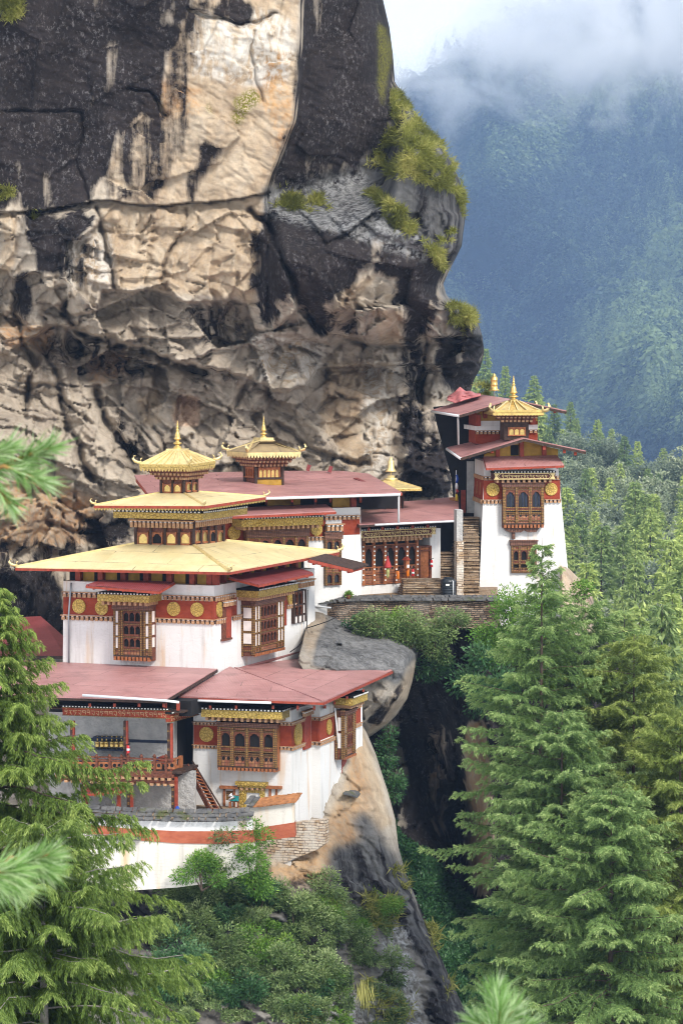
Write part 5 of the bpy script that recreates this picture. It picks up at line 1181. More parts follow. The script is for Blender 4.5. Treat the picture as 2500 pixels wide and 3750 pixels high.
# prayer wheels
pw = thing('prayer_wheel_rack', 'row of six small gold prayer wheels hung along the gallery wall', 'prayer wheels', F3.w(405, 2760, -1.9))
mb = MB(); F3.pbox(mb, 340, 2700, 452, 2705, -2.3, -1.8, at=-1.8); F3.pbox(mb, 340, 2744, 452, 2749, -2.3, -1.8, at=-1.8); mb.build('frame', [M['blue_dark']], pw)
for x in (358, 375, 391, 411, 428, 446):
    p = F3.w(x, 2736, -1.9); mb = MB(); mb.lathe(p, [(.02, -.10), (.03, -.02), (.10, 0), (.115, .03), (.105, .05), (.105, .20), (.115, .22), (.09, .26), (.03, .28), (.03, .42), (.05, .44), (.02, .52)], 12); mb.build('wheel', [M['gold_metal']], pw)
extinguisher(F3.w(470, 2758, .10), 'red fire extinguisher hanging on the gallery post beside the prayer wheels', h=.42)
def block_box(name, label, cat, F, x0, y0, x1, y1, o0, o1, mat, lid=None):
    r = thing(name, label, cat, F.w((x0 + x1) / 2, y1, (o0 + o1) / 2)); mb = MB(); F.pbox(mb, x0, y0, x1, y1, o0, o1, at=o1); mb.build('body', [M[mat]], r)
    mb = MB(); F.pbox(mb, x0 - 1, y0 - 3, x1 + 1, y0 - .2, o0 - .03, o1 + .03, at=o1); mb.build('lid', [M[lid or mat]], r); return r
block_box('wooden_chest', 'dark red wooden chest behind the balcony railing', 'chest', F3, 582, 2776, 612, 2798, -1.4, -.8, 'red_wood')
block_box('plastic_bin', 'small blue bin behind the balcony railing beside the chest', 'bin', F3, 570, 2780, 580, 2798, -1.3, -.9, 'blue_cloth')
bg_ = thing('bag', 'blue bag slumped at the foot of the right gallery post', 'bag', F3.w(650, 2978, .2)); mb = MB(); mb.lathe(F3.w(650, 2982, .2), [(.12, 0), (.16, .08), (.15, .2), (.09, .32), (.04, .38)], 9); mb.build('sack', [M['blue_cloth']], bg_); mb = MB(); mb.tube([F3.w(648, 2955, .2), F3.w(645, 2948, .2), F3.w(652, 2944, .2)], .02, 5); mb.build('strap', [M['red_cloth']], bg_)
bd = thing('notice_board', 'small turquoise picture board with white cloth propped by the door', 'board', F2.w(862, 2972, .5))
mb = MB(); F2.pbox(mb, 844, 2914, 874, 2934, .45, .49); mb.build('picture', [M['teal']], bd)
mb = MB(); F2.pbox(mb, 842, 2911, 876, 2937, .42, .452); F2.pbox(mb, 838, 2937, 846, 2976, .40, .45); F2.pbox(mb, 868, 2937, 873, 2976, .40, .45); mb.build('frame', [M['wood_orange']], bd)
mb = MB(); mb.tube([F2.w(838, 2916, .5), F2.w(848, 2910, .52), F2.w(858, 2917, .52), F2.w(838, 2930, .5)], [.05, .09, .07, .05], 7); mb.build('cloth', [M['white_cloth']], bd)
# steep wooden stair
st = thing('wooden_stair', 'steep dark wooden stair with handrail rising from the courtyard to the balcony', 'stair', F2.w(795, 2978, 1.2))
n0, n1 = F2.w(683, 2800, 1.75), F2.w(776, 2980, 1.75); m0, m1 = F2.w(710, 2812, 1.0), F2.w(803, 2980, 1.0)
for a, b in ((n0, n1), (m0, m1)): mb = MB(); mb.bar(a, b, .07, .24, up=F2.n * .2 + np.array([0, 0, 1])); mb.build('stringer', [M['wood']], st)
for k in range(13): f = (k + .5) / 13; mb = MB(); mb.bar(n0 + (n1 - n0) * f, m0 + (m1 - m0) * f, .24, .045); mb.build('tread', [M['wood_orange']], st)
h0, h1 = F2.w(704, 2786, 1.0), F2.w(822, 2978, 1.0); mb = MB(); mb.bar(h0, h1, .05, .06)
for f in (.15, .62, .95): q = h0 + (h1 - h0) * f; r_ = m0 + (m1 - m0) * max(0, f - .04); mb.bar(q, r_, .05, .05)
mb.build('handrail', [M['wood_dark']], st)

# ------------------------------------------------------------------ courtyard floor and its walls
fz = P(700, 2986, 147.5)[2]
mb = MB(); mb.slab([np.array([*p[:2], fz]) for p in (P(120, 2986, 146.5), P(880, 2986, 146.2), P(900, 2986, 150.5), P(700, 2986, 153), P(120, 2986, 154))], .3); o = mb.build('courtyard', [M['stone_step']]); o['kind'] = 'structure'
FC = Face(620, 2992, 145.0, -3)
cw_ = thing('courtyard_wall', 'curved white courtyard wall with red stripe and grey slate coping below the gallery', 'wall', FC.w(600, 3330, 0))
def strip(pts_top, pts_bot, o0, o1, nm, mat, par=cw_):
    mb = MB(); FC.poly(mb, pts_top + pts_bot[::-1], o0, o1, at=0); return mb.build(nm, [M[mat]], par)
tp = [(230, 2990), (317, 2995), (470, 3004), (650, 3010), (800, 3010), (925, 3004)]
m1_ = [(230, 3008), (317, 3018), (470, 3034), (650, 3044), (800, 3044), (925, 3040)]
m2_ = [(230, 3035), (317, 3050), (470, 3074), (650, 3088), (800, 3090), (935, 3084)]
bt = [(230, 3240), (317, 3250), (470, 3262), (650, 3250), (800, 3230), (935, 3190)]
strip(tp, m1_, -.5, 0, 'coping_course', 'white'); strip(m1_, m2_, -.5, .05, 'red_stripe', 'red_faded'); strip(m2_, bt, -.5, .0, 'wall_base', 'white_old')
mb = MB(); rnd = random.Random(4)
for row in range(3):
    for k in range(32):
        x = 285 + k * 20.5 + row * 9 + rnd.uniform(-4, 4)
        if x > 912: continue
        y = np.interp(x, [230, 317, 470, 650, 800, 925], [2990, 2994, 3002, 3008, 3008, 3003]); w = rnd.uniform(14, 24)
        o_ = .34 - row * .26; zz_ = FC.st(x, y, 0)[1] + .05 + row * .14
        s0 = FC.st(x, y, 0)[0]; s1 = s0 + w / 81; t = rnd.uniform(.035, .06); tl_ = rnd.uniform(-.02, .02)
        mb.prism([FC.p(s0, zz_ + tl_, o_), FC.p(s1, zz_ - tl_, o_ + rnd.uniform(-.05, .05)), FC.p(s1, zz_ + .11 - tl_, o_ - .38), FC.p(s0, zz_ + .11 + tl_, o_ - .38)],
                 [FC.p(s0, zz_ + t + tl_, o_), FC.p(s1, zz_ + t - tl_, o_), FC.p(s1, zz_ + .11 + t - tl_, o_ - .38), FC.p(s0, zz_ + .11 + t + tl_, o_ - .38)])
mb.build('slate_coping', [M['slate']], cw_)
mb = MB(); FC.pbox(mb, 380, 3068, 515, 3078, -.1, .45); mb.build('slate_ledge', [M['slate']], cw_)
# raised end of the wall with orange-stained slates
FD = Face(1000, 3000, 146.6, -4)
ew = thing('parapet_wall', 'short white wall with orange-stained slate coping and red stripe in front of the yellow door', 'wall', FD.w(1000, 3080, 0))
mb = MB(); FD.poly(mb, [(902, 2952), (918, 2958), (1076, 2936), (1078, 3012), (955, 3030), (955, 3040), (925, 3040), (918, 3004)], -.6, .02, at=0); mb.build('wall', [M['white_old']], ew)
mb = MB(); FD.poly(mb, [(925, 3041), (956, 3041), (956, 3030), (1079, 3011), (1081, 3064), (1030, 3070), (925, 3084)], -.6, .05, at=0); mb.build('red_stripe', [M['red_faded']], ew)
mb = MB(); mg = MB(); rnd = random.Random(9)
for row in range(3):
    for k in range(11):
        x = 893 + k * 17 + row * 6; y = np.interp(x, [893, 930, 1076], [2945, 2957, 2938]) - row * 9; o_ = .26 - row * .28
        a, t0_ = FD.st(x, y, o_ - .1); b = a + .25; h_ = .03 + rnd.uniform(0, .03)
        tgt = mg if x < 925 else mb
        tgt.prism([FD.p(a, t0_, o_), FD.p(b, t0_ + .02, o_), FD.p(b + .12, t0_ + .14, o_ - .4), FD.p(a + .12, t0_ + .14, o_ - .4)], [FD.p(a, t0_ + h_, o_), FD.p(b, t0_ + .02 + h_, o_), FD.p(b + .12, t0_ + .14 + h_, o_ - .4), FD.p(a + .12, t0_ + .14 + h_, o_ - .4)])
mb.build('slate_coping', [M['slate_red']], ew); mg.build('slate_coping', [M['slate']], ew)
# dark-red roof of a house mostly hidden at the left
hh = thing('hidden_house', 'dark red sheet roof of a house mostly hidden behind the left conifer', 'house', P(130, 2560, 166))
a, b, c, d = P(-160, 2400, 163), P(240, 2402, 160.5), P(240, 2335, 166), P(150, 2256, 171); e = P(-100, 2270, 172)
mb = MB(); mb.slab([a, b, c, d, e], .09); o = mb.build('roof', [M['roof_red']], hh)
mb = MB(); mb.bar(P(-160, 2406, 163), P(240, 2408, 160.5), .08, .15); mb.build('fascia', [M['wood_dark']], o)
mb = MB(); footprint_block(mb, [P(-120, 2560, 164), P(200, 2560, 161.5), P(220, 2560, 170), P(-120, 2560, 172)], P(0, 2600, 164)[2], P(0, 2412, 164)[2]); mb.build('wall', [M['plaster']], hh)
# ------------------------------------------------------------------ middle house with the broad red roof
F4 = Face(1183, 1890, 168.5, 40); L4 = Face(1320, 2000, 170.0, 40)
mid = thing('middle_house', 'white middle house with broad faded red roof and gilded lantern against the cliff', 'house', P(1150, 2200, 170))
FA = Face(1125, 2100, 168.0, 30)                      # main wall seen above the terrace
sA0 = FA.st(760, 2000)[0]; sA1 = FA.st(1320, 2000)[0]; zt4 = FA.st(1240, 1860)[1]; zb4 = P(1250, 2260, 169)[2]
mb = MB(); footprint_block(mb, [FA.p(sA0, 0), FA.p(sA1, 0), FA.p(sA1, 0, -7), FA.p(sA0, 0, -7)], zb4, zt4, .05); mb.build('wall', [M['white']], mid)
b = MB(); FA.pbox(b, 820, 1885, 900, 1985, -.1, .03, at=.03); FA.pbox(b, 1128, 1895, 1192, 1966, -.1, .031, at=.03); FA.pbox(b, 1252, 1890, 1318, 1958, -.1, .03, at=.03); b.build('red_band', [M['red']], mid)
dentils(FA, (1185, 1890, 1906), (1316, 1885, 1900), mid, .04, .24, .1, white=True); dentils(FA, (1122, 1966, 1982), (1192, 1962, 1977), mid, .04, .2, .1)
medallion(FA, 857, 1951, 23, mid, .05); medallion(FA, 1158, 1938, 21, mid, .05)
lintel(FA, (885, 1905, 1932), (1183, 1892, 1920), mid, 1.1, 1.1)
bay(FA, mid, 905, 1130, .5, [(1, 'open')] * 5, [('carved', 1934, 1966), ('open', 1967, 2030), ('rail', 2031, 2050)], label='carved timber bay window half hidden by the gold roof', post=.14)
bay(FA, mid, 1191, 1251, .20, [(1, 'glass'), (1, 'glass')], [('carved', 1948, 1975), ('glass', 1976, 2010), ('panel', 2011, 2040), ('glass', 2041, 2075), ('panel', 2076, 2096), ('glass', 2097, 2134), ('rail', 2135, 2144)], name='window', label='tall narrow painted timber window', inner='glass', deep=.3)
dentils(FA, (1188, 1919, 1946), (1252, 1916, 1941), mid, .2, .22, .25, white=True)
mb = MB(); FA.pbox(mb, 1030, 1820, 1318, 1864, -.8, -.7, at=-.7); FA.pbox(mb, 900, 1812, 1460, 1870, -3.2, -3.1, at=-3.1); mb.build('attic_shade', [M['black']], mid)  # black sheets in place of the shade below the broad roof
mb = MB(); FA.pbox(mb, 1217, 1822, 1282, 1859, -.7, -.55, at=-.55); FA.pbox(mb, 980, 1825, 1100, 1850, -.7, -.6, at=-.6); mb.build('attic_panel', [M['yellow_board']], mid)
mb = MB(); FA.pbox(mb, 1286, 1820, 1305, 1856, -.7, -.4, at=-.4)
for x in (975, 1070, 1155): mb.bar(FA.w(x, 1832, 1.0), FA.w(x, 1842, -.6), .13, .18)
for x in (1210, 1320): mb.bar(FA.w(x, 1822, 1.0), FA.w(x, 1835, -.6), .13, .18)
mb.build('rafter', [M['red_wood']], mid)
awning([FA.w(851, 1888, 1.9), FA.w(1229, 1871, 1.9), FA.w(1193, 1846, .2), FA.w(876, 1858, .2)], mid, 'roof_pink')
# roof
g0 = FA.w(1470, 1797, 1.5); g1 = FA.w(945, 1823, 1.5); gz = (g0[2] + g1[2]) / 2; 
fe0 = FA.p(FA.st(1470, 1797, 1.5)[0], gz, 1.5); fe1 = FA.p(FA.st(560, 1826, 1.5)[0], gz, 1.5); le = P(500, 1752, 173.5); lt = P(493, 1739, 176)
bk1 = P(1349, 1734, 180.5); bk0 = P(1246, 1724, 180); bka = P(1037, 1724, 179); bkb = P(800, 1729, 178)
mb = MB(); th = np.array([0, 0, .08])
for pl in ([fe1, fe0, bk1, bk0, bka, bkb], [fe1, bkb, lt, le]):
    for k in range(1, len(pl) - 1): mb.prism([pl[0] - th, pl[k] - th, pl[k + 1] - th], [pl[0], pl[k], pl[k + 1]])
mr = mb.build('roof', [M['roof_pink']], mid)
mb = MB(); mb.bar(fe1 - th * 1.6, fe0 - th * 1.6, .07, .12); mb.bar(fe0 - th * 1.2, bk1 - th * 1.2, .07, .12); mb.bar(le - th * 1.4, fe1 - th * 1.4, .07, .14); mb.build('fascia', [M['red_wood']], mr)
mb = MB(); q0 = FA.p(FA.st(930, 1830, 1.6)[0], gz - .12, 1.62); q1 = FA.p(FA.st(1463, 1806, 1.6)[0], gz - .12, 1.62); mb.tube([q0, q1], .075, 7); mb.build('gutter', [M['pipe']], mr)
mb = MB(); mb.tube([q1, FA.w(1459, 1820, 1.6), FA.w(1459, 1915, 1.6)], .06, 7); mb.build('downpipe', [M['pipe']], mr)
mb = MB()
for x, y in ((1126, 1717), (1206, 1722)): p = P(x, y + 7, 178.5); mb.bar(p, p + np.array([.1, 0, .32]), .22, .2)
for (xa, ya), (xb, yb) in (((1300, 1756), (1345, 1775)),): mb.bar(P(xa, ya, 176.6) + th, P(xb, yb, 174.6) + th, .25, .03)
mb.build('loose_sheet', [M['roof_red']], mr)
# gilded lantern on that roof: its front-right face looks towards us
FK = Face(938, 1782, 171.5, 14); LK = Face(938, 1782, 171.5, -58)
kw = FK.st(1040, 1776)[0]; kd = LK.st(892, 1768)[0]
z0 = P(938, 1790, 171.5)[2]; z1 = FK.st(938, 1700)[1]
P4 = [FK.O, FK.p(kw, 0), FK.p(kw, 0) + LK.e * kd, LK.p(kd, 0)]
mb = MB(); footprint_block(mb, P4, z0, z1); kc = mb.build('cupola', [M['wood']], mid)
def win_row(F, x0, x1, n, yt, yb, parent, gilt=True):
    gm_, fm = MB(), MB(); s0 = F.st(x0, yb, .03)[0]; s1 = F.st(x1, yb, .03)[0]; t1 = F.st((x0 + x1) / 2, yt, .03)[1]; t0 = F.st((x0 + x1) / 2, yb, .03)[1]; q = (s1 - s0) / n
    F.box(gm_, s0, s1, t0, t1, -.02, .012)
    for k in range(n):
        a = s0 + k * q; arch_plate(F, fm, a, a + q, t0 + .6 * (t1 - t0), t1, .013, .06); F.box(fm, a - .03, a + .03, t0, t1 - .001, .0, .07)
    F.box(fm, s1 - .03, s1 + .03, t0, t1 - .001, 0, .07); F.box(fm, s0 - .04, s1 + .04, t0 - .07, t0, 0, .08); F.box(fm, s0 - .04, s1 + .04, t1, t1 + .06, 0, .08)
    gm_.build('gilt_panel' if gilt else 'pane', [M['gold_metal' if gilt else 'wood_orange']], parent); fm.build('frame', [M['wood_orange']], parent)
win_row(FK, 948, 1022, 5, 1716, 1748, kc); win_row(LK, 897, 929, 5, 1713, 1744, kc, False)
mb = MB(); FK.pbox(mb, 938, 1755, 1040, 1777, 0, .06); mb.build('base_board', [M['yellow_board']], kc)
mb = MB(); FK.pbox(mb, 934, 1698, 943, 1778, 0, .10); FK.pbox(mb, 1032, 1698, 1040, 1775, 0, .10); LK.pbox(mb, 890, 1694, 897, 1768, 0, .08); FK.pbox(mb, 934, 1748, 1040, 1755, .061, .11); mb.build('post', [M['wood_dark']], kc)
def tiers2(FR, LF, P4, zs, parent, step):
    mb = MB()
    for k, (a_, b_) in enumerate(zs):
        g_ = step * (k + 1); c = FR.O + FR.n * g_ + LF.n * g_
        pl = [P4[3] + LF.n * g_ - FR.n * g_, P4[0] + LF.n * g_ + FR.n * g_, P4[1] + FR.n * g_ - LF.n * g_, P4[2] - FR.n * g_ - LF.n * g_]
        footprint_block(mb, pl, a_ + (b_ - a_) * .55, b_, 0, 0)
        for A, B, nn in ((pl[0], pl[1], LF.n), (pl[1], pl[2], FR.n)):
            L = np.linalg.norm((B - A)[:2]); n_ = max(3, int(L / .2)); d_ = (B - A) / L; d_[2] = 0
            for j in range(n_):
                a = A + d_ * (j + .22) * L / n_; b = a + d_ * .56 * L / n_
                q = lambda z: [np.array([*(a - nn * .3)[:2], z]), np.array([*(b - nn * .3)[:2], z]), np.array([*(b - nn * .01)[:2], z]), np.array([*(a - nn * .01)[:2], z])]
                mb.prism(q(a_), q(a_ + (b_ - a_) * .55 - .003), 1)
    return mb.build('bracket_cornice', [M['wood'], M['dentil_tan']], parent)
zA = FK.st(990, 1708)[1]; zC = FK.st(990, 1668, .5)[1]
tiers2(FK, LK, P4, [(zA, zA + (zC - zA) * .33), (zA + (zC - zA) * .34, zA + (zC - zA) * .66), (zA + (zC - zA) * .67, zC)], kc, .2)
e0 = FK.w(1100, 1650, .9); e1 = FK.w(906, 1656, .9); e2 = LK.w(832, 1645, .75); e0[2] = e2[2] = e1[2]; e3 = e0 + (e2 - e1)
ap = (e0 + e2) / 2; ap[2] = P(966, 1610, 173)[2]; hw = .35
t4 = [ap + FK.e * hw - LK.e * hw, ap - FK.e * hw - LK.e * hw, ap - FK.e * hw + LK.e * hw, ap + FK.e * hw + LK.e * hw]
M['roof_bronze'] = m_roof('weathered_bronze_sheet_roof', (.30, .22, .13), (.46, .34, .18), .6, .5, .2, 1.6, .1, .25)
kr = hip_roof([e0, e1, e2, e3], t4, kc, 'roof_bronze', .05, hornsize=.36, hip_w=.09, fascia='gold_pale')
fringe([e - np.array([0, 0, .02]) for e in (e0, e1, e2, e3)], kc, .30, sides=(0, 1), band=.5, mat='gold_pale')
mb = MB(); footprint_block(mb, t4, ap[2] - .05, ap[2] + .15); mb.build('roof_cap', [M['gold_pale']], kr)
pinnacle(ap + np.array([0, 0, .12]), (1608 - 1527) / FPX * 173, kc, fat=.85)

# ------------------------------------------------------------------ shrine house with the open timber front
F5 = Face(1310, 1960, 171.5, 40)
shr = thing('shrine_house', 'shrine with dark timber colonnade, gilt script board and faded red roof above the terrace', 'shrine', F5.w(1430, 2180, 0))
mb = MB(); F5.pbox(mb, 1322, 2136, 1535, 2190, -4, .02, at=.02); F5.pbox(mb, 1300, 1975, 1330, 2190, -4, .018, at=.02); F5.pbox(mb, 1574, 1935, 1612, 2125, -3.5, .02, at=.02); mb.build('wall', [M['white']], shr)
mb = MB(); F5.pbox(mb, 1322, 1935, 1575, 2140, -2.2, -2.0, at=-2.0); F5.pbox(mb, 1312, 1905, 1615, 1950, -1.2, -1.1, at=-1.1); mb.build('black_shade', [M['black']], shr)  # black panels paint the shade behind the screen and under the eave
fa = bay(F5, shr, 1328, 1532, .10, [(1, 'open')] * 5, [('dark', 1974, 1992), ('open', 1993, 2072), ('diamond', 2073, 2096), ('panel', 2097, 2132), ('rail', 2133, 2138)], name='timber_front', inner='black', frame='wood_orange', post=.17, deep=.5, label='five-bay timber screen with diamond cut-outs')
mb = MB(); 
for x in (1330, 1371, 1411, 1451, 1491, 1529):
    for y in (2000, 2016, 2032, 2048, 2064, 2082, 2104, 2122): F5.pbox(mb, x - 2.5, y, x + 2.5, y + 5, .10, .13, at=.12)
mb.build('painted_block', [M['dot']], fa)
mb = MB(); F5.pbox(mb, 1538, 2018, 1572, 2116, -.1, .03, at=.03); dr = mb.build('door', [M['wood_orange']], shr)
mb = MB(); F5.pbox(mb, 1532, 1998, 1538, 2118, -.1, .12, at=.1); F5.pbox(mb, 1572, 1998, 1579, 2118, -.1, .12, at=.1); F5.pbox(mb, 1538, 1998, 1572, 2004, -.1, .12, at=.1); F5.pbox(mb, 1538, 2013, 1572, 2018, -.1, .12, at=.1); mb.build('frame', [M['wood']], dr)
mb = MB(); F5.pbox(mb, 1538, 2005, 1572, 2013, -.05, .06, at=.1); mb.build('transom_panel', [M['wood_orange']], dr)
script_board(F5, (1310, 1948, 1973), (1595, 1929, 1955), shr, .9, .9, 21)
mb = MB(); mb.tube([F5.w(1319, 1985, .3), F5.w(1323, 2135, .3)], .06, 7); mb.build('drain_pipe', [M['pipe']], shr)
dentils(F5, (1330, 1975, 1988), (1540, 1962, 1976), shr, .5, .3, .2)
a = F5.w(1314, 1920, 1.9); b = F5.w(1680, 1903, 1.9); b[2] = a[2]; c = P(1677, 1824, 181.5); d = P(1440, 1838, 180.5); e = P(1265, 1885, 174.5); e2_ = P(1300, 1872, 177)
mb = MB(); th = np.array([0, 0, .07])
for pl in ([a, b, c], [a, c, d], [a, d, e2_], [a, e2_, e]): mb.prism([p - th for p in pl], pl)
sr5 = mb.build('roof', [M['roof_pink']], shr)
mb = MB(); mb.bar(a - th * 1.6, b - th * 1.6, .07, .12); mb.bar(e - th * 1.5, a - th * 1.5, .07, .14); mb.bar(b - th, c - th, .07, .14); mb.build('fascia', [M['wood_dark']], sr5)
mb = MB(); mb.tube([F5.w(1372, 1922, 2.0), F5.w(1676, 1908, 2.0)], .06, 7); mb.tube([F5.w(1674, 1908, 2.0), F5.w(1671, 1935, 1.8), F5.w(1670, 2118, 1.5)], .05, 6); mb.build('gutter', [M['pipe']], sr5)
mb = MB()
for x in (1350, 1400, 1455, 1510, 1565): mb.bar(F5.w(x, 1938 - (x - 1350) * .05, 1.6), F5.w(x, 1936 - (x - 1350) * .05, -.8), .14, .16)
F5.pbox(mb, 1364, 1925, 1440, 1946, -1.1, -1.0, m=1, at=-1.); F5.pbox(mb, 1478, 1918, 1520, 1938, -1.1, -1.0, m=1, at=-1.); mb.build('rafter', [M['red_wood'], M['yellow_board']], sr5)
mb = MB(); q = [P(1598, 1862, 178.4) + th, P(1650, 1860, 178.9) + th, P(1645, 1826, 181) + th, P(1590, 1830, 180.6) + th]; mb.slab(q, .03); q = [P(1640, 1866, 178.7) + th * 1.6, P(1680, 1862, 178.9) + th * 1.6, P(1676, 1826, 181.3) + th * 1.6, P(1640, 1830, 181) + th * 1.6]; mb.slab(q, .03, 1); mb.build('patch_sheet', [M['roof_pink'], M['slate_red']], sr5)
# small gilded cupola behind the shrine roof
FS = Face(1412, 1840, 176.5, 12); sm = thing('small_cupola', 'small gilded cupola with bell-shaped spire behind the shrine roof', 'cupola', FS.w(1445, 1870, 0))
w_ = FS.st(1478, 1840)[0]; mb = MB(); z0 = FS.st(1445, 1872)[1]; z1 = FS.st(1445, 1790)[1]; footprint_block(mb, [FS.O, FS.p(w_, 0), FS.p(w_, 0, -1.2), FS.p(0, 0, -1.2)], z0, z1); bd_ = mb.build('body', [M['wood']], sm)
mb = MB(); arch = MB()
for xa, xb in ((1420, 1434), (1438, 1452)): FS.pbox(mb, xa, 1836, xb, 1862, -.02, .015, at=.01)
mb.build('pane', [M['black']], bd_); mb = MB()
for x in (1408, 1434, 1453, 1472): FS.pbox(mb, x, 1800, x + 5, 1870, 0, .08)
FS.pbox(mb, 1404, 1795, 1484, 1808, 0, .3); mb.build('frame', [M['wood_dark']], bd_)
zz = FS.st(1460, 1785)[1]; e = [FS.p(-.9, zz, .9), FS.p(w_ + .75, zz, .9), FS.p(w_ + .75, zz, -2.1), FS.p(-.9, zz, -2.1)]; ap = sum(e) / 4; ap[2] = P(1432, 1759, 177)[2]; hw = .3
t4 = [ap + np.array([-hw, -hw, 0]), ap + np.array([hw, -hw, 0]), ap + np.array([hw, hw, 0]), ap + np.array([-hw, hw, 0])]
rr = hip_roof(e, t4, sm, 'gold_pale', .06, horns=False, fascia='gold_fringe', hip_w=.07)
mb = MB(); mb.lathe(ap, [(.42, -.02), (.42, .16), (.25, .18), (.25, .36), (.05, .38), (.04, .62), (.38, .66), (.30, .78), (.22, .95), (.20, 1.45), (.17, 1.52), (.10, 1.56), (.12, 1.66), (.03, 1.8)][:0] + [(r * .85, z * .70) for r, z in ((.42, -.02), (.42, .16), (.25, .18), (.25, .36), (.05, .38), (.04, .62), (.38, .66), (.30, .78), (.22, .95), (.20, 1.45), (.17, 1.52), (.10, 1.56), (.12, 1.66), (.03, 1.8))], 14); mb.build('bell_spire', [M['gold_pale']], sm)

# ------------------------------------------------------------------ the tower at the edge
LEAN = .045
F7 = Face(1771, 1846, 177.0, 9, lean=LEAN); L7 = Face(1771, 1846, 177.0, -74, lean=LEAN)
tow = thing('tower', 'tall white tower with battered walls and two stacked red gable roofs', 'tower', P(1910, 2200, 177))
zt7 = F7.st(1900, 1690)[1]; zb7 = F7.st(1900, 2290)[1]
ring7 = lambda t: [F7.w(1771, 1846, 0) * 0 + F7.p(F7.st(1773 if t == zt7 else 1748, 1700 if t == zt7 else 2230)[0], t), F7.p(F7.st(2040 if t == zt7 else 2097, 1700 if t == zt7 else 2230)[0], t)]
a0, a1 = ring7(zt7); b0, b1_ = ring7(zb7); bd7 = L7.e * 1.0
dback = 4.2; bk = np.array([-L7.e[0] * 0, 0, 0])
dirb = -F7.n * dback
lf0 = np.array([-.55, 0, 0]); 
mb = MB(); mb.prism([b0, b1_, b1_ + dirb, b0 + dirb + np.array([.55, 0, 0])], [a0, a1, a1 + dirb, a0 + dirb + np.array([.30, 0, 0])]); mb.build('wall', [M['white']], tow)
LT = Face(0, 0, 1, 0, O=a0); dl = (a0 + dirb + np.array([.30, 0, 0])) - a0; LT.e = dl / np.linalg.norm(dl); LT.n = np.array([-LT.e[1], LT.e[0], 0]) * (1 if -LT.e[1] < 0 else -1); LT.ang = math.atan2(LT.e[1], LT.e[0]); LT.lean = LEAN
def tband(y0, y1, nm, mat, off=.03):
    t1 = F7.st(1780, y0, off)[1]; t0 = F7.st(1780, y1, off)[1]; b = MB(); s0 = F7.st(1772, (y0 + y1) / 2, off)[0]; s1 = F7.st(2050, (y0 + y1) / 2, off)[0] 
    F7.stpoly(b, [(s0 - off, t0), (s1, t0), (s1, t1), (s0 - off, t1)], -.1, off); LT.stpoly(b, [(0, t0), (3.6, t0), (3.6, t1), (0, t1)], -.1, off + .01); return b.build(nm, [M[mat]], tow)
tband(1759, 1829, 'red_band', 'red')
dentils(F7, (1769, 1745, 1759), (2047, 1742, 1755), tow, .04, .22, .1, white=True); dentils(F7, (1766, 1830, 1845), (1836, 1829, 1844), tow, .05, .2, .1); dentils(F7, (1993, 1828, 1842), (2052, 1827, 1841), tow, .05, .2, .1)
t1 = F7.st(1770, 1830)[1]; t0 = F7.st(1770, 1845)[1]; mb = MB(); LT.stpoly(mb, [(0, t0), (3.6, t0), (3.6, t1), (0, t1)], -.1, .1); t1 = F7.st(1770, 1745)[1]; t0 = F7.st(1770, 1758)[1]; LT.stpoly(mb, [(0, t0), (3.6, t0), (3.6, t1), (0, t1)], -.1, .1); mb.build('dentil_course', [M['dentil_tan']], tow)
mb = MB()
for s in (.8, 2.1): 
    t1 = F7.st(1770, 1770)[1]; t0 = F7.st(1770, 1815)[1]; LT.stpoly(mb, [(s, t0), (s + .35, t0), (s + .35, t1), (s, t1)], -.1, .06)
mb.build('shutter', [M['wood_orange']], tow)
medallion(F7, 1803, 1793, 24, tow, .04); medallion(F7, 2016, 1791, 23, tow, .04)
tb = bay(F7, tow, 1841, 1991, .5, [(1, 'glass')] * 3, [('carved', 1766, 1782), ('panel', 1783, 1790), ('glass', 1791, 1856), ('rail', 1857, 1867), ('dark', 1868, 1875), ('rail', 1876, 1880), ('diamond', 1881, 1904), ('panel', 1905, 1916), ('dentil', 1916, 1933)], label='three-light timber bay window with dark glass', inner='glass', body='wood', post=.15)
mb = MB()
for x in (1867, 1878, 1911, 1922, 1958, 1970): F7.pbox(mb, x, 1800, x + 4, 1856, .36, .40)
mb.build('glazing_bar', [M['blue_dark']], tb)
mb = MB(); F7.poly(mb, [(1845, 1934), (1975, 1932), (1962, 1948), (1930, 1948), (1918, 1942), (1905, 1950), (1870, 1950), (1852, 1944)], 0, .32, at=.3); F7.pbox(mb, 1874, 1950, 1885, 1974, 0, .22, at=.2); mb.build('bracket', [M['carved']], tow)
script_board(F7, (1807, 1734, 1758), (2032, 1730, 1753), tow, .8, .8, 33)
lw7 = bay(F7, tow, 1872, 1963, .20, [(1, 'open')] * 3, [('carved', 1978, 1998), ('panel', 1999, 2010), ('open', 2011, 2050), ('rail', 2051, 2062), ('dark', 2063, 2078), ('diamond', 2079, 2092), ('rail', 2093, 2098)], name='window', label='lower timber window half hidden by the pine', inner='black', body='wood', post=.10, deep=.35)
mb = MB(); F7.pbox(mb, 1781, 2158, 1791, 2168, -.1, .012); mb.build('drain_hole', [M['black']], tow)
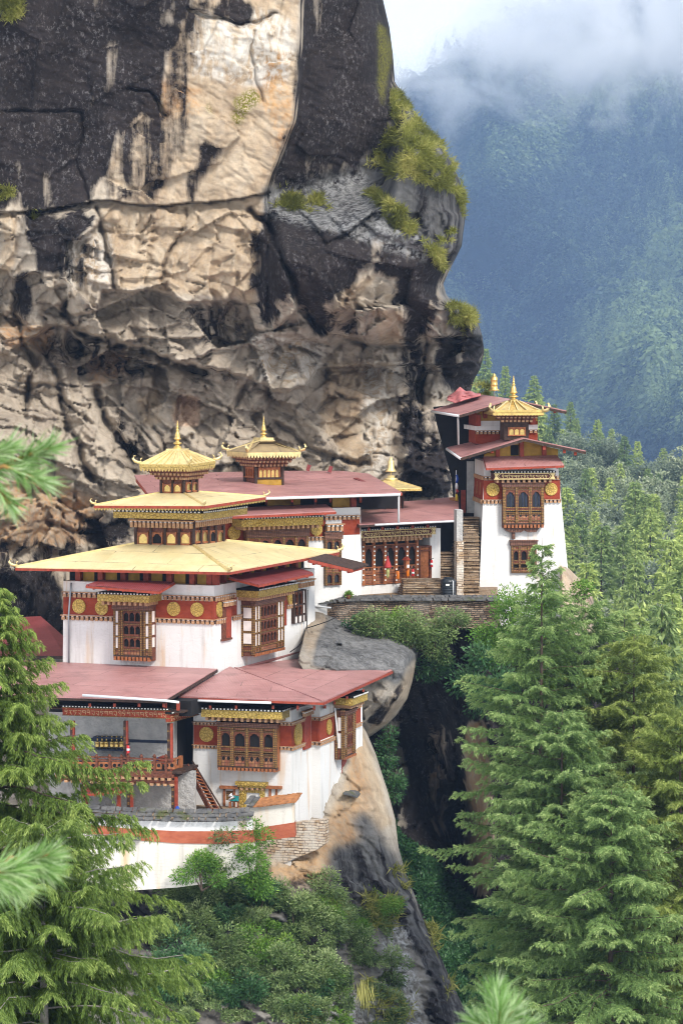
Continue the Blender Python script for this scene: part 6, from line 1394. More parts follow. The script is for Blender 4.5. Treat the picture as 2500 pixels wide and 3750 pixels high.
# lower gable roof
def gable(pts, parent, mat='roof_pink', thick=.08):
    """left-front eave, left-back eave, ridge back, ridge front, right-front eave, right-back eave"""
    lf, lb, rb, rf, rtf, rtb = [np.array(p, float) for p in pts]; dz = np.array([0, 0, thick]); mb = MB()
    for q in ([lf, rf, rb, lb], [rf, rtf, rtb, rb]): mb.prism([p - dz for p in q], q)
    o = mb.build('roof', [M[mat]], parent); f = MB(); f.bar(lf - dz * 1.6, rf - dz * 1.6, .08, .14); f.bar(rf - dz * 1.6, rtf - dz * 1.6, .08, .14); f.build('barge_board', [M['wood_dark']], o)
    g_ = MB(); g_.tube([lb - dz * 1.2, lf - dz * 1.2], .08, 7); g_.build('gutter', [M['pipe']], o); return o
lfp = F7.w(1686, 1673, 1.6); rfp = F7.w(1918, 1603, 1.6); rtp = F7.w(2143, 1650, 1.6)
lb = P(1635, 1638, 181.0); rb = P(1841, 1592, 181.5); rtb = rtp + (rb - rfp)
gable([lfp, lb, rb, rfp, rtp, rtb], tow)
za = zt7
def gable_fill(F, x0, x1, yb, apex, o0, parent, posts):
    q = [F.st(x0[0], x0[1], o0), (F.st(x0[0], yb, o0)[0], F.st(x0[0], yb, o0)[1]), F.st(x1[0], yb, o0), F.st(x1[0], x1[1], o0), F.st(*apex, o0)]
    mb = MB(); F.stpoly(mb, q, o0 - .1, o0); o = mb.build('gable_panel', [M['yellow_board']], parent); mb = MB()
    for xa, ya, xb, yb_ in posts: F.pbox(mb, xa, ya, xb, yb_, o0, o0 + .18, at=o0 + .15)
    mb.build('gable_post', [M['red_wood']], o); return o
gp = gable_fill(F7, (1772, 1664), (2042, 1645), 1690, (1915, 1615), .1, tow, [(1815, 1640, 1829, 1672), (1902, 1616, 1917, 1672), (1984, 1632, 1999, 1668), (1832, 1990, 1833, 1991)][:3])
mb = MB(); F7.pbox(mb, 1868, 1630, 1897, 1668, .1, .13, at=.12); mb.build('opening', [M['black']], gp)
mb = MB()
for x, y in ((1716, 1670), (1800, 1652), (1992, 1640), (2065, 1652), (2105, 1660)): mb.bar(F7.w(x, y, 1.5), F7.w(x, y + 2, 0), .16, .2)
mb.build('rafter', [M['red_wood']], tow)
awning([F7.w(1779, 1711, 1.35), F7.w(2063, 1701, 1.35), F7.w(2038, 1667, .15), F7.w(1769, 1672, .15)], tow, 'roof_pink', rafters=6)
# upper storey, roof and cupola
FU = Face(1740, 1580, 179.0, 9); z0 = FU.st(1800, 1625)[1]; z1 = FU.st(1800, 1505)[1]; sU = FU.st(1967, 1580)[0]
mb = MB(); footprint_block(mb, [FU.O, FU.p(sU, 0), FU.p(sU, 0, -3.2), FU.p(.25, 0, -3.2)], z0, z1); mb.build('upper_storey', [M['red']], tow)
mb = MB(); FU.pbox(mb, 1738, 1560, 1842, 1576, -3, .12, at=.1); FU.pbox(mb, 1760, 1541, 1836, 1559.5, -1, .05, at=.05); FU.pbox(mb, 1932, 1555, 1968, 1573, -3, .10, at=.1); mb.build('white_course', [M['white']], tow)
dentils(FU, (1739, 1577, 1591), (1841, 1576, 1589), tow, .06, .2, .1, white=True); dentils(FU, (1934, 1574, 1586), (1967, 1573, 1585), tow, .06, .2, .1, white=True)
lf = FU.w(1680, 1517, 1.3); rf = FU.w(1872, 1461, 1.3); rt = FU.w(2072, 1503, 1.3); lb = P(1580, 1501, 183.5); rb = P(1765, 1445, 184.0); rtb = rt + (rb - rf)
gable([lf, lb, rb, rf, rt, rtb], tow)
gable_fill(FU, (1745, 1513), (1966, 1494), 1542, (1872, 1475), .03, tow, [(1742, 1519, 1759, 1559), (1769, 1500, 1783, 1532), (1940, 1520, 1960, 1555)])
mb = MB()
for x, y in ((1715, 1512), (1800, 1492), (1960, 1492), (2030, 1505)): mb.bar(FU.w(x, y, 1.2), FU.w(x, y + 2, 0), .15, .18)
mb.build('rafter', [M['red_wood']], tow)
mb = MB(); mb.tube([lf - np.array([0, 0, .1]), FU.w(1676, 1530, 1.2), FU.w(1678, 1628, 1.0)], .055, 7); mb.build('downpipe', [M['pipe']], tow)
FV = Face(1888, 1560, 176.6, 6); s0 = FV.st(1845, 1570)[0]; s1 = FV.st(1934, 1570)[0]; z0 = FV.st(1888, 1612)[1]; z1 = FV.st(1888, 1520)[1]
mb = MB(); footprint_block(mb, [FV.p(s0, 0), FV.p(s1, 0), FV.p(s1, 0, -1.5), FV.p(s0, 0, -1.5)], z0, z1); cu = mb.build('cupola', [M['wood_dark']], tow)
win_row(FV, 1861, 1921, 3, 1568, 1592, cu)
mb = MB(); n_ = 0
for k, (ya, yb, g_) in enumerate(((1546, 1533, .22), (1532, 1523, .45), (1523, 1516, .68))):
    t0 = FV.st(1888, ya, g_)[1]; t1 = FV.st(1888, yb, g_)[1]; a, b = s0 - g_, s1 + g_; n_ = int((b - a) / .22)
    FV.box(mb, a, b, t0 + .6 * (t1 - t0), t1, -1.5 - g_, g_ - .02, 0)
    for j in range(n_): s = a + (j + .2) * (b - a) / n_; FV.box(mb, s, s + .6 * (b - a) / n_, t0, t0 + .6 * (t1 - t0), -.1, g_, 1)
mb.build('bracket_cornice', [M['wood'], M['dentil_tan']], cu)
zz = FV.st(1888, 1510, 1.0)[1]; sa = FV.st(1806, 1510, 1.0)[0]; sb = FV.st(1988, 1510, 1.0)[0]; e = [FV.p(sa, zz, 1.0), FV.p(sb, zz, 1.0), FV.p(sb, zz, -2.4), FV.p(sa, zz, -2.4)]
ap = sum(e) / 4; ap[2] = P(1886, 1470, 177.3)[2]; hw = .32; t4 = [ap + np.array(v) for v in ((-hw, -hw, 0), (hw, -hw, 0), (hw, hw, 0), (-hw, hw, 0))]
cr_ = hip_roof(e, t4, cu, 'gold_metal', .06, hornsize=.46, hip_w=.10, fascia='gold_metal')
fringe([q + np.array([0, 0, .12]) for q in e], cu, .30, sides=(0, 1), band=.6, mat='gold_metal')
mb = MB()
for f in (.3, .5, .7): mb.bar(e[0] + (e[1] - e[0]) * f + np.array([0, 0, .05]), t4[0] + (t4[1] - t4[0]) * f + np.array([0, 0, .05]), .05, .06)
mb.build('roof_rib', [M['gold_pale']], cr_)
pinnacle(ap + np.array([0, 0, -.02]), (1470 - 1374) / FPX * 177, cu)
vb = thing('victory_banner', 'gilded cylinder finial on a thin pole above the tower roof ridge', 'finial', P(1808, 1450, 182.5)); p = P(1808, 1450, 182.5)
mb = MB(); mb.lathe(p, [(.04, 0), (.04, .42)], 8); mb.build('pole', [M['pipe_grey']], vb)
mb = MB(); mb.lathe(p + np.array([0, 0, .30]), [(r * .8, z * .72) for r, z in ((.36, 0), (.33, .08), (.26, .14), (.24, .42), (.27, .46), (.24, .50), (.24, .78), (.27, .82), (.24, .86), (.23, 1.02), (.16, 1.08), (.08, 1.12), (.10, 1.2), (.03, 1.34))], 16); mb.build('gilt_cylinder', [M['gold_metal']], vb)
tp_ = thing('tarpaulin', 'crumpled faded red tarpaulin heaped where the tower roof meets the rock', 'tarpaulin', P(1700, 1470, 182))
rnd = np.random.RandomState(3); nx, ny = 22, 12; uu, vv = np.meshgrid(np.linspace(0, 1, nx), np.linspace(0, 1, ny))
tx = 1637 + uu * 122; tyb = np.interp(uu, [0, .25, .5, 1], [1462, 1474, 1462, 1446]); tyt = np.interp(uu, [0, .2, .38, .55, .7, .85, 1], [1452, 1436, 1416, 1432, 1430, 1440, 1440])
ty = tyb + (tyt - tyb) * vv; tv = PV(tx, ty, 181.6 + 2.2 * vv + .5 * fbm(uu * 5, vv * 5, 5, 3)); i_ = np.arange(nx * ny).reshape(ny, nx); Q_ = np.stack([i_[:-1, :-1], i_[:-1, 1:], i_[1:, 1:], i_[1:, :-1]], -1).reshape(-1, 4)
o = np_mesh('sheet', tv.reshape(-1, 3), Q_, M['tarp'], tp_); md = o.modifiers.new('solid', 'SOLIDIFY'); md.thickness = .06
# passage between rock and tower: black panel standing in for its shade, whitewashed inner wall
ps = thing('passage_wall', 'whitewashed wall inside the dark passage at the head of the stone stair', 'wall', P(1722, 1870, 182))
FP = Face(1720, 1860, 182, 0); mb = MB(); FP.pbox(mb, 1708, 1690, 1735, 1880, -.3, 0); mb.build('white_pier', [M['plaster']], ps); mb = MB(); FP.poly(mb, [(1585, 1490), (1700, 1480), (1790, 1480), (1790, 2110), (1596, 2110), (1596, 1890), (1662, 1850), (1652, 1750), (1622, 1640), (1600, 1560)], -2.2, -2., at=-2.); FP.pbox(mb, 1690, 1880, 1760, 1905, -2, .4, at=.4); mb.build('shade_panel', [M['black']], ps)
mb = MB(); FP.pbox(mb, 1687, 1795, 1704, 1895, -.2, -.05); FP.pbox(mb, 1690, 1800, 1702, 1808, -.05, .0); mb.build('door_post', [M['red_wood']], ps)
# ------------------------------------------------------------------ terrace: stairs, pier, tank, wall
FT = Face(1500, 2200, 169.0, 6)
def steps(name, label, F, xl, xr, y0, y1, n, off0, off1, parent_mat='stone_step'):
    r = thing(name, label, 'stair', F.w((xl + xr) / 2, y1, off1)); mb = MB(); zlo = F.st(xl, y1, off1)[1]
    for k in range(n):
        f0 = k / n; f1 = (k + 1) / n; ya = y1 + (y0 - y1) * f1; o = off1 + (off0 - off1) * f0; s0 = F.st(xl, ya, o)[0]; s1 = F.st(xr, ya, o)[0]; t1 = F.st((xl + xr) / 2, ya, o)[1]
        j = .05 * math.sin(k * 7.3); F.box(mb, s0 - j * .3, s1 + j * .2, zlo - .3, t1 - .05, off0 - .6, o, 0); F.box(mb, s0 - .04 - j * .3, s1 + .04 + j * .2, t1 - .048, t1 + .012, off0 - .6, o + .07 + j, 1)
    mb.build('flight', [M['stone_step'], M['stone_step']], r); return r
steps('stone_stair', 'long flight of brown stone steps climbing beside the tower', FT, 1696, 1752, 1896, 2190, 21, -9.5, -1.5)
steps('passage_stair', 'shadowed stone steps inside the dark doorway left of the pier', FT, 1610, 1668, 2025, 2110, 8, -8.5, -6.5)
steps('curved_stair', 'low wide stone steps in front of the shrine door', FT, 1478, 1612, 2122, 2186, 7, -3.2, -1.4)
pr = thing('pier', 'whitewashed stone pier between the dark doorway and the long stone stair', 'pier', FT.w(1683, 2190, -1.2))
mb = MB(); FT.pbox(mb, 1672, 1985, 1697, 2192, -2, -1.0, at=-1.0); mb.build('masonry', [M['stone_white']], pr); mb = MB(); FT.pbox(mb, 1671, 1868, 1694, 1984.5, -2.6, -1.6, at=-1.6); mb.build('plastered_top', [M['plaster']], pr)
tk = thing('water_tank', 'black ribbed plastic water tank at the foot of the stone stair', 'tank', FT.w(1640, 2186, -.9)); p = FT.w(1640, 2184, -.9); k = .95 / 68 * 68
r_ = (1668 - 1611) / FPX * 169.5 / 2; H_ = (2184 - 2116) / FPX * 169.5
pf = []
for j in range(6): a = H_ * (.04 + .14 * j); pf += [(r_, a), (r_ * 1.03, a + .03), (r_ * 1.03, a + .07), (r_, a + .10)]
mb = MB(); mb.lathe(p, [(r_ * .95, 0)] + pf + [(r_ * .97, H_ * .90), (r_ * .55, H_ * 1.0), (r_ * .5, H_ * 1.0), (r_ * .5, H_ * 1.05), (.02, H_ * 1.06)], 24); bd_ = mb.build('tank_body', [M['tank']], tk)
mb = MB(); mb.tube([p + np.array([r_ * .62, -r_ * .85, 0]), p + np.array([r_ * .62, -r_ * .85, H_ * .86]), p + np.array([r_ * .2, -r_ * .7, H_ * .9])], .03, 6); mb.build('pipe', [M['pipe']], tk)
mb = MB(); mb.bar(p + np.array([-r_ * .35, -r_ * 1.03, H_ * .66]), p + np.array([r_ * .12, -r_ * 1.06, H_ * .66]), .02, .09); mb.build('maker_mark', [M['dot']], tk)
mb = MB(); mb.slab([p + np.array(v) for v in ((-r_ * 1.2, -r_ * 1.2, 0), (r_ * 1.2, -r_ * 1.2, 0), (r_ * 1.2, r_ * 1.2, 0), (-r_ * 1.2, r_ * 1.2, 0))], .25); mb.build('plinth', [M['plaster']], tk)
mb = MB(); q0 = FT.w(1120, 2200, 0); q1 = FT.w(1820, 2196, 0); zf_ = FT.st(1500, 2192, 0)[1] - .02
mb.slab([np.array([*q[:2], zf_]) for q in (FT.w(1150, 2200, -.2), FT.w(1820, 2200, -.2), FT.w(1820, 2200, -9), FT.w(1150, 2200, -9))], .4); o = mb.build('terrace', [M['stone_step']]); o['kind'] = 'structure'
tw = thing('terrace_wall', 'long dry-stone terrace wall with mossy slate coping below the shrine', 'wall', FT.w(1450, 2265, 0))
mb = MB(); FT.poly(mb, [(1150, 2216), (1260, 2205), (1400, 2202), (1830, 2202), (1830, 2300), (1600, 2300), (1450, 2300), (1150, 2300)], -.7, 0, at=0); mb.build('masonry', [M['stone_wall']], tw)
mb = MB(); rnd = random.Random(14)
for row in range(2):
    for k in range(48):
        x = 1150 + k * 14 + row * 7 + rnd.uniform(-3, 3); y = np.interp(x, [1150, 1260, 1400, 1830], [2214, 2203, 2200, 2201]); w = rnd.uniform(11, 17)
        o_ = .22 - row * .3; s0, zz_ = FT.st(x, y, 0); zz_ += .02 + row * .10; s1 = s0 + w / 71; t = rnd.uniform(.03, .06); tl_ = rnd.uniform(-.02, .02)
        q = [FT.p(s0, zz_ + tl_, o_), FT.p(s1, zz_ - tl_, o_ + rnd.uniform(-.05, .05)), FT.p(s1, zz_ + .10 - tl_, o_ - .42), FT.p(s0, zz_ + .10 + tl_, o_ - .42)]
        mb.prism(q, [v + np.array([0, 0, t]) for v in q])
mb.build('slate_coping', [M['slate']], tw)
mb = MB(); mb.tube([FT.w(1150, 2220, .3), FT.w(1212, 2226, .3)], .05, 6); mb.build('drain_pipe', [M['pipe']], tw)
# small things on the terrace
pp = thing('flower_pot', 'terracotta pot with a leafy green plant on the mossy terrace wall', 'pot', FT.w(1277, 2192, -.15)); p = FT.w(1277, 2193, -.15)
mb = MB(); mb.lathe(p, [(.11, 0), (.15, .14), (.15, .17), (.17, .17), (.17, .22), (.12, .22)], 12); mb.build('pot', [M['terracotta']], pp)
um = thing('temple_umbrella', 'closed red cloth umbrella with pale green streamer hanging before the shrine front', 'umbrella', F5.w(1419, 2116, .6)); p = F5.w(1419, 2075, .6)
mb = MB(); mb.lathe(p, [(.20, -.06), (.21, 0), (.13, .22), (.05, .48), (.02, .58)], 10); mb.build('canopy', [M['red_cloth']], um); mb = MB(); mb.lathe(p, [(.08, -.06), (.10, -.3), (.07, -.5), (.06, -.58)], 8); mb.build('streamer', [M['green_cloth']], um); mb = MB(); mb.lathe(p, [(.015, .55), (.015, .75)], 6); mb.build('pole', [M['pipe_grey']], um)
lb_ = thing('donation_box', 'small red and white roofed box on a post before the shrine front', 'box', F5.w(1492, 2084, .5)); mb = MB(); F5.pbox(mb, 1486, 2052, 1499, 2084, .4, .6, at=.6); mb.build('box_body', [M['wood_orange']], lb_); mb = MB(); F5.poly(mb, [(1482, 2052), (1503, 2051), (1492, 2040)], .35, .65, at=.6); mb.build('box_roof', [M['red_wood']], lb_); mb = MB(); F5.pbox(mb, 1489, 2068, 1497, 2079, .6, .62, at=.6); mb.build('paper', [M['white_cloth']], lb_)
extinguisher(F5.w(1456, 2120, .45), 'orange fire extinguisher with a hose, beside the closed red umbrella at the shrine front', ('orange_gloss',), h=.50, band=False)
extinguisher(F5.w(1492, 2111, .45), 'orange fire extinguisher below the roofed box at the shrine front', ('orange_gloss',), h=.50, band=False)
extinguisher(F5.w(1511, 2110, .45), 'red fire extinguisher with white label left of the shrine door', h=.46)
extinguisher(F5.w(1579, 2077, .20), 'red fire extinguisher hung on the white wall right of the shrine door', h=.46)
fp = thing('flag_pole', 'thin pole with a hanging blue, white, red and yellow prayer flag by the dark rock', 'flag', P(1666, 1830, 180)); p = P(1667, 1825, 180)
mb = MB(); mb.tube([p, p + np.array([.03, 0, 1.55])], .025, 6); mb.build('pole', [M['pipe']], fp)
for nm, m_, a, b in (('flag_blue', 'blue_cloth', .85, 1.3), ('flag_white', 'white_cloth', .5, .85), ('flag_red', 'red_cloth', .25, .5), ('flag_yellow', 'yellow_cloth', -.12, .25)):
    mb = MB(); mb.tube([p + np.array([.05, 0, a]), p + np.array([.09 + .03 * math.sin(a * 9), -.02, (a + b) / 2]), p + np.array([.05, 0, b])], [.075, .085, .06], 6); mb.build('flag_panel', [M[m_]], fp)

cb_ = thing('cable', 'thin black cable sagging from the temple wall across the grey boulder', 'cable', R1.w(1125, 2150, .2))
mb = MB(); mb.tube([R1.w(1126, 2160, .2), R1.w(1124, 2290, .25), R1.w(1118, 2330, .3), R1.w(1095, 2365, .5), R1.w(1062, 2388, .6)], .025, 5); mb.tube([R1.w(1124, 2300, .3), P(1150, 2292, 163.5), P(1200, 2275, 164.0), P(1240, 2256, 165.5)], .025, 5); mb.build('wire', [M['black']], cb_)
# ------------------------------------------------------------------ foliage
def nrm(v): return v / np.maximum(np.linalg.norm(v, axis=-1, keepdims=True), 1e-9)
def leaves(pos, dirs, length, width, tint, rng, flat=None, name='foliage', mat='leaf_hemlock', parent=None, org=None, bend=.25):
    """one kite-shaped blade per entry, each with its own tint"""
    n = len(pos); d = nrm(dirs); r = rng.normal(size=(n, 3)); 
    if flat is not None: r = r * (1 - flat) + np.array([0, 0, 1.]) * flat * 2
    s = nrm(np.cross(d, r)); L = np.broadcast_to(length, n)[:, None]; Wd = np.broadcast_to(width, n)[:, None]; up = np.cross(s, d)
    V = np.stack([pos, pos + d * L * .45 + s * Wd * .5, pos + d * L - up * L * bend * .4, pos + d * L * .45 - s * Wd * .5], 1).reshape(-1, 3)
    Q = np.arange(n * 4).reshape(n, 4)
    return np_mesh(name, V, Q, M[mat], parent, {'tint': ('FACE', np.clip(tint, 0, 1))}, org=org)
def conifer_data(rng, H, R, nb, twig, nleaf, droop=.35, rise=.15, prof=None, low=.06, leaf_l=.2, az=None, gap=0., hang=0.):
    """trunk along +z from the origin; returns trunk/branch tubes and blade arrays"""
    prof = prof or (lambda f: (1 - f) ** .8 * min(1, .35 + f * 6))
    pos, dr, tn = [], [], []; tubes = []; seed_ = rng.uniform(0, 50)
    for b in range(nb):
        f = low + (1 - low) * ((b + rng.rand()) / nb) ** .92; f = min(f, .985); h = f * H
        a = az(rng) if az else b * 2.39996 + rng.uniform(-.5, .5)
        L = R * prof(f) * rng.uniform(.52, 1.18) * (.74 + .50 * float(vnoise(np.array([math.cos(a) * 1.6 + 9 + seed_]), np.array([h * .45 + math.sin(a) * 1.6]), 7)[0]))
        if L < .08: L = .08
        if rng.rand() < gap: continue
        hd = np.array([math.cos(a), math.sin(a), 0]); K = max(4, int(L / (twig * .42)) + 2); t = np.linspace(0, 1, K)
        e = rise + .5 * max(0, f - .55) + rng.uniform(-.12, .12)
        C = np.array([0, 0, h]) + hd * (L * t)[:, None] + np.array([0, 0, 1.]) * (L * (e * t - droop * (1 - .55 * f) * t ** 2 * 1.3 + .10 * t ** 4))[:, None]
        C = C + np.cumsum(rng.normal(size=(K, 3)) * L * .012, 0)
        tubes.append((C, L))
        tan = np.gradient(C, axis=0); tan = nrm(tan); lat = nrm(np.cross(tan, np.array([0, 0, 1.])))
        k0 = 1 if L < .8 else max(1, int(K * .14))
        for k in range(k0, K):
            for sg in (-1, 1):
                tl = twig * (.35 + .9 * math.sin(math.pi * min(1, .18 + .72 * t[k]))) * rng.uniform(.6, 1.25) * min(1., .35 + L / (twig * 3))
                d0 = nrm(tan[k] * rng.uniform(.45, .95) + lat[k] * sg * rng.uniform(.6, 1.1) + np.array([0, 0, rng.uniform(-.25, .15)]))
                m = max(3, int(nleaf * tl / twig)); u = rng.uniform(.0, 1, m)
                p = C[k] + d0 * (tl * u)[:, None] + np.array([0, 0, -1.]) * (tl * (.34 + .5 * hang) * u ** 2)[:, None] + rng.normal(size=(m, 3)) * twig * .05
                dd = d0 + rng.normal(size=(m, 3)) * .45 + np.array([0, 0, -1.]) * (droop * 1.1 + .5 * u + hang)[:, None]
                pos.append(p); dr.append(dd); tn.append(np.clip(.16 + .34 * u * t[k] + .30 * t[k] ** 2 + rng.normal(size=m) * .13 + .12 * (p[:, 2] > C[k, 2] - .02), 0, 1))  # tips lighter; inner crown tinted darker, painting its shade
    return np.concatenate(pos), np.concatenate(dr), np.concatenate(tn), tubes
def trunk_mesh(name, base, H, r, tubes, parent, mat='bark', every=2, lean=(0, 0), rng=None, br=.013):
    mb = MB(); K = 9; base = np.array(base, float)
    mb.tube([base + np.array([lean[0] * (k / K) ** 2, lean[1] * (k / K) ** 2, H * k / K]) for k in range(K + 1)], [r * (1 - .96 * k / K) for k in range(K + 1)], 8)
    o = mb.build(name, [M[mat]], parent, recalc=False)
    if tubes:
        mb = MB()
        for C, L in tubes[::every]:
            if L < .5: continue
            q = C[:: max(1, len(C) // 5)]; mb.tube([base + c for c in q], [max(.006, br * L ** .7 * (1 - .85 * i / len(q))) for i in range(len(q))], 5, caps=False)
        mb.build('limb', [M[mat]], parent, recalc=False)
    return o
def big_conifer(name, label, base, H, R, seed, mat, nb, twig, nleaf, ll, lw, group=None, barkmat='bark', trunk_r=.35, **kw):
    rng = np.random.RandomState(seed); base = np.array(base, float)
    t = thing(name, label, 'tree', base, group)
    pos, dr, tn, tubes = conifer_data(rng, H, R, nb, twig, nleaf, leaf_l=ll, **kw)
    n = len(pos)
    leaves(base + pos, dr, rng.uniform(.6, 1.25, n) * ll, rng.uniform(.7, 1.3, n) * lw, tn, rng, name='crown', mat=mat, parent=t)
    trunk_mesh('trunk', base, H, trunk_r, tubes, t, barkmat, rng=rng)
    return t
# ---- the great drooping conifer at the left
def prof_left(f): return np.interp(f, [0, .12, .25, .38, .50, .62, .75, .88, 1.0], [.75, 1.0, 1.0, .88, .66, .58, .42, .20, .03])
yl = 84.0; k_ = FPX / yl
bl = P(-5, 4420, yl); Hl = (4420 - 2090) / k_
big_conifer('weeping_conifer', 'large weeping green conifer with feathery hanging sprays at the left edge of the gallery', bl, Hl, 5.6, 11, 'leaf_cedar', 270, .42, 84, .13, .021, trunk_r=.30, droop=.34, rise=.18, hang=.7, prof=prof_left, low=.05)
bl2 = P(165, 4300, 80.0)
big_conifer('weeping_conifer', 'lower weeping conifer with bare grey twigs in the bottom left corner', bl2, (4300 - 3000) / FPX * 80, 3.7, 12, 'leaf_cedar', 170, .44, 80, .13, .021, trunk_r=.20, droop=.36, rise=.26, hang=.8, gap=.10, barkmat='bark_grey', prof=lambda f: np.interp(f, [0, .3, .6, .85, 1], [.9, 1.0, .95, .78, .20]), low=.08)
# ---- the mass of conifers at the right
def prof_r(f): return np.interp(f, [0, .2, .4, .55, .64, .72, .80, .90, 1.0], [.84, .86, .90, .96, 1.0, .92, .60, .26, .03])
def prof_full(f): return np.interp(f, [0, .2, .4, .6, .72, .82, .90, .96, 1.0], [.85, .92, 1.0, 1.0, .92, .78, .60, .38, .08])
for lab, px, ytop, ybase, Y, R, seed, mat, nb, pf in (
        ('tall blue-green hemlock whose thin leader stands in front of the white tower', 1975, 1935, 4250, 141, 3.9, 21, 'leaf_hemlock', 190, prof_r),
        ('full soft green hemlock with a rounded top just right of the tower foot', 2120, 2170, 4250, 144, 4.3, 26, 'leaf_hemlock', 190, prof_full),
        ('yellow-green hemlock with a rounded top standing over the grey slope oaks', 2310, 2290, 4300, 142, 4.4, 22, 'leaf_olive', 180, prof_full),
        ('green hemlock in the middle of the right-hand mass, in front of the tall one', 2050, 2560, 4350, 138, 3.6, 23, 'leaf_hemlock', 160, prof_full),
        ('hemlock cut by the right edge of the view', 2480, 2580, 4350, 138, 4.6, 24, 'leaf_olive', 160, prof_full),
        ('nearest hemlock, filling the lower right of the view', 2230, 2860, 4500, 134, 4.9, 25, 'leaf_hemlock', 190, prof_full)):
    b = P(px, ybase, Y)
    big_conifer('hemlock_tree', lab, b, (ybase - ytop) / FPX * Y, R, seed, mat, int(nb * 1.2), .58, 50, .17, .036, trunk_r=.26, droop=.26, rise=.16, hang=.05, prof=pf, low=.03, gap=.02, group='conifers beside the gorge')
# ---- shrubs and broadleaf bushes
def bush(name, label, px, py, Y, rx, rz, n, ll, lw, mat, seed, group=None, cat='shrub', droop=.2, depth=.7, clumps=14, flat=.0, stems=5):
    """shrub made of many leafy shoots around a few stems; sizes in photo pixels"""
    rng = np.random.RandomState(seed); k = Y / FPX; base = P(px, py + rz * .9, Y); t = thing(name, label, cat, base, group); c0 = P(px, py, Y)
    a = rng.normal(size=(clumps, 3)); a = nrm(a) * rng.uniform(.35, 1., (clumps, 1)); cc = c0 + a * np.array([rx * k, rx * k * depth, rz * k])
    ci = rng.randint(0, clumps, n); r = nrm(rng.normal(size=(n, 3))); rad_ = rng.uniform(.2, 1., n) ** .5 * rng.uniform(.32, .55, n)
    pos = cc[ci] + r * (rad_ * (rx + rz) / 2 * k)[:, None] * np.array([1, .8, .8])
    out = nrm(pos - c0) * .5 + r * .9 + rng.normal(size=(n, 3)) * .4 + np.array([0, 0, -droop])
    up = (pos[:, 2] - c0[2]) / (rz * k + 1e-6); tn = .40 + .18 * r[:, 2] + .10 * up + rng.normal(size=n) * .16 + (rng.rand(clumps)[ci] - .5) * .35  # clump tops tinted lighter as painted highlights
    leaves(pos, out, rng.uniform(.6, 1.3, n) * ll, rng.uniform(.7, 1.3, n) * lw, tn, rng, name='crown', mat=mat, parent=t, flat=flat)
    mb = MB()
    for s in range(stems): q = cc[s % clumps]; mb.tube([base, (base + q) / 2 + rng.normal(size=3) * .08, q], [.045, .03, .012], 5, caps=False)
    mb.build('stem', [M['bark']], t, recalc=False)
    return t
LBUSH = [  # px, py, Y, rx, rz, n, mat, leaf length, label
    (1890, 2260, 166, 130, 110, 3600, 'leaf_bright', .17, 'bright green bush hanging over the end of the mossy terrace wall'),
    (1800, 2350, 166, 130, 120, 4200, 'leaf_bright', .17, 'bright green bush below the right end of the terrace wall'),
    (1790, 2510, 165, 125, 125, 4200, 'leaf_dark', .22, 'dark glossy broadleaf bush overhanging the gorge beside the hemlocks'),
    (1380, 2290, 166.0, 80, 60, 2000, 'leaf_grey', .16, 'leafy bush at the left end below the terrace wall, behind the boulder'),
    (1500, 2310, 166.2, 90, 75, 2600, 'leaf_grey', .17, 'grey-green bush hanging below the middle of the terrace wall'),
    (1590, 2330, 167, 90, 90, 2600, 'leaf_grey', .17, 'feathery bush below the terrace wall above the dark gorge'),
    (1580, 2440, 168, 75, 60, 1700, 'leaf_dark', .17, 'small dark bush clinging to the rock right of the boulder'),
    (1440, 2275, 167.4, 75, 45, 1500, 'leaf_bright', .15, 'bright leafy plant hanging over the left part of the terrace wall'),
    (1640, 2270, 167.4, 70, 50, 1500, 'leaf_grey', .15, 'ivy hanging down the right part of the terrace wall'),
    (2125, 2165, 172, 45, 45, 900, 'leaf_bright', .16, 'small bush on the tan rock foot beside the tower'),
    (1990, 2190, 167, 70, 50, 1500, 'leaf_bright', .16, 'yellow-green bush at the foot of the white tower'),
    (1320, 2280, 166.5, 60, 30, 900, 'leaf_dark', .14, 'low dark plant between the boulder and the terrace wall'),
    (1405, 2740, 165, 45, 90, 1400, 'leaf_dark', .18, 'dark green plants on the gorge side right of the lower house'),
    (1440, 2880, 164, 40, 70, 1000, 'leaf_dark', .18, 'dark green tuft on the gorge edge beside the ochre rock')]
for i, (px, py, Y, rx, rz, n, mat, ll, lab) in enumerate(LBUSH): bush('bush', lab, px, py, Y, rx, rz, n, ll, ll * .42, mat, 100 + i)
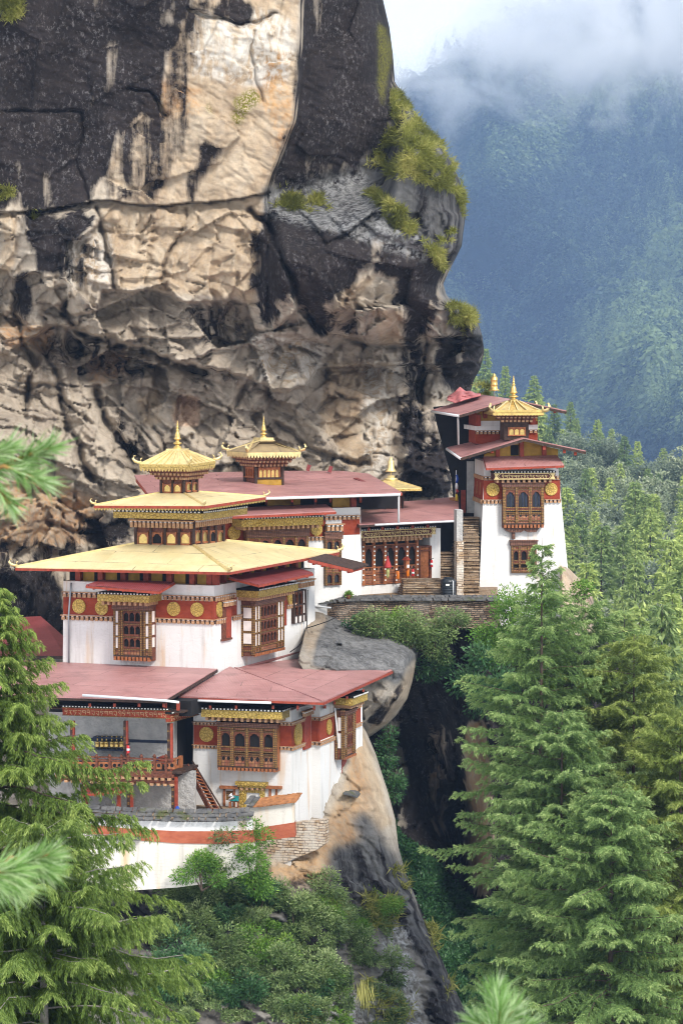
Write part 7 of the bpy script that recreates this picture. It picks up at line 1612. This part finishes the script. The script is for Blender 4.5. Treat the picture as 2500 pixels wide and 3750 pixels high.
SHRUB = [  # on the spur
    (830, 3130, 145.0, 70, 90, 2400, 'leaf_grey', .15, 'ivy-like shrub climbing the courtyard wall below its red stripe'),
    (930, 3150, 145.0, 75, 110, 3000, 'leaf_bright', .15, 'green shrub hanging left of the flaking stone base'),
    (740, 3190, 144.4, 80, 70, 2200, 'leaf_bright', .14, 'bright green shrub below the courtyard wall'),
    (880, 3270, 144, 100, 80, 2600, 'leaf_dark', .15, 'dark shrub under the flaking stone base of the house'),
    (720, 3290, 143.6, 130, 80, 3400, 'leaf_grey', .16, 'wide grey-green shrub behind the lower weeping conifer'),
    (700, 3400, 142, 120, 90, 3000, 'leaf_grey', .16, 'grey-green shrub left of the dark bare rock'),
    (820, 3500, 141, 100, 90, 2600, 'leaf_grey', .16, 'rounded grey shrub in the middle of the shrubby ledge'),
    (950, 3470, 142, 80, 100, 2200, 'leaf_bright', .15, 'bright green shrub amid the grey-green ones'),
    (1080, 3340, 143, 110, 90, 3000, 'leaf_grey', .16, 'tall grey-green shrub below the ochre rock'),
    (1190, 3250, 144.5, 70, 60, 1500, 'leaf_grey', .15, 'thin feathery shrub growing from the ochre rock face'),
    (1230, 3400, 143, 70, 80, 1800, 'leaf_grey', .15, 'grey-green shrub left of the round grassy clump'),
    (1390, 3340, 146, 75, 75, 2000, 'leaf_bright', .13, 'round yellow-green clump on the spur edge above the pale lichen rock'),
    (1310, 3480, 142, 75, 70, 1800, 'leaf_grey', .15, 'grey-green shrub beside the pale lichen rock'),
    (1180, 3560, 140.5, 100, 60, 2200, 'leaf_grey', .15, 'low spreading shrub above the hanging pale grass'),
    (1040, 3560, 140, 90, 80, 2200, 'leaf_grey', .16, 'grey shrub in front of the bright green one'),
    (900, 3640, 139, 110, 90, 2600, 'leaf_dark', .16, 'dark shrub near the bottom edge right of the weeping conifer'),
    (1080, 3680, 138.5, 90, 60, 1800, 'leaf_grey', .15, 'shrub at the bottom edge under the grey ones'),
    (1440, 3560, 143, 60, 70, 1300, 'leaf_grey', .15, 'pale shrub at the right rim of the lichen rock'),
    (640, 3560, 140, 120, 120, 2600, 'leaf_dark', .17, 'dark shrub between the two weeping conifers and the ledge')]
for i, (px, py, Y, rx, rz, n, mat, ll, lab) in enumerate(SHRUB):
    if py > 3200: Y = float(spur_D(np.array([[float(px)]]), np.array([[float(py)]]))[0, 0]) - .45 * rx * 146 / FPX
    bush('shrub', lab, px, py, Y, rx * 1.15, rz * 1.15, int(n * 1.7), ll, ll * .36, mat, 140 + i, 'shrubs on the rocky ledge')
rnd = random.Random(5); zone = [(560, 3180), (900, 3220), (1240, 3290), (1440, 3380), (1420, 3520), (1500, 3700), (1480, 3760), (560, 3760)]; k = 0
LOOKS = [('leaf_bright', 'small bright green bush among the ledge shrubs'), ('leaf_grey', 'small grey-green bush among the ledge shrubs'), ('leaf_dark', 'small dark bush among the ledge shrubs')]
while k < 30:
    px, py = rnd.uniform(560, 1500), rnd.uniform(3180, 3760)
    if not inpoly(zone, np.array([px]), np.array([py]))[0] or (1340 < px < 1520 and py > 3400 and rnd.random() < .8): continue
    rx = rnd.uniform(40, 75); mat, lab = LOOKS[rnd.choice((0, 0, 1, 1, 2))]
    bush('bush', lab, px, py, float(spur_D(np.array([[px]]), np.array([[py]]))[0, 0]) - .4 * rx * 146 / FPX, rx, rx * rnd.uniform(.7, 1.1), int(rx * 34), rnd.uniform(.12, .18), rnd.uniform(.045, .065), mat, 300 + k, 'low bushes between the ledge shrubs', stems=3); k += 1
rng = np.random.RandomState(43); X = rng.uniform(560, 1520, 90000); Y = rng.uniform(3180, 3780, 90000); kk = inpoly(zone, X, Y) & (vnoise(X / 60, Y / 40, 19) > .42); X, Y = X[kk], Y[kk]
pos = PV(X, Y, spur_D(X[None], Y[None])[0] - .15 - .5 * vnoise(X / 30, Y / 25, 20)); n = len(pos); lc = leaves(pos, rng.normal(size=(n, 3)) + np.array([0, -.6, .4]), rng.uniform(.10, .22, n), .06, .25 + .5 * vnoise(X / 40, Y / 30, 21) + rng.normal(size=n) * .18, rng, name='ground_cover', mat='leaf_grey', org=P(1000, 3500, 145)); lc['kind'] = 'stuff'
p = FT.w(1277, 2180, -.15); rng = np.random.RandomState(8); n = 120; leaves(np.repeat(p[None], n, 0), rng.normal(size=(n, 3)) * np.array([.8, .8, .5]) + np.array([0, 0, .5]), .30, .07, rng.uniform(.3, .9, n), rng, name='plant', mat='leaf_bright', parent=pp)
# ---- grass on the cliff shoulders (nobody could count the blades)
def surface_patch(polys, n, rng, D):
    xs, ys = [], []
    for poly in polys:
        P_ = np.array(poly, float); x0, y0 = P_.min(0); x1, y1 = P_.max(0); m = 0
        X = rng.uniform(x0, x1, n * 3); Y = rng.uniform(y0, y1, n * 3); k = inpoly(poly, X, Y)
        X, Y = X[k], Y[k]; c = (.6 * vnoise(X / 34, Y / 26, 77) + .4 * vnoise(X / 14, Y / 11, 78)) > .46; X, Y = X[c][:n], Y[c][:n]; xs.append(X); ys.append(Y)
    X = np.concatenate(xs); Y = np.concatenate(ys); return PV(X, Y, D(X[None], Y[None])[0]), X, Y
CG = [([(1432, 330), (1470, 345), (1535, 440), (1570, 480), (1620, 525), (1680, 640), (1700, 720), (1695, 800), (1660, 700), (1600, 690), (1510, 660), (1400, 640), (1345, 600), (1400, 520), (1435, 440)], 9000),
      ([(1335, 700), (1380, 695), (1430, 740), (1480, 770), (1520, 830), (1500, 860), (1440, 830), (1400, 770)], 2200), ([(1540, 880), (1580, 880), (1620, 930), (1632, 985), (1610, 980), (1580, 930)], 900), ([(1600, 860), (1660, 840), (1655, 880), (1610, 890)], 450),
      ([(1005, 690), (1110, 675), (1200, 720), (1220, 770), (1150, 775), (1050, 760), (990, 750)], 1400), ([(1635, 1120), (1660, 1110), (1735, 1140), (1740, 1180), (1700, 1215), (1650, 1190)], 1300),
      ([(0, -20), (80, 0), (85, 50), (40, 75), (0, 70)], 700), ([(-40, 680), (60, 690), (50, 720), (-40, 740)], 350), ([(100, 765), (140, 765), (130, 800), (110, 790)], 120), ([(1735, 1405), (1790, 1410), (1785, 1450), (1740, 1450)], 300)]
rng = np.random.RandomState(31); pos_, ln_ = [], []
for poly, n in CG:
    n = int(n * 2.2); q, X, Y = surface_patch([poly], n, rng, cliff_D); pos_.append(q + np.array([0, -.12, 0])); ln_.append(np.full(len(q), .55 if n > 1300 else .42))
pos = np.concatenate(pos_); n = len(pos); ln = np.concatenate(ln_) * rng.uniform(.5, 1.3, n)
clump = vnoise(pos[:, 0] * 1.1, pos[:, 2] * 1.3, 5)
dd = np.array([.15, -.55, .35]) + rng.normal(size=(n, 3)) * .45 + np.array([0, 0, -.25])
go_ = leaves(pos, dd, ln * .8, .045, -.1 + 1.15 * clump + rng.normal(size=n) * .2, rng, name='grass', mat='grass', org=P(1500, 700, 178), bend=1.2); go_['kind'] = 'stuff'
SG = [([(1330, 3280), (1440, 3270), (1465, 3330), (1430, 3400), (1340, 3390)], 900), ([(1560, 3380), (1600, 3400), (1610, 3480), (1580, 3470)], 260), ([(1610, 3550), (1660, 3560), (1650, 3640), (1625, 3620)], 260), ([(1320, 3600), (1350, 3590), (1360, 3680), (1330, 3690)], 250), ([(1430, 3180), (1470, 3170), (1500, 3260), (1470, 3250)], 200), ([(1190, 3300), (1260, 3300), (1260, 3380), (1200, 3380)], 260), ([(420, 3060), (500, 3060), (500, 3078), (420, 3078)], 160), ([(1360, 3620), (1520, 3640), (1500, 3745), (1370, 3745)], 260), ([(1030, 3690), (1160, 3640), (1180, 3720), (1050, 3750)], 300)]
pos_ = []
for poly, n in SG: q, X, Y = surface_patch([poly], n, rng, spur_D); pos_.append(q + np.array([0, -.15, 0]))
pos = np.concatenate(pos_); n = len(pos); dd = np.array([.1, -.5, .3]) + rng.normal(size=(n, 3)) * .45
go_ = leaves(pos, dd, rng.uniform(.3, .75, n), .06, rng.uniform(.1, .95, n), rng, name='grass', mat='grass', org=P(1400, 3400, 150), bend=1.2); go_['kind'] = 'stuff'
# hanging pale grass
hg = thing('hanging_grass', 'bundle of long pale grass hanging down the lichen rock', 'grass', P(1330, 3680, 141)); m = 90; rng = np.random.RandomState(5)
p = PV(1330 + rng.normal(size=m) * 14, 3600 + rng.normal(size=m) * 14, np.full(m, 140.8)); leaves(p, np.array([0, -.15, -1.]) + rng.normal(size=(m, 3)) * .12, rng.uniform(.7, 1.2, m), .035, rng.uniform(.7, 1, m), rng, name='blades', mat='grass', parent=hg, bend=.1)
# ---- dark green ground cover at the bottom of the gorge
poly = [(1440, 2980), (1470, 3060), (1560, 3110), (1640, 3200), (1700, 3260), (1760, 3320), (1830, 3280), (1900, 3400), (1900, 3760), (1720, 3760), (1610, 3490), (1520, 3260), (1460, 3120)]
rng = np.random.RandomState(41); X = rng.uniform(1430, 1900, 60000); Y = rng.uniform(2980, 3780, 60000); k = inpoly(poly, X, Y); X, Y = X[k], Y[k]; D_ = gorgef(X, Y) - .6 - 1.6 * vnoise(X / 60, Y / 45, 9) - .5 * vnoise(X / 20, Y / 20, 10)
pos = PV(X, Y, D_); n = len(pos); gc = leaves(pos, rng.normal(size=(n, 3)) + np.array([0, -.7, .3]), rng.uniform(.14, .30, n), .11, .10 + .5 * vnoise(X / 60, Y / 45, 9) + rng.normal(size=n) * .15, rng, name='ground_cover', mat='leaf_dark', org=P(1650, 3500, 170)); gc['kind'] = 'stuff'

# ------------------------------------------------------------------ forest on the near slope: individual trees
def proto_conifer(seed, H, R, mat, nb, twig, nleaf, ll, lw, nm, lab, droop=.2, rise=.05, prof=None):
    rng = np.random.RandomState(seed); t = thing(nm, lab, 'tree', (0, 0, 0), 'conifers on the slope behind the tower')
    pos, dr, tn, tubes = conifer_data(rng, H, R, nb, twig, nleaf, droop=droop, rise=rise, prof=prof or (lambda f: np.interp(f, [0, .2, .5, .8, 1], [.85, 1, .72, .34, .03])), low=.10)
    n = len(pos); leaves(pos, dr, rng.uniform(.6, 1.3, n) * ll, rng.uniform(.7, 1.3, n) * lw, tn + .16, rng, name='crown', mat=mat, parent=t, flat=.35); trunk_mesh('trunk', (0, 0, 0), H, .28, None, t); return t
FIRL = 'pale yellow-green fir with tiered branches on the slope right of the tower'
protos = [proto_conifer(51 + i, 20, R_, m_, 74, 1.1, 17, .62, .20, 'fir_tree', FIRL, droop=d_, rise=r_) for i, (R_, m_, d_, r_) in enumerate(((3.6, 'leaf_pine', .18, .05), (3.1, 'leaf_pine', .12, .12), (4.2, 'leaf_pine', .26, .02), (3.4, 'leaf_pine', .2, .1)))]
OAKL = 'grey-green round-crowned oak on the slope right of the tower'
def proto_oak(seed):
    rng = np.random.RandomState(seed); t = thing('oak_tree', OAKL, 'tree', (0, 0, 0), 'oaks on the slope behind the tower'); ncl = 26; a = nrm(rng.normal(size=(ncl, 3))) * rng.uniform(.4, 1, (ncl, 1)); cc = np.array([0, 0, 9.5]) + a * np.array([4.6, 4.6, 5.2]); n = 5200; ci = rng.randint(0, ncl, n); r = nrm(rng.normal(size=(n, 3)))
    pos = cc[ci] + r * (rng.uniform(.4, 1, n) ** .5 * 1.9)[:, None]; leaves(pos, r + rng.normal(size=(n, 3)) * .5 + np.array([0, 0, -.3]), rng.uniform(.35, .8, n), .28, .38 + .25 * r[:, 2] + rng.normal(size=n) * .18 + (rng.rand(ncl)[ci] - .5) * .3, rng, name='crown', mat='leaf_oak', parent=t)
    mb = MB(); mb.tube([(0, 0, -1), (.2, 0, 4), (0, .2, 9)], [.4, .3, .1], 7); 
    for j in range(7): mb.tube([(.1, 0, 4 + j * .5), tuple((cc[j] + np.array([0, 0, 5])) / 2), tuple(cc[j])], [.18, .1, .04], 5, caps=False)
    mb.build('trunk', [M['bark_grey']], t, recalc=False); return t
oaks = [proto_oak(71), proto_oak(72)]
rnd = random.Random(77); used = set(); placed = []
def put(src, key, pxl, pyl, D, sc):
    o = src if key not in used else copy_tree(src); used.add(key); p = P(pxl, pyl, D); o.location = tuple(p); o.rotation_euler = (rnd.uniform(-.03, .03), rnd.uniform(-.03, .03), rnd.uniform(0, 6.28)); o.scale = (sc * rnd.uniform(.85, 1.15),) * 2 + (sc,); return o
def slope_at(px, py): return float(slope_D(np.array([[float(px)]]), np.array([[float(py)]]))[0, 0])
# named tree tops read from the photograph: x, y of the tip, y of the foot
TOPS = [(1770, 1275, 1560), (1845, 1340, 1600), (1955, 1375, 1640), (2030, 1480, 1700), (2085, 1470, 1720), (2110, 1530, 1760), (2190, 1535, 1780), (2235, 1570, 1790), (2290, 1595, 1850), (2335, 1615, 1840), (2420, 1640, 1890), (2475, 1680, 1900), (2080, 1780, 2160), (2170, 1820, 2060), (2010, 1560, 1760), (2330, 1660, 1900), (2200, 1990, 2300), (2165, 2020, 2330), (2105, 2030, 2230), (2290, 1970, 2180), (2420, 1870, 2150), (2480, 1890, 2170), (2410, 1730, 2020), (2380, 2040, 2380), (2500, 2000, 2330), (2340, 2120, 2460), (2455, 2140, 2480), (1720, 1330, 1600), (1690, 1400, 1640), (1900, 1480, 1700), (1970, 1460, 1690), (2440, 2300, 2620), (2500, 2400, 2720), (2330, 2330, 2620), (2240, 2150, 2440), (2520, 2180, 2500)]
for i, (px, yt, yb) in enumerate(TOPS):
    D = slope_at(px, yb); k = i % len(protos); put(protos[k], ('f', k), px, yb, D, (yb - yt) / FPX * D / 20.)
for i in range(190):
    px = rnd.uniform(1680, 2640); f = rnd.random(); yb = float(near_top(px)) + 20 + f * 1500; D = slope_at(px, yb)
    if 1760 < px < 2060 and yb < 1760: continue
    if rnd.random() < .52:
        k = rnd.randrange(len(protos)); put(protos[k], ('f', k), px, yb, D, rnd.uniform(.75, 1.15) * (.8 + .25 * (D < 600)))
    else:
        k = rnd.randrange(2); put(oaks[k], ('o', k), px, yb, D, rnd.uniform(.8, 1.25))
# understorey on the near slope: leafy mass nobody could count
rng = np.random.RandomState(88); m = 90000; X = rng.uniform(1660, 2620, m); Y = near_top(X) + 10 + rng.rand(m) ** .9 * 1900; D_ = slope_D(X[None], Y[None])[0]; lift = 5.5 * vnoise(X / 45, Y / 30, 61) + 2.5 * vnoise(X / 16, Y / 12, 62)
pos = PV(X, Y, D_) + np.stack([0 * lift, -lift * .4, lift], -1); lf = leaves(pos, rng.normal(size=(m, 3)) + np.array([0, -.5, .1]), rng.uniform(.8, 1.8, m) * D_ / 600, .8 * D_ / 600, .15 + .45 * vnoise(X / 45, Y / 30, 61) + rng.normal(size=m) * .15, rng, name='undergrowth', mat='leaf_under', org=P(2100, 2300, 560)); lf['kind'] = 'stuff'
# ------------------------------------------------------------------ far-off wood on the mountain: one mass of simple trees
rng = np.random.RandomState(99); m = 11500; X = rng.uniform(1330, 2680, m); ys = sky_line(X); Y = ys + 4 + (2000 - ys) * rng.rand(m) ** .85; D_ = mountain_D(X[None], Y[None])[0]; base = PV(X, Y, D_ - 10)
hgt = rng.uniform(20, 42, m) * (1 + .25 * vnoise(X / 90, Y / 90, 7)); con = vnoise(X / 110, Y / 130, 12) + rng.normal(size=m) * .12 > .46
q = 72; f = rng.rand(m, q) ** np.where(con, .85, .6)[:, None]; th_ = rng.uniform(0, 6.283, (m, q))
rr_ = np.where(con[:, None], (1 - f) * .20 + .012, .27 * np.sqrt(np.clip(1 - (2 * f - 1.0) ** 2, .02, 1))) * hgt[:, None] * rng.uniform(.55, 1.15, (m, q))
ctr = base[:, None] + np.stack([rr_ * np.cos(th_), rr_ * np.sin(th_), (.12 + .88 * f) * hgt[:, None]], -1)
sz = (hgt[:, None] * np.where(con[:, None], .058 * (1.25 - f), .060) * rng.uniform(.7, 1.4, (m, q)))[..., None]
u_ = nrm(np.stack([np.cos(th_), np.sin(th_), -.55 + 0 * th_], -1) + rng.normal(size=(m, q, 3)) * .35); w_ = nrm(np.cross(u_, rng.normal(size=(m, q, 3))))
TV = np.stack([ctr - u_ * sz, ctr + w_ * sz * .55, ctr + u_ * sz, ctr - w_ * sz * .55], 2).reshape(-1, 3); TQ = np.arange(len(TV)).reshape(-1, 4)
TT = (np.where(con, .50, .30)[:, None] + 1.1 * (vnoise(X / 260 + Y / 400, Y / 300, 15) - .5)[:, None] + (rng.normal(size=m) * .20)[:, None] + .45 * (f - .5) + rng.normal(size=(m, q)) * .10).ravel()  # broad tint patches stand in for slope shading the flat light lacks
TT = np.clip(TT, 0, 1)
fo = np_mesh('distant_forest', TV, TQ, M['leaf_far'], None, {'tint': ('FACE', TT)}, org=P(2000, 1200, 4000)); fo['kind'] = 'stuff'

# ------------------------------------------------------------------ blurred pine sprigs close to the camera
def sprig(label, px, py, Y, tips, seed, parent_dir):
    rng = np.random.RandomState(seed); b = P(px, py, Y); t = thing('pine_sprig', label, 'branch', b, 'blurred pine sprigs close to the viewer'); k = Y / FPX; mb = MB(); pos, dr, tn, wl = [], [], [], []
    root = P(*parent_dir, Y + .4)
    for (x, y, dx, dy, L, nn) in tips:
        e = P(x, y, Y + rng.uniform(-.2, .2)); d = nrm(np.array([dx, rng.uniform(-.5, .2), -dy]) * 1.0); s = e - d * .10
        mb.tube([root, (root + s) / 2 + np.array([0, 0, -.01]), s, e], [.006, .005, .0045, .003], 6)
        u = rng.uniform(-.0, 1, nn); p = s + (e - s) * u[:, None]; q = d * rng.uniform(.55, 1.1, (nn, 1)) + nrm(rng.normal(size=(nn, 3))) * rng.uniform(.30, .70, (nn, 1)); pos.append(p); dr.append(q); tn.append(np.clip(rng.uniform(.15, 1, nn), 0, 1)); wl.append(np.full(nn, L * k))
    pos = np.concatenate(pos); n = len(pos); leaves(pos, np.concatenate(dr), np.concatenate(wl) * rng.uniform(.7, 1.15, n), .0036, np.concatenate(tn), rng, name='needles', mat='needle', parent=t, bend=.15)
    mb.build('twig', [M['twig']], t, recalc=False); return t
sprig('out-of-focus pine sprig at the left edge level with the gilded cupolas', 40, 1760, 8.0, [(30, 1640, .8, -.3, 110, 150), (180, 1640, 1, -.35, 120, 170), (150, 1760, .8, .3, 120, 170), (40, 1850, .5, .6, 110, 130), (-20, 1720, .6, .1, 130, 150), (90, 1700, .8, -.1, 110, 120)], 1, (-260, 1800))
sprig('out-of-focus pine sprig at the left edge below the courtyard wall', 60, 3200, 8.0, [(180, 3130, 1, -.4, 130, 190), (170, 3180, 1, .25, 140, 190), (40, 3190, .8, -.1, 150, 190), (60, 3240, .7, .5, 150, 170), (-20, 3230, .8, .4, 170, 150)], 2, (-260, 3290))
sprig('out-of-focus pine sprig at the bottom edge in front of the dark gorge', 1830, 3720, 8.0, [(1815, 3640, .05, -1, 120, 190), (1880, 3700, .5, -.8, 110, 150), (1740, 3740, -.8, -.4, 110, 140), (1830, 3700, .1, -1, 130, 170), (1930, 3760, .8, -.4, 110, 130)], 3, (1850, 3950))

# ------------------------------------------------------------------ air
def volume_box(name, lo, hi, mat):
    mb = MB(); x0, y0, z0 = lo; x1, y1, z1 = hi
    mb.prism([(x0, y0, z0), (x1, y0, z0), (x1, y1, z0), (x0, y1, z0)], [(x0, y0, z1), (x1, y0, z1), (x1, y1, z1), (x0, y1, z1)]); o = mb.build(name, [mat]); o['kind'] = 'stuff'; return o
def vol_mat(name, col, dens):
    m = bpy.data.materials.new(name); m.use_nodes = True; t = m.node_tree; t.nodes.remove(t.nodes['Principled BSDF']); v = t.nodes.new('ShaderNodeVolumePrincipled'); v.inputs['Color'].default_value = (*col, 1); v.inputs['Density'].default_value = dens
    t.links.new(v.outputs[0], t.nodes['Material Output'].inputs['Volume']); return m, t, v
hm, _, _ = vol_mat('hazy_air', (.42, .62, .98), HAZE_D)
volume_box('haze', (-6100, -40, ZG - 1), (6100, 6500, 1000), hm)
mm, t, v = vol_mat('drifting_mist', (.995, .997, 1.0), 0.0); v.inputs['Anisotropy'].default_value = 0.
tc = t.nodes.new('ShaderNodeNewGeometry'); n1 = t.nodes.new('ShaderNodeTexNoise'); n1.inputs['Scale'].default_value = .0105; n1.inputs['Detail'].default_value = 8; n1.inputs['Roughness'].default_value = .66; n1.inputs['Distortion'].default_value = 1.2
t.links.new(tc.outputs['Position'], n1.inputs['Vector']); sx = t.nodes.new('ShaderNodeSeparateXYZ'); t.links.new(tc.outputs['Position'], sx.inputs[0])
def mth(op, a, b, clamp=False):
    x = t.nodes.new('ShaderNodeMath'); x.operation = op; x.use_clamp = clamp
    for i, q in enumerate((a, b)):
        if isinstance(q, (int, float)): x.inputs[i].default_value = q
        else: t.links.new(q, x.inputs[i])
    return x.outputs[0]
# more mist with height; thickest at the upper left and right
zc = mth('ADD', mth('MULTIPLY', mth('MAXIMUM', mth('SUBTRACT', sx.outputs[0], 75.0), 0.0), .9), 330.0)
hz = mth('MULTIPLY', mth('MULTIPLY', mth('SUBTRACT', sx.outputs[2], MIST_Z0), 1 / MIST_DZ, True), mth('MULTIPLY', mth('SUBTRACT', zc, sx.outputs[2]), 1 / 50.0, True))
dn = mth('MULTIPLY', mth('MAXIMUM', mth('SUBTRACT', mth('ADD', mth('MULTIPLY', n1.outputs['Fac'], 1.7), mth('MULTIPLY', hz, .50)), MIST_T), 0.0), MIST_K)
t.links.new(dn, v.inputs['Density'])
volume_box('mist', (17, 3366, 100), (594, 3580, 545), mm)
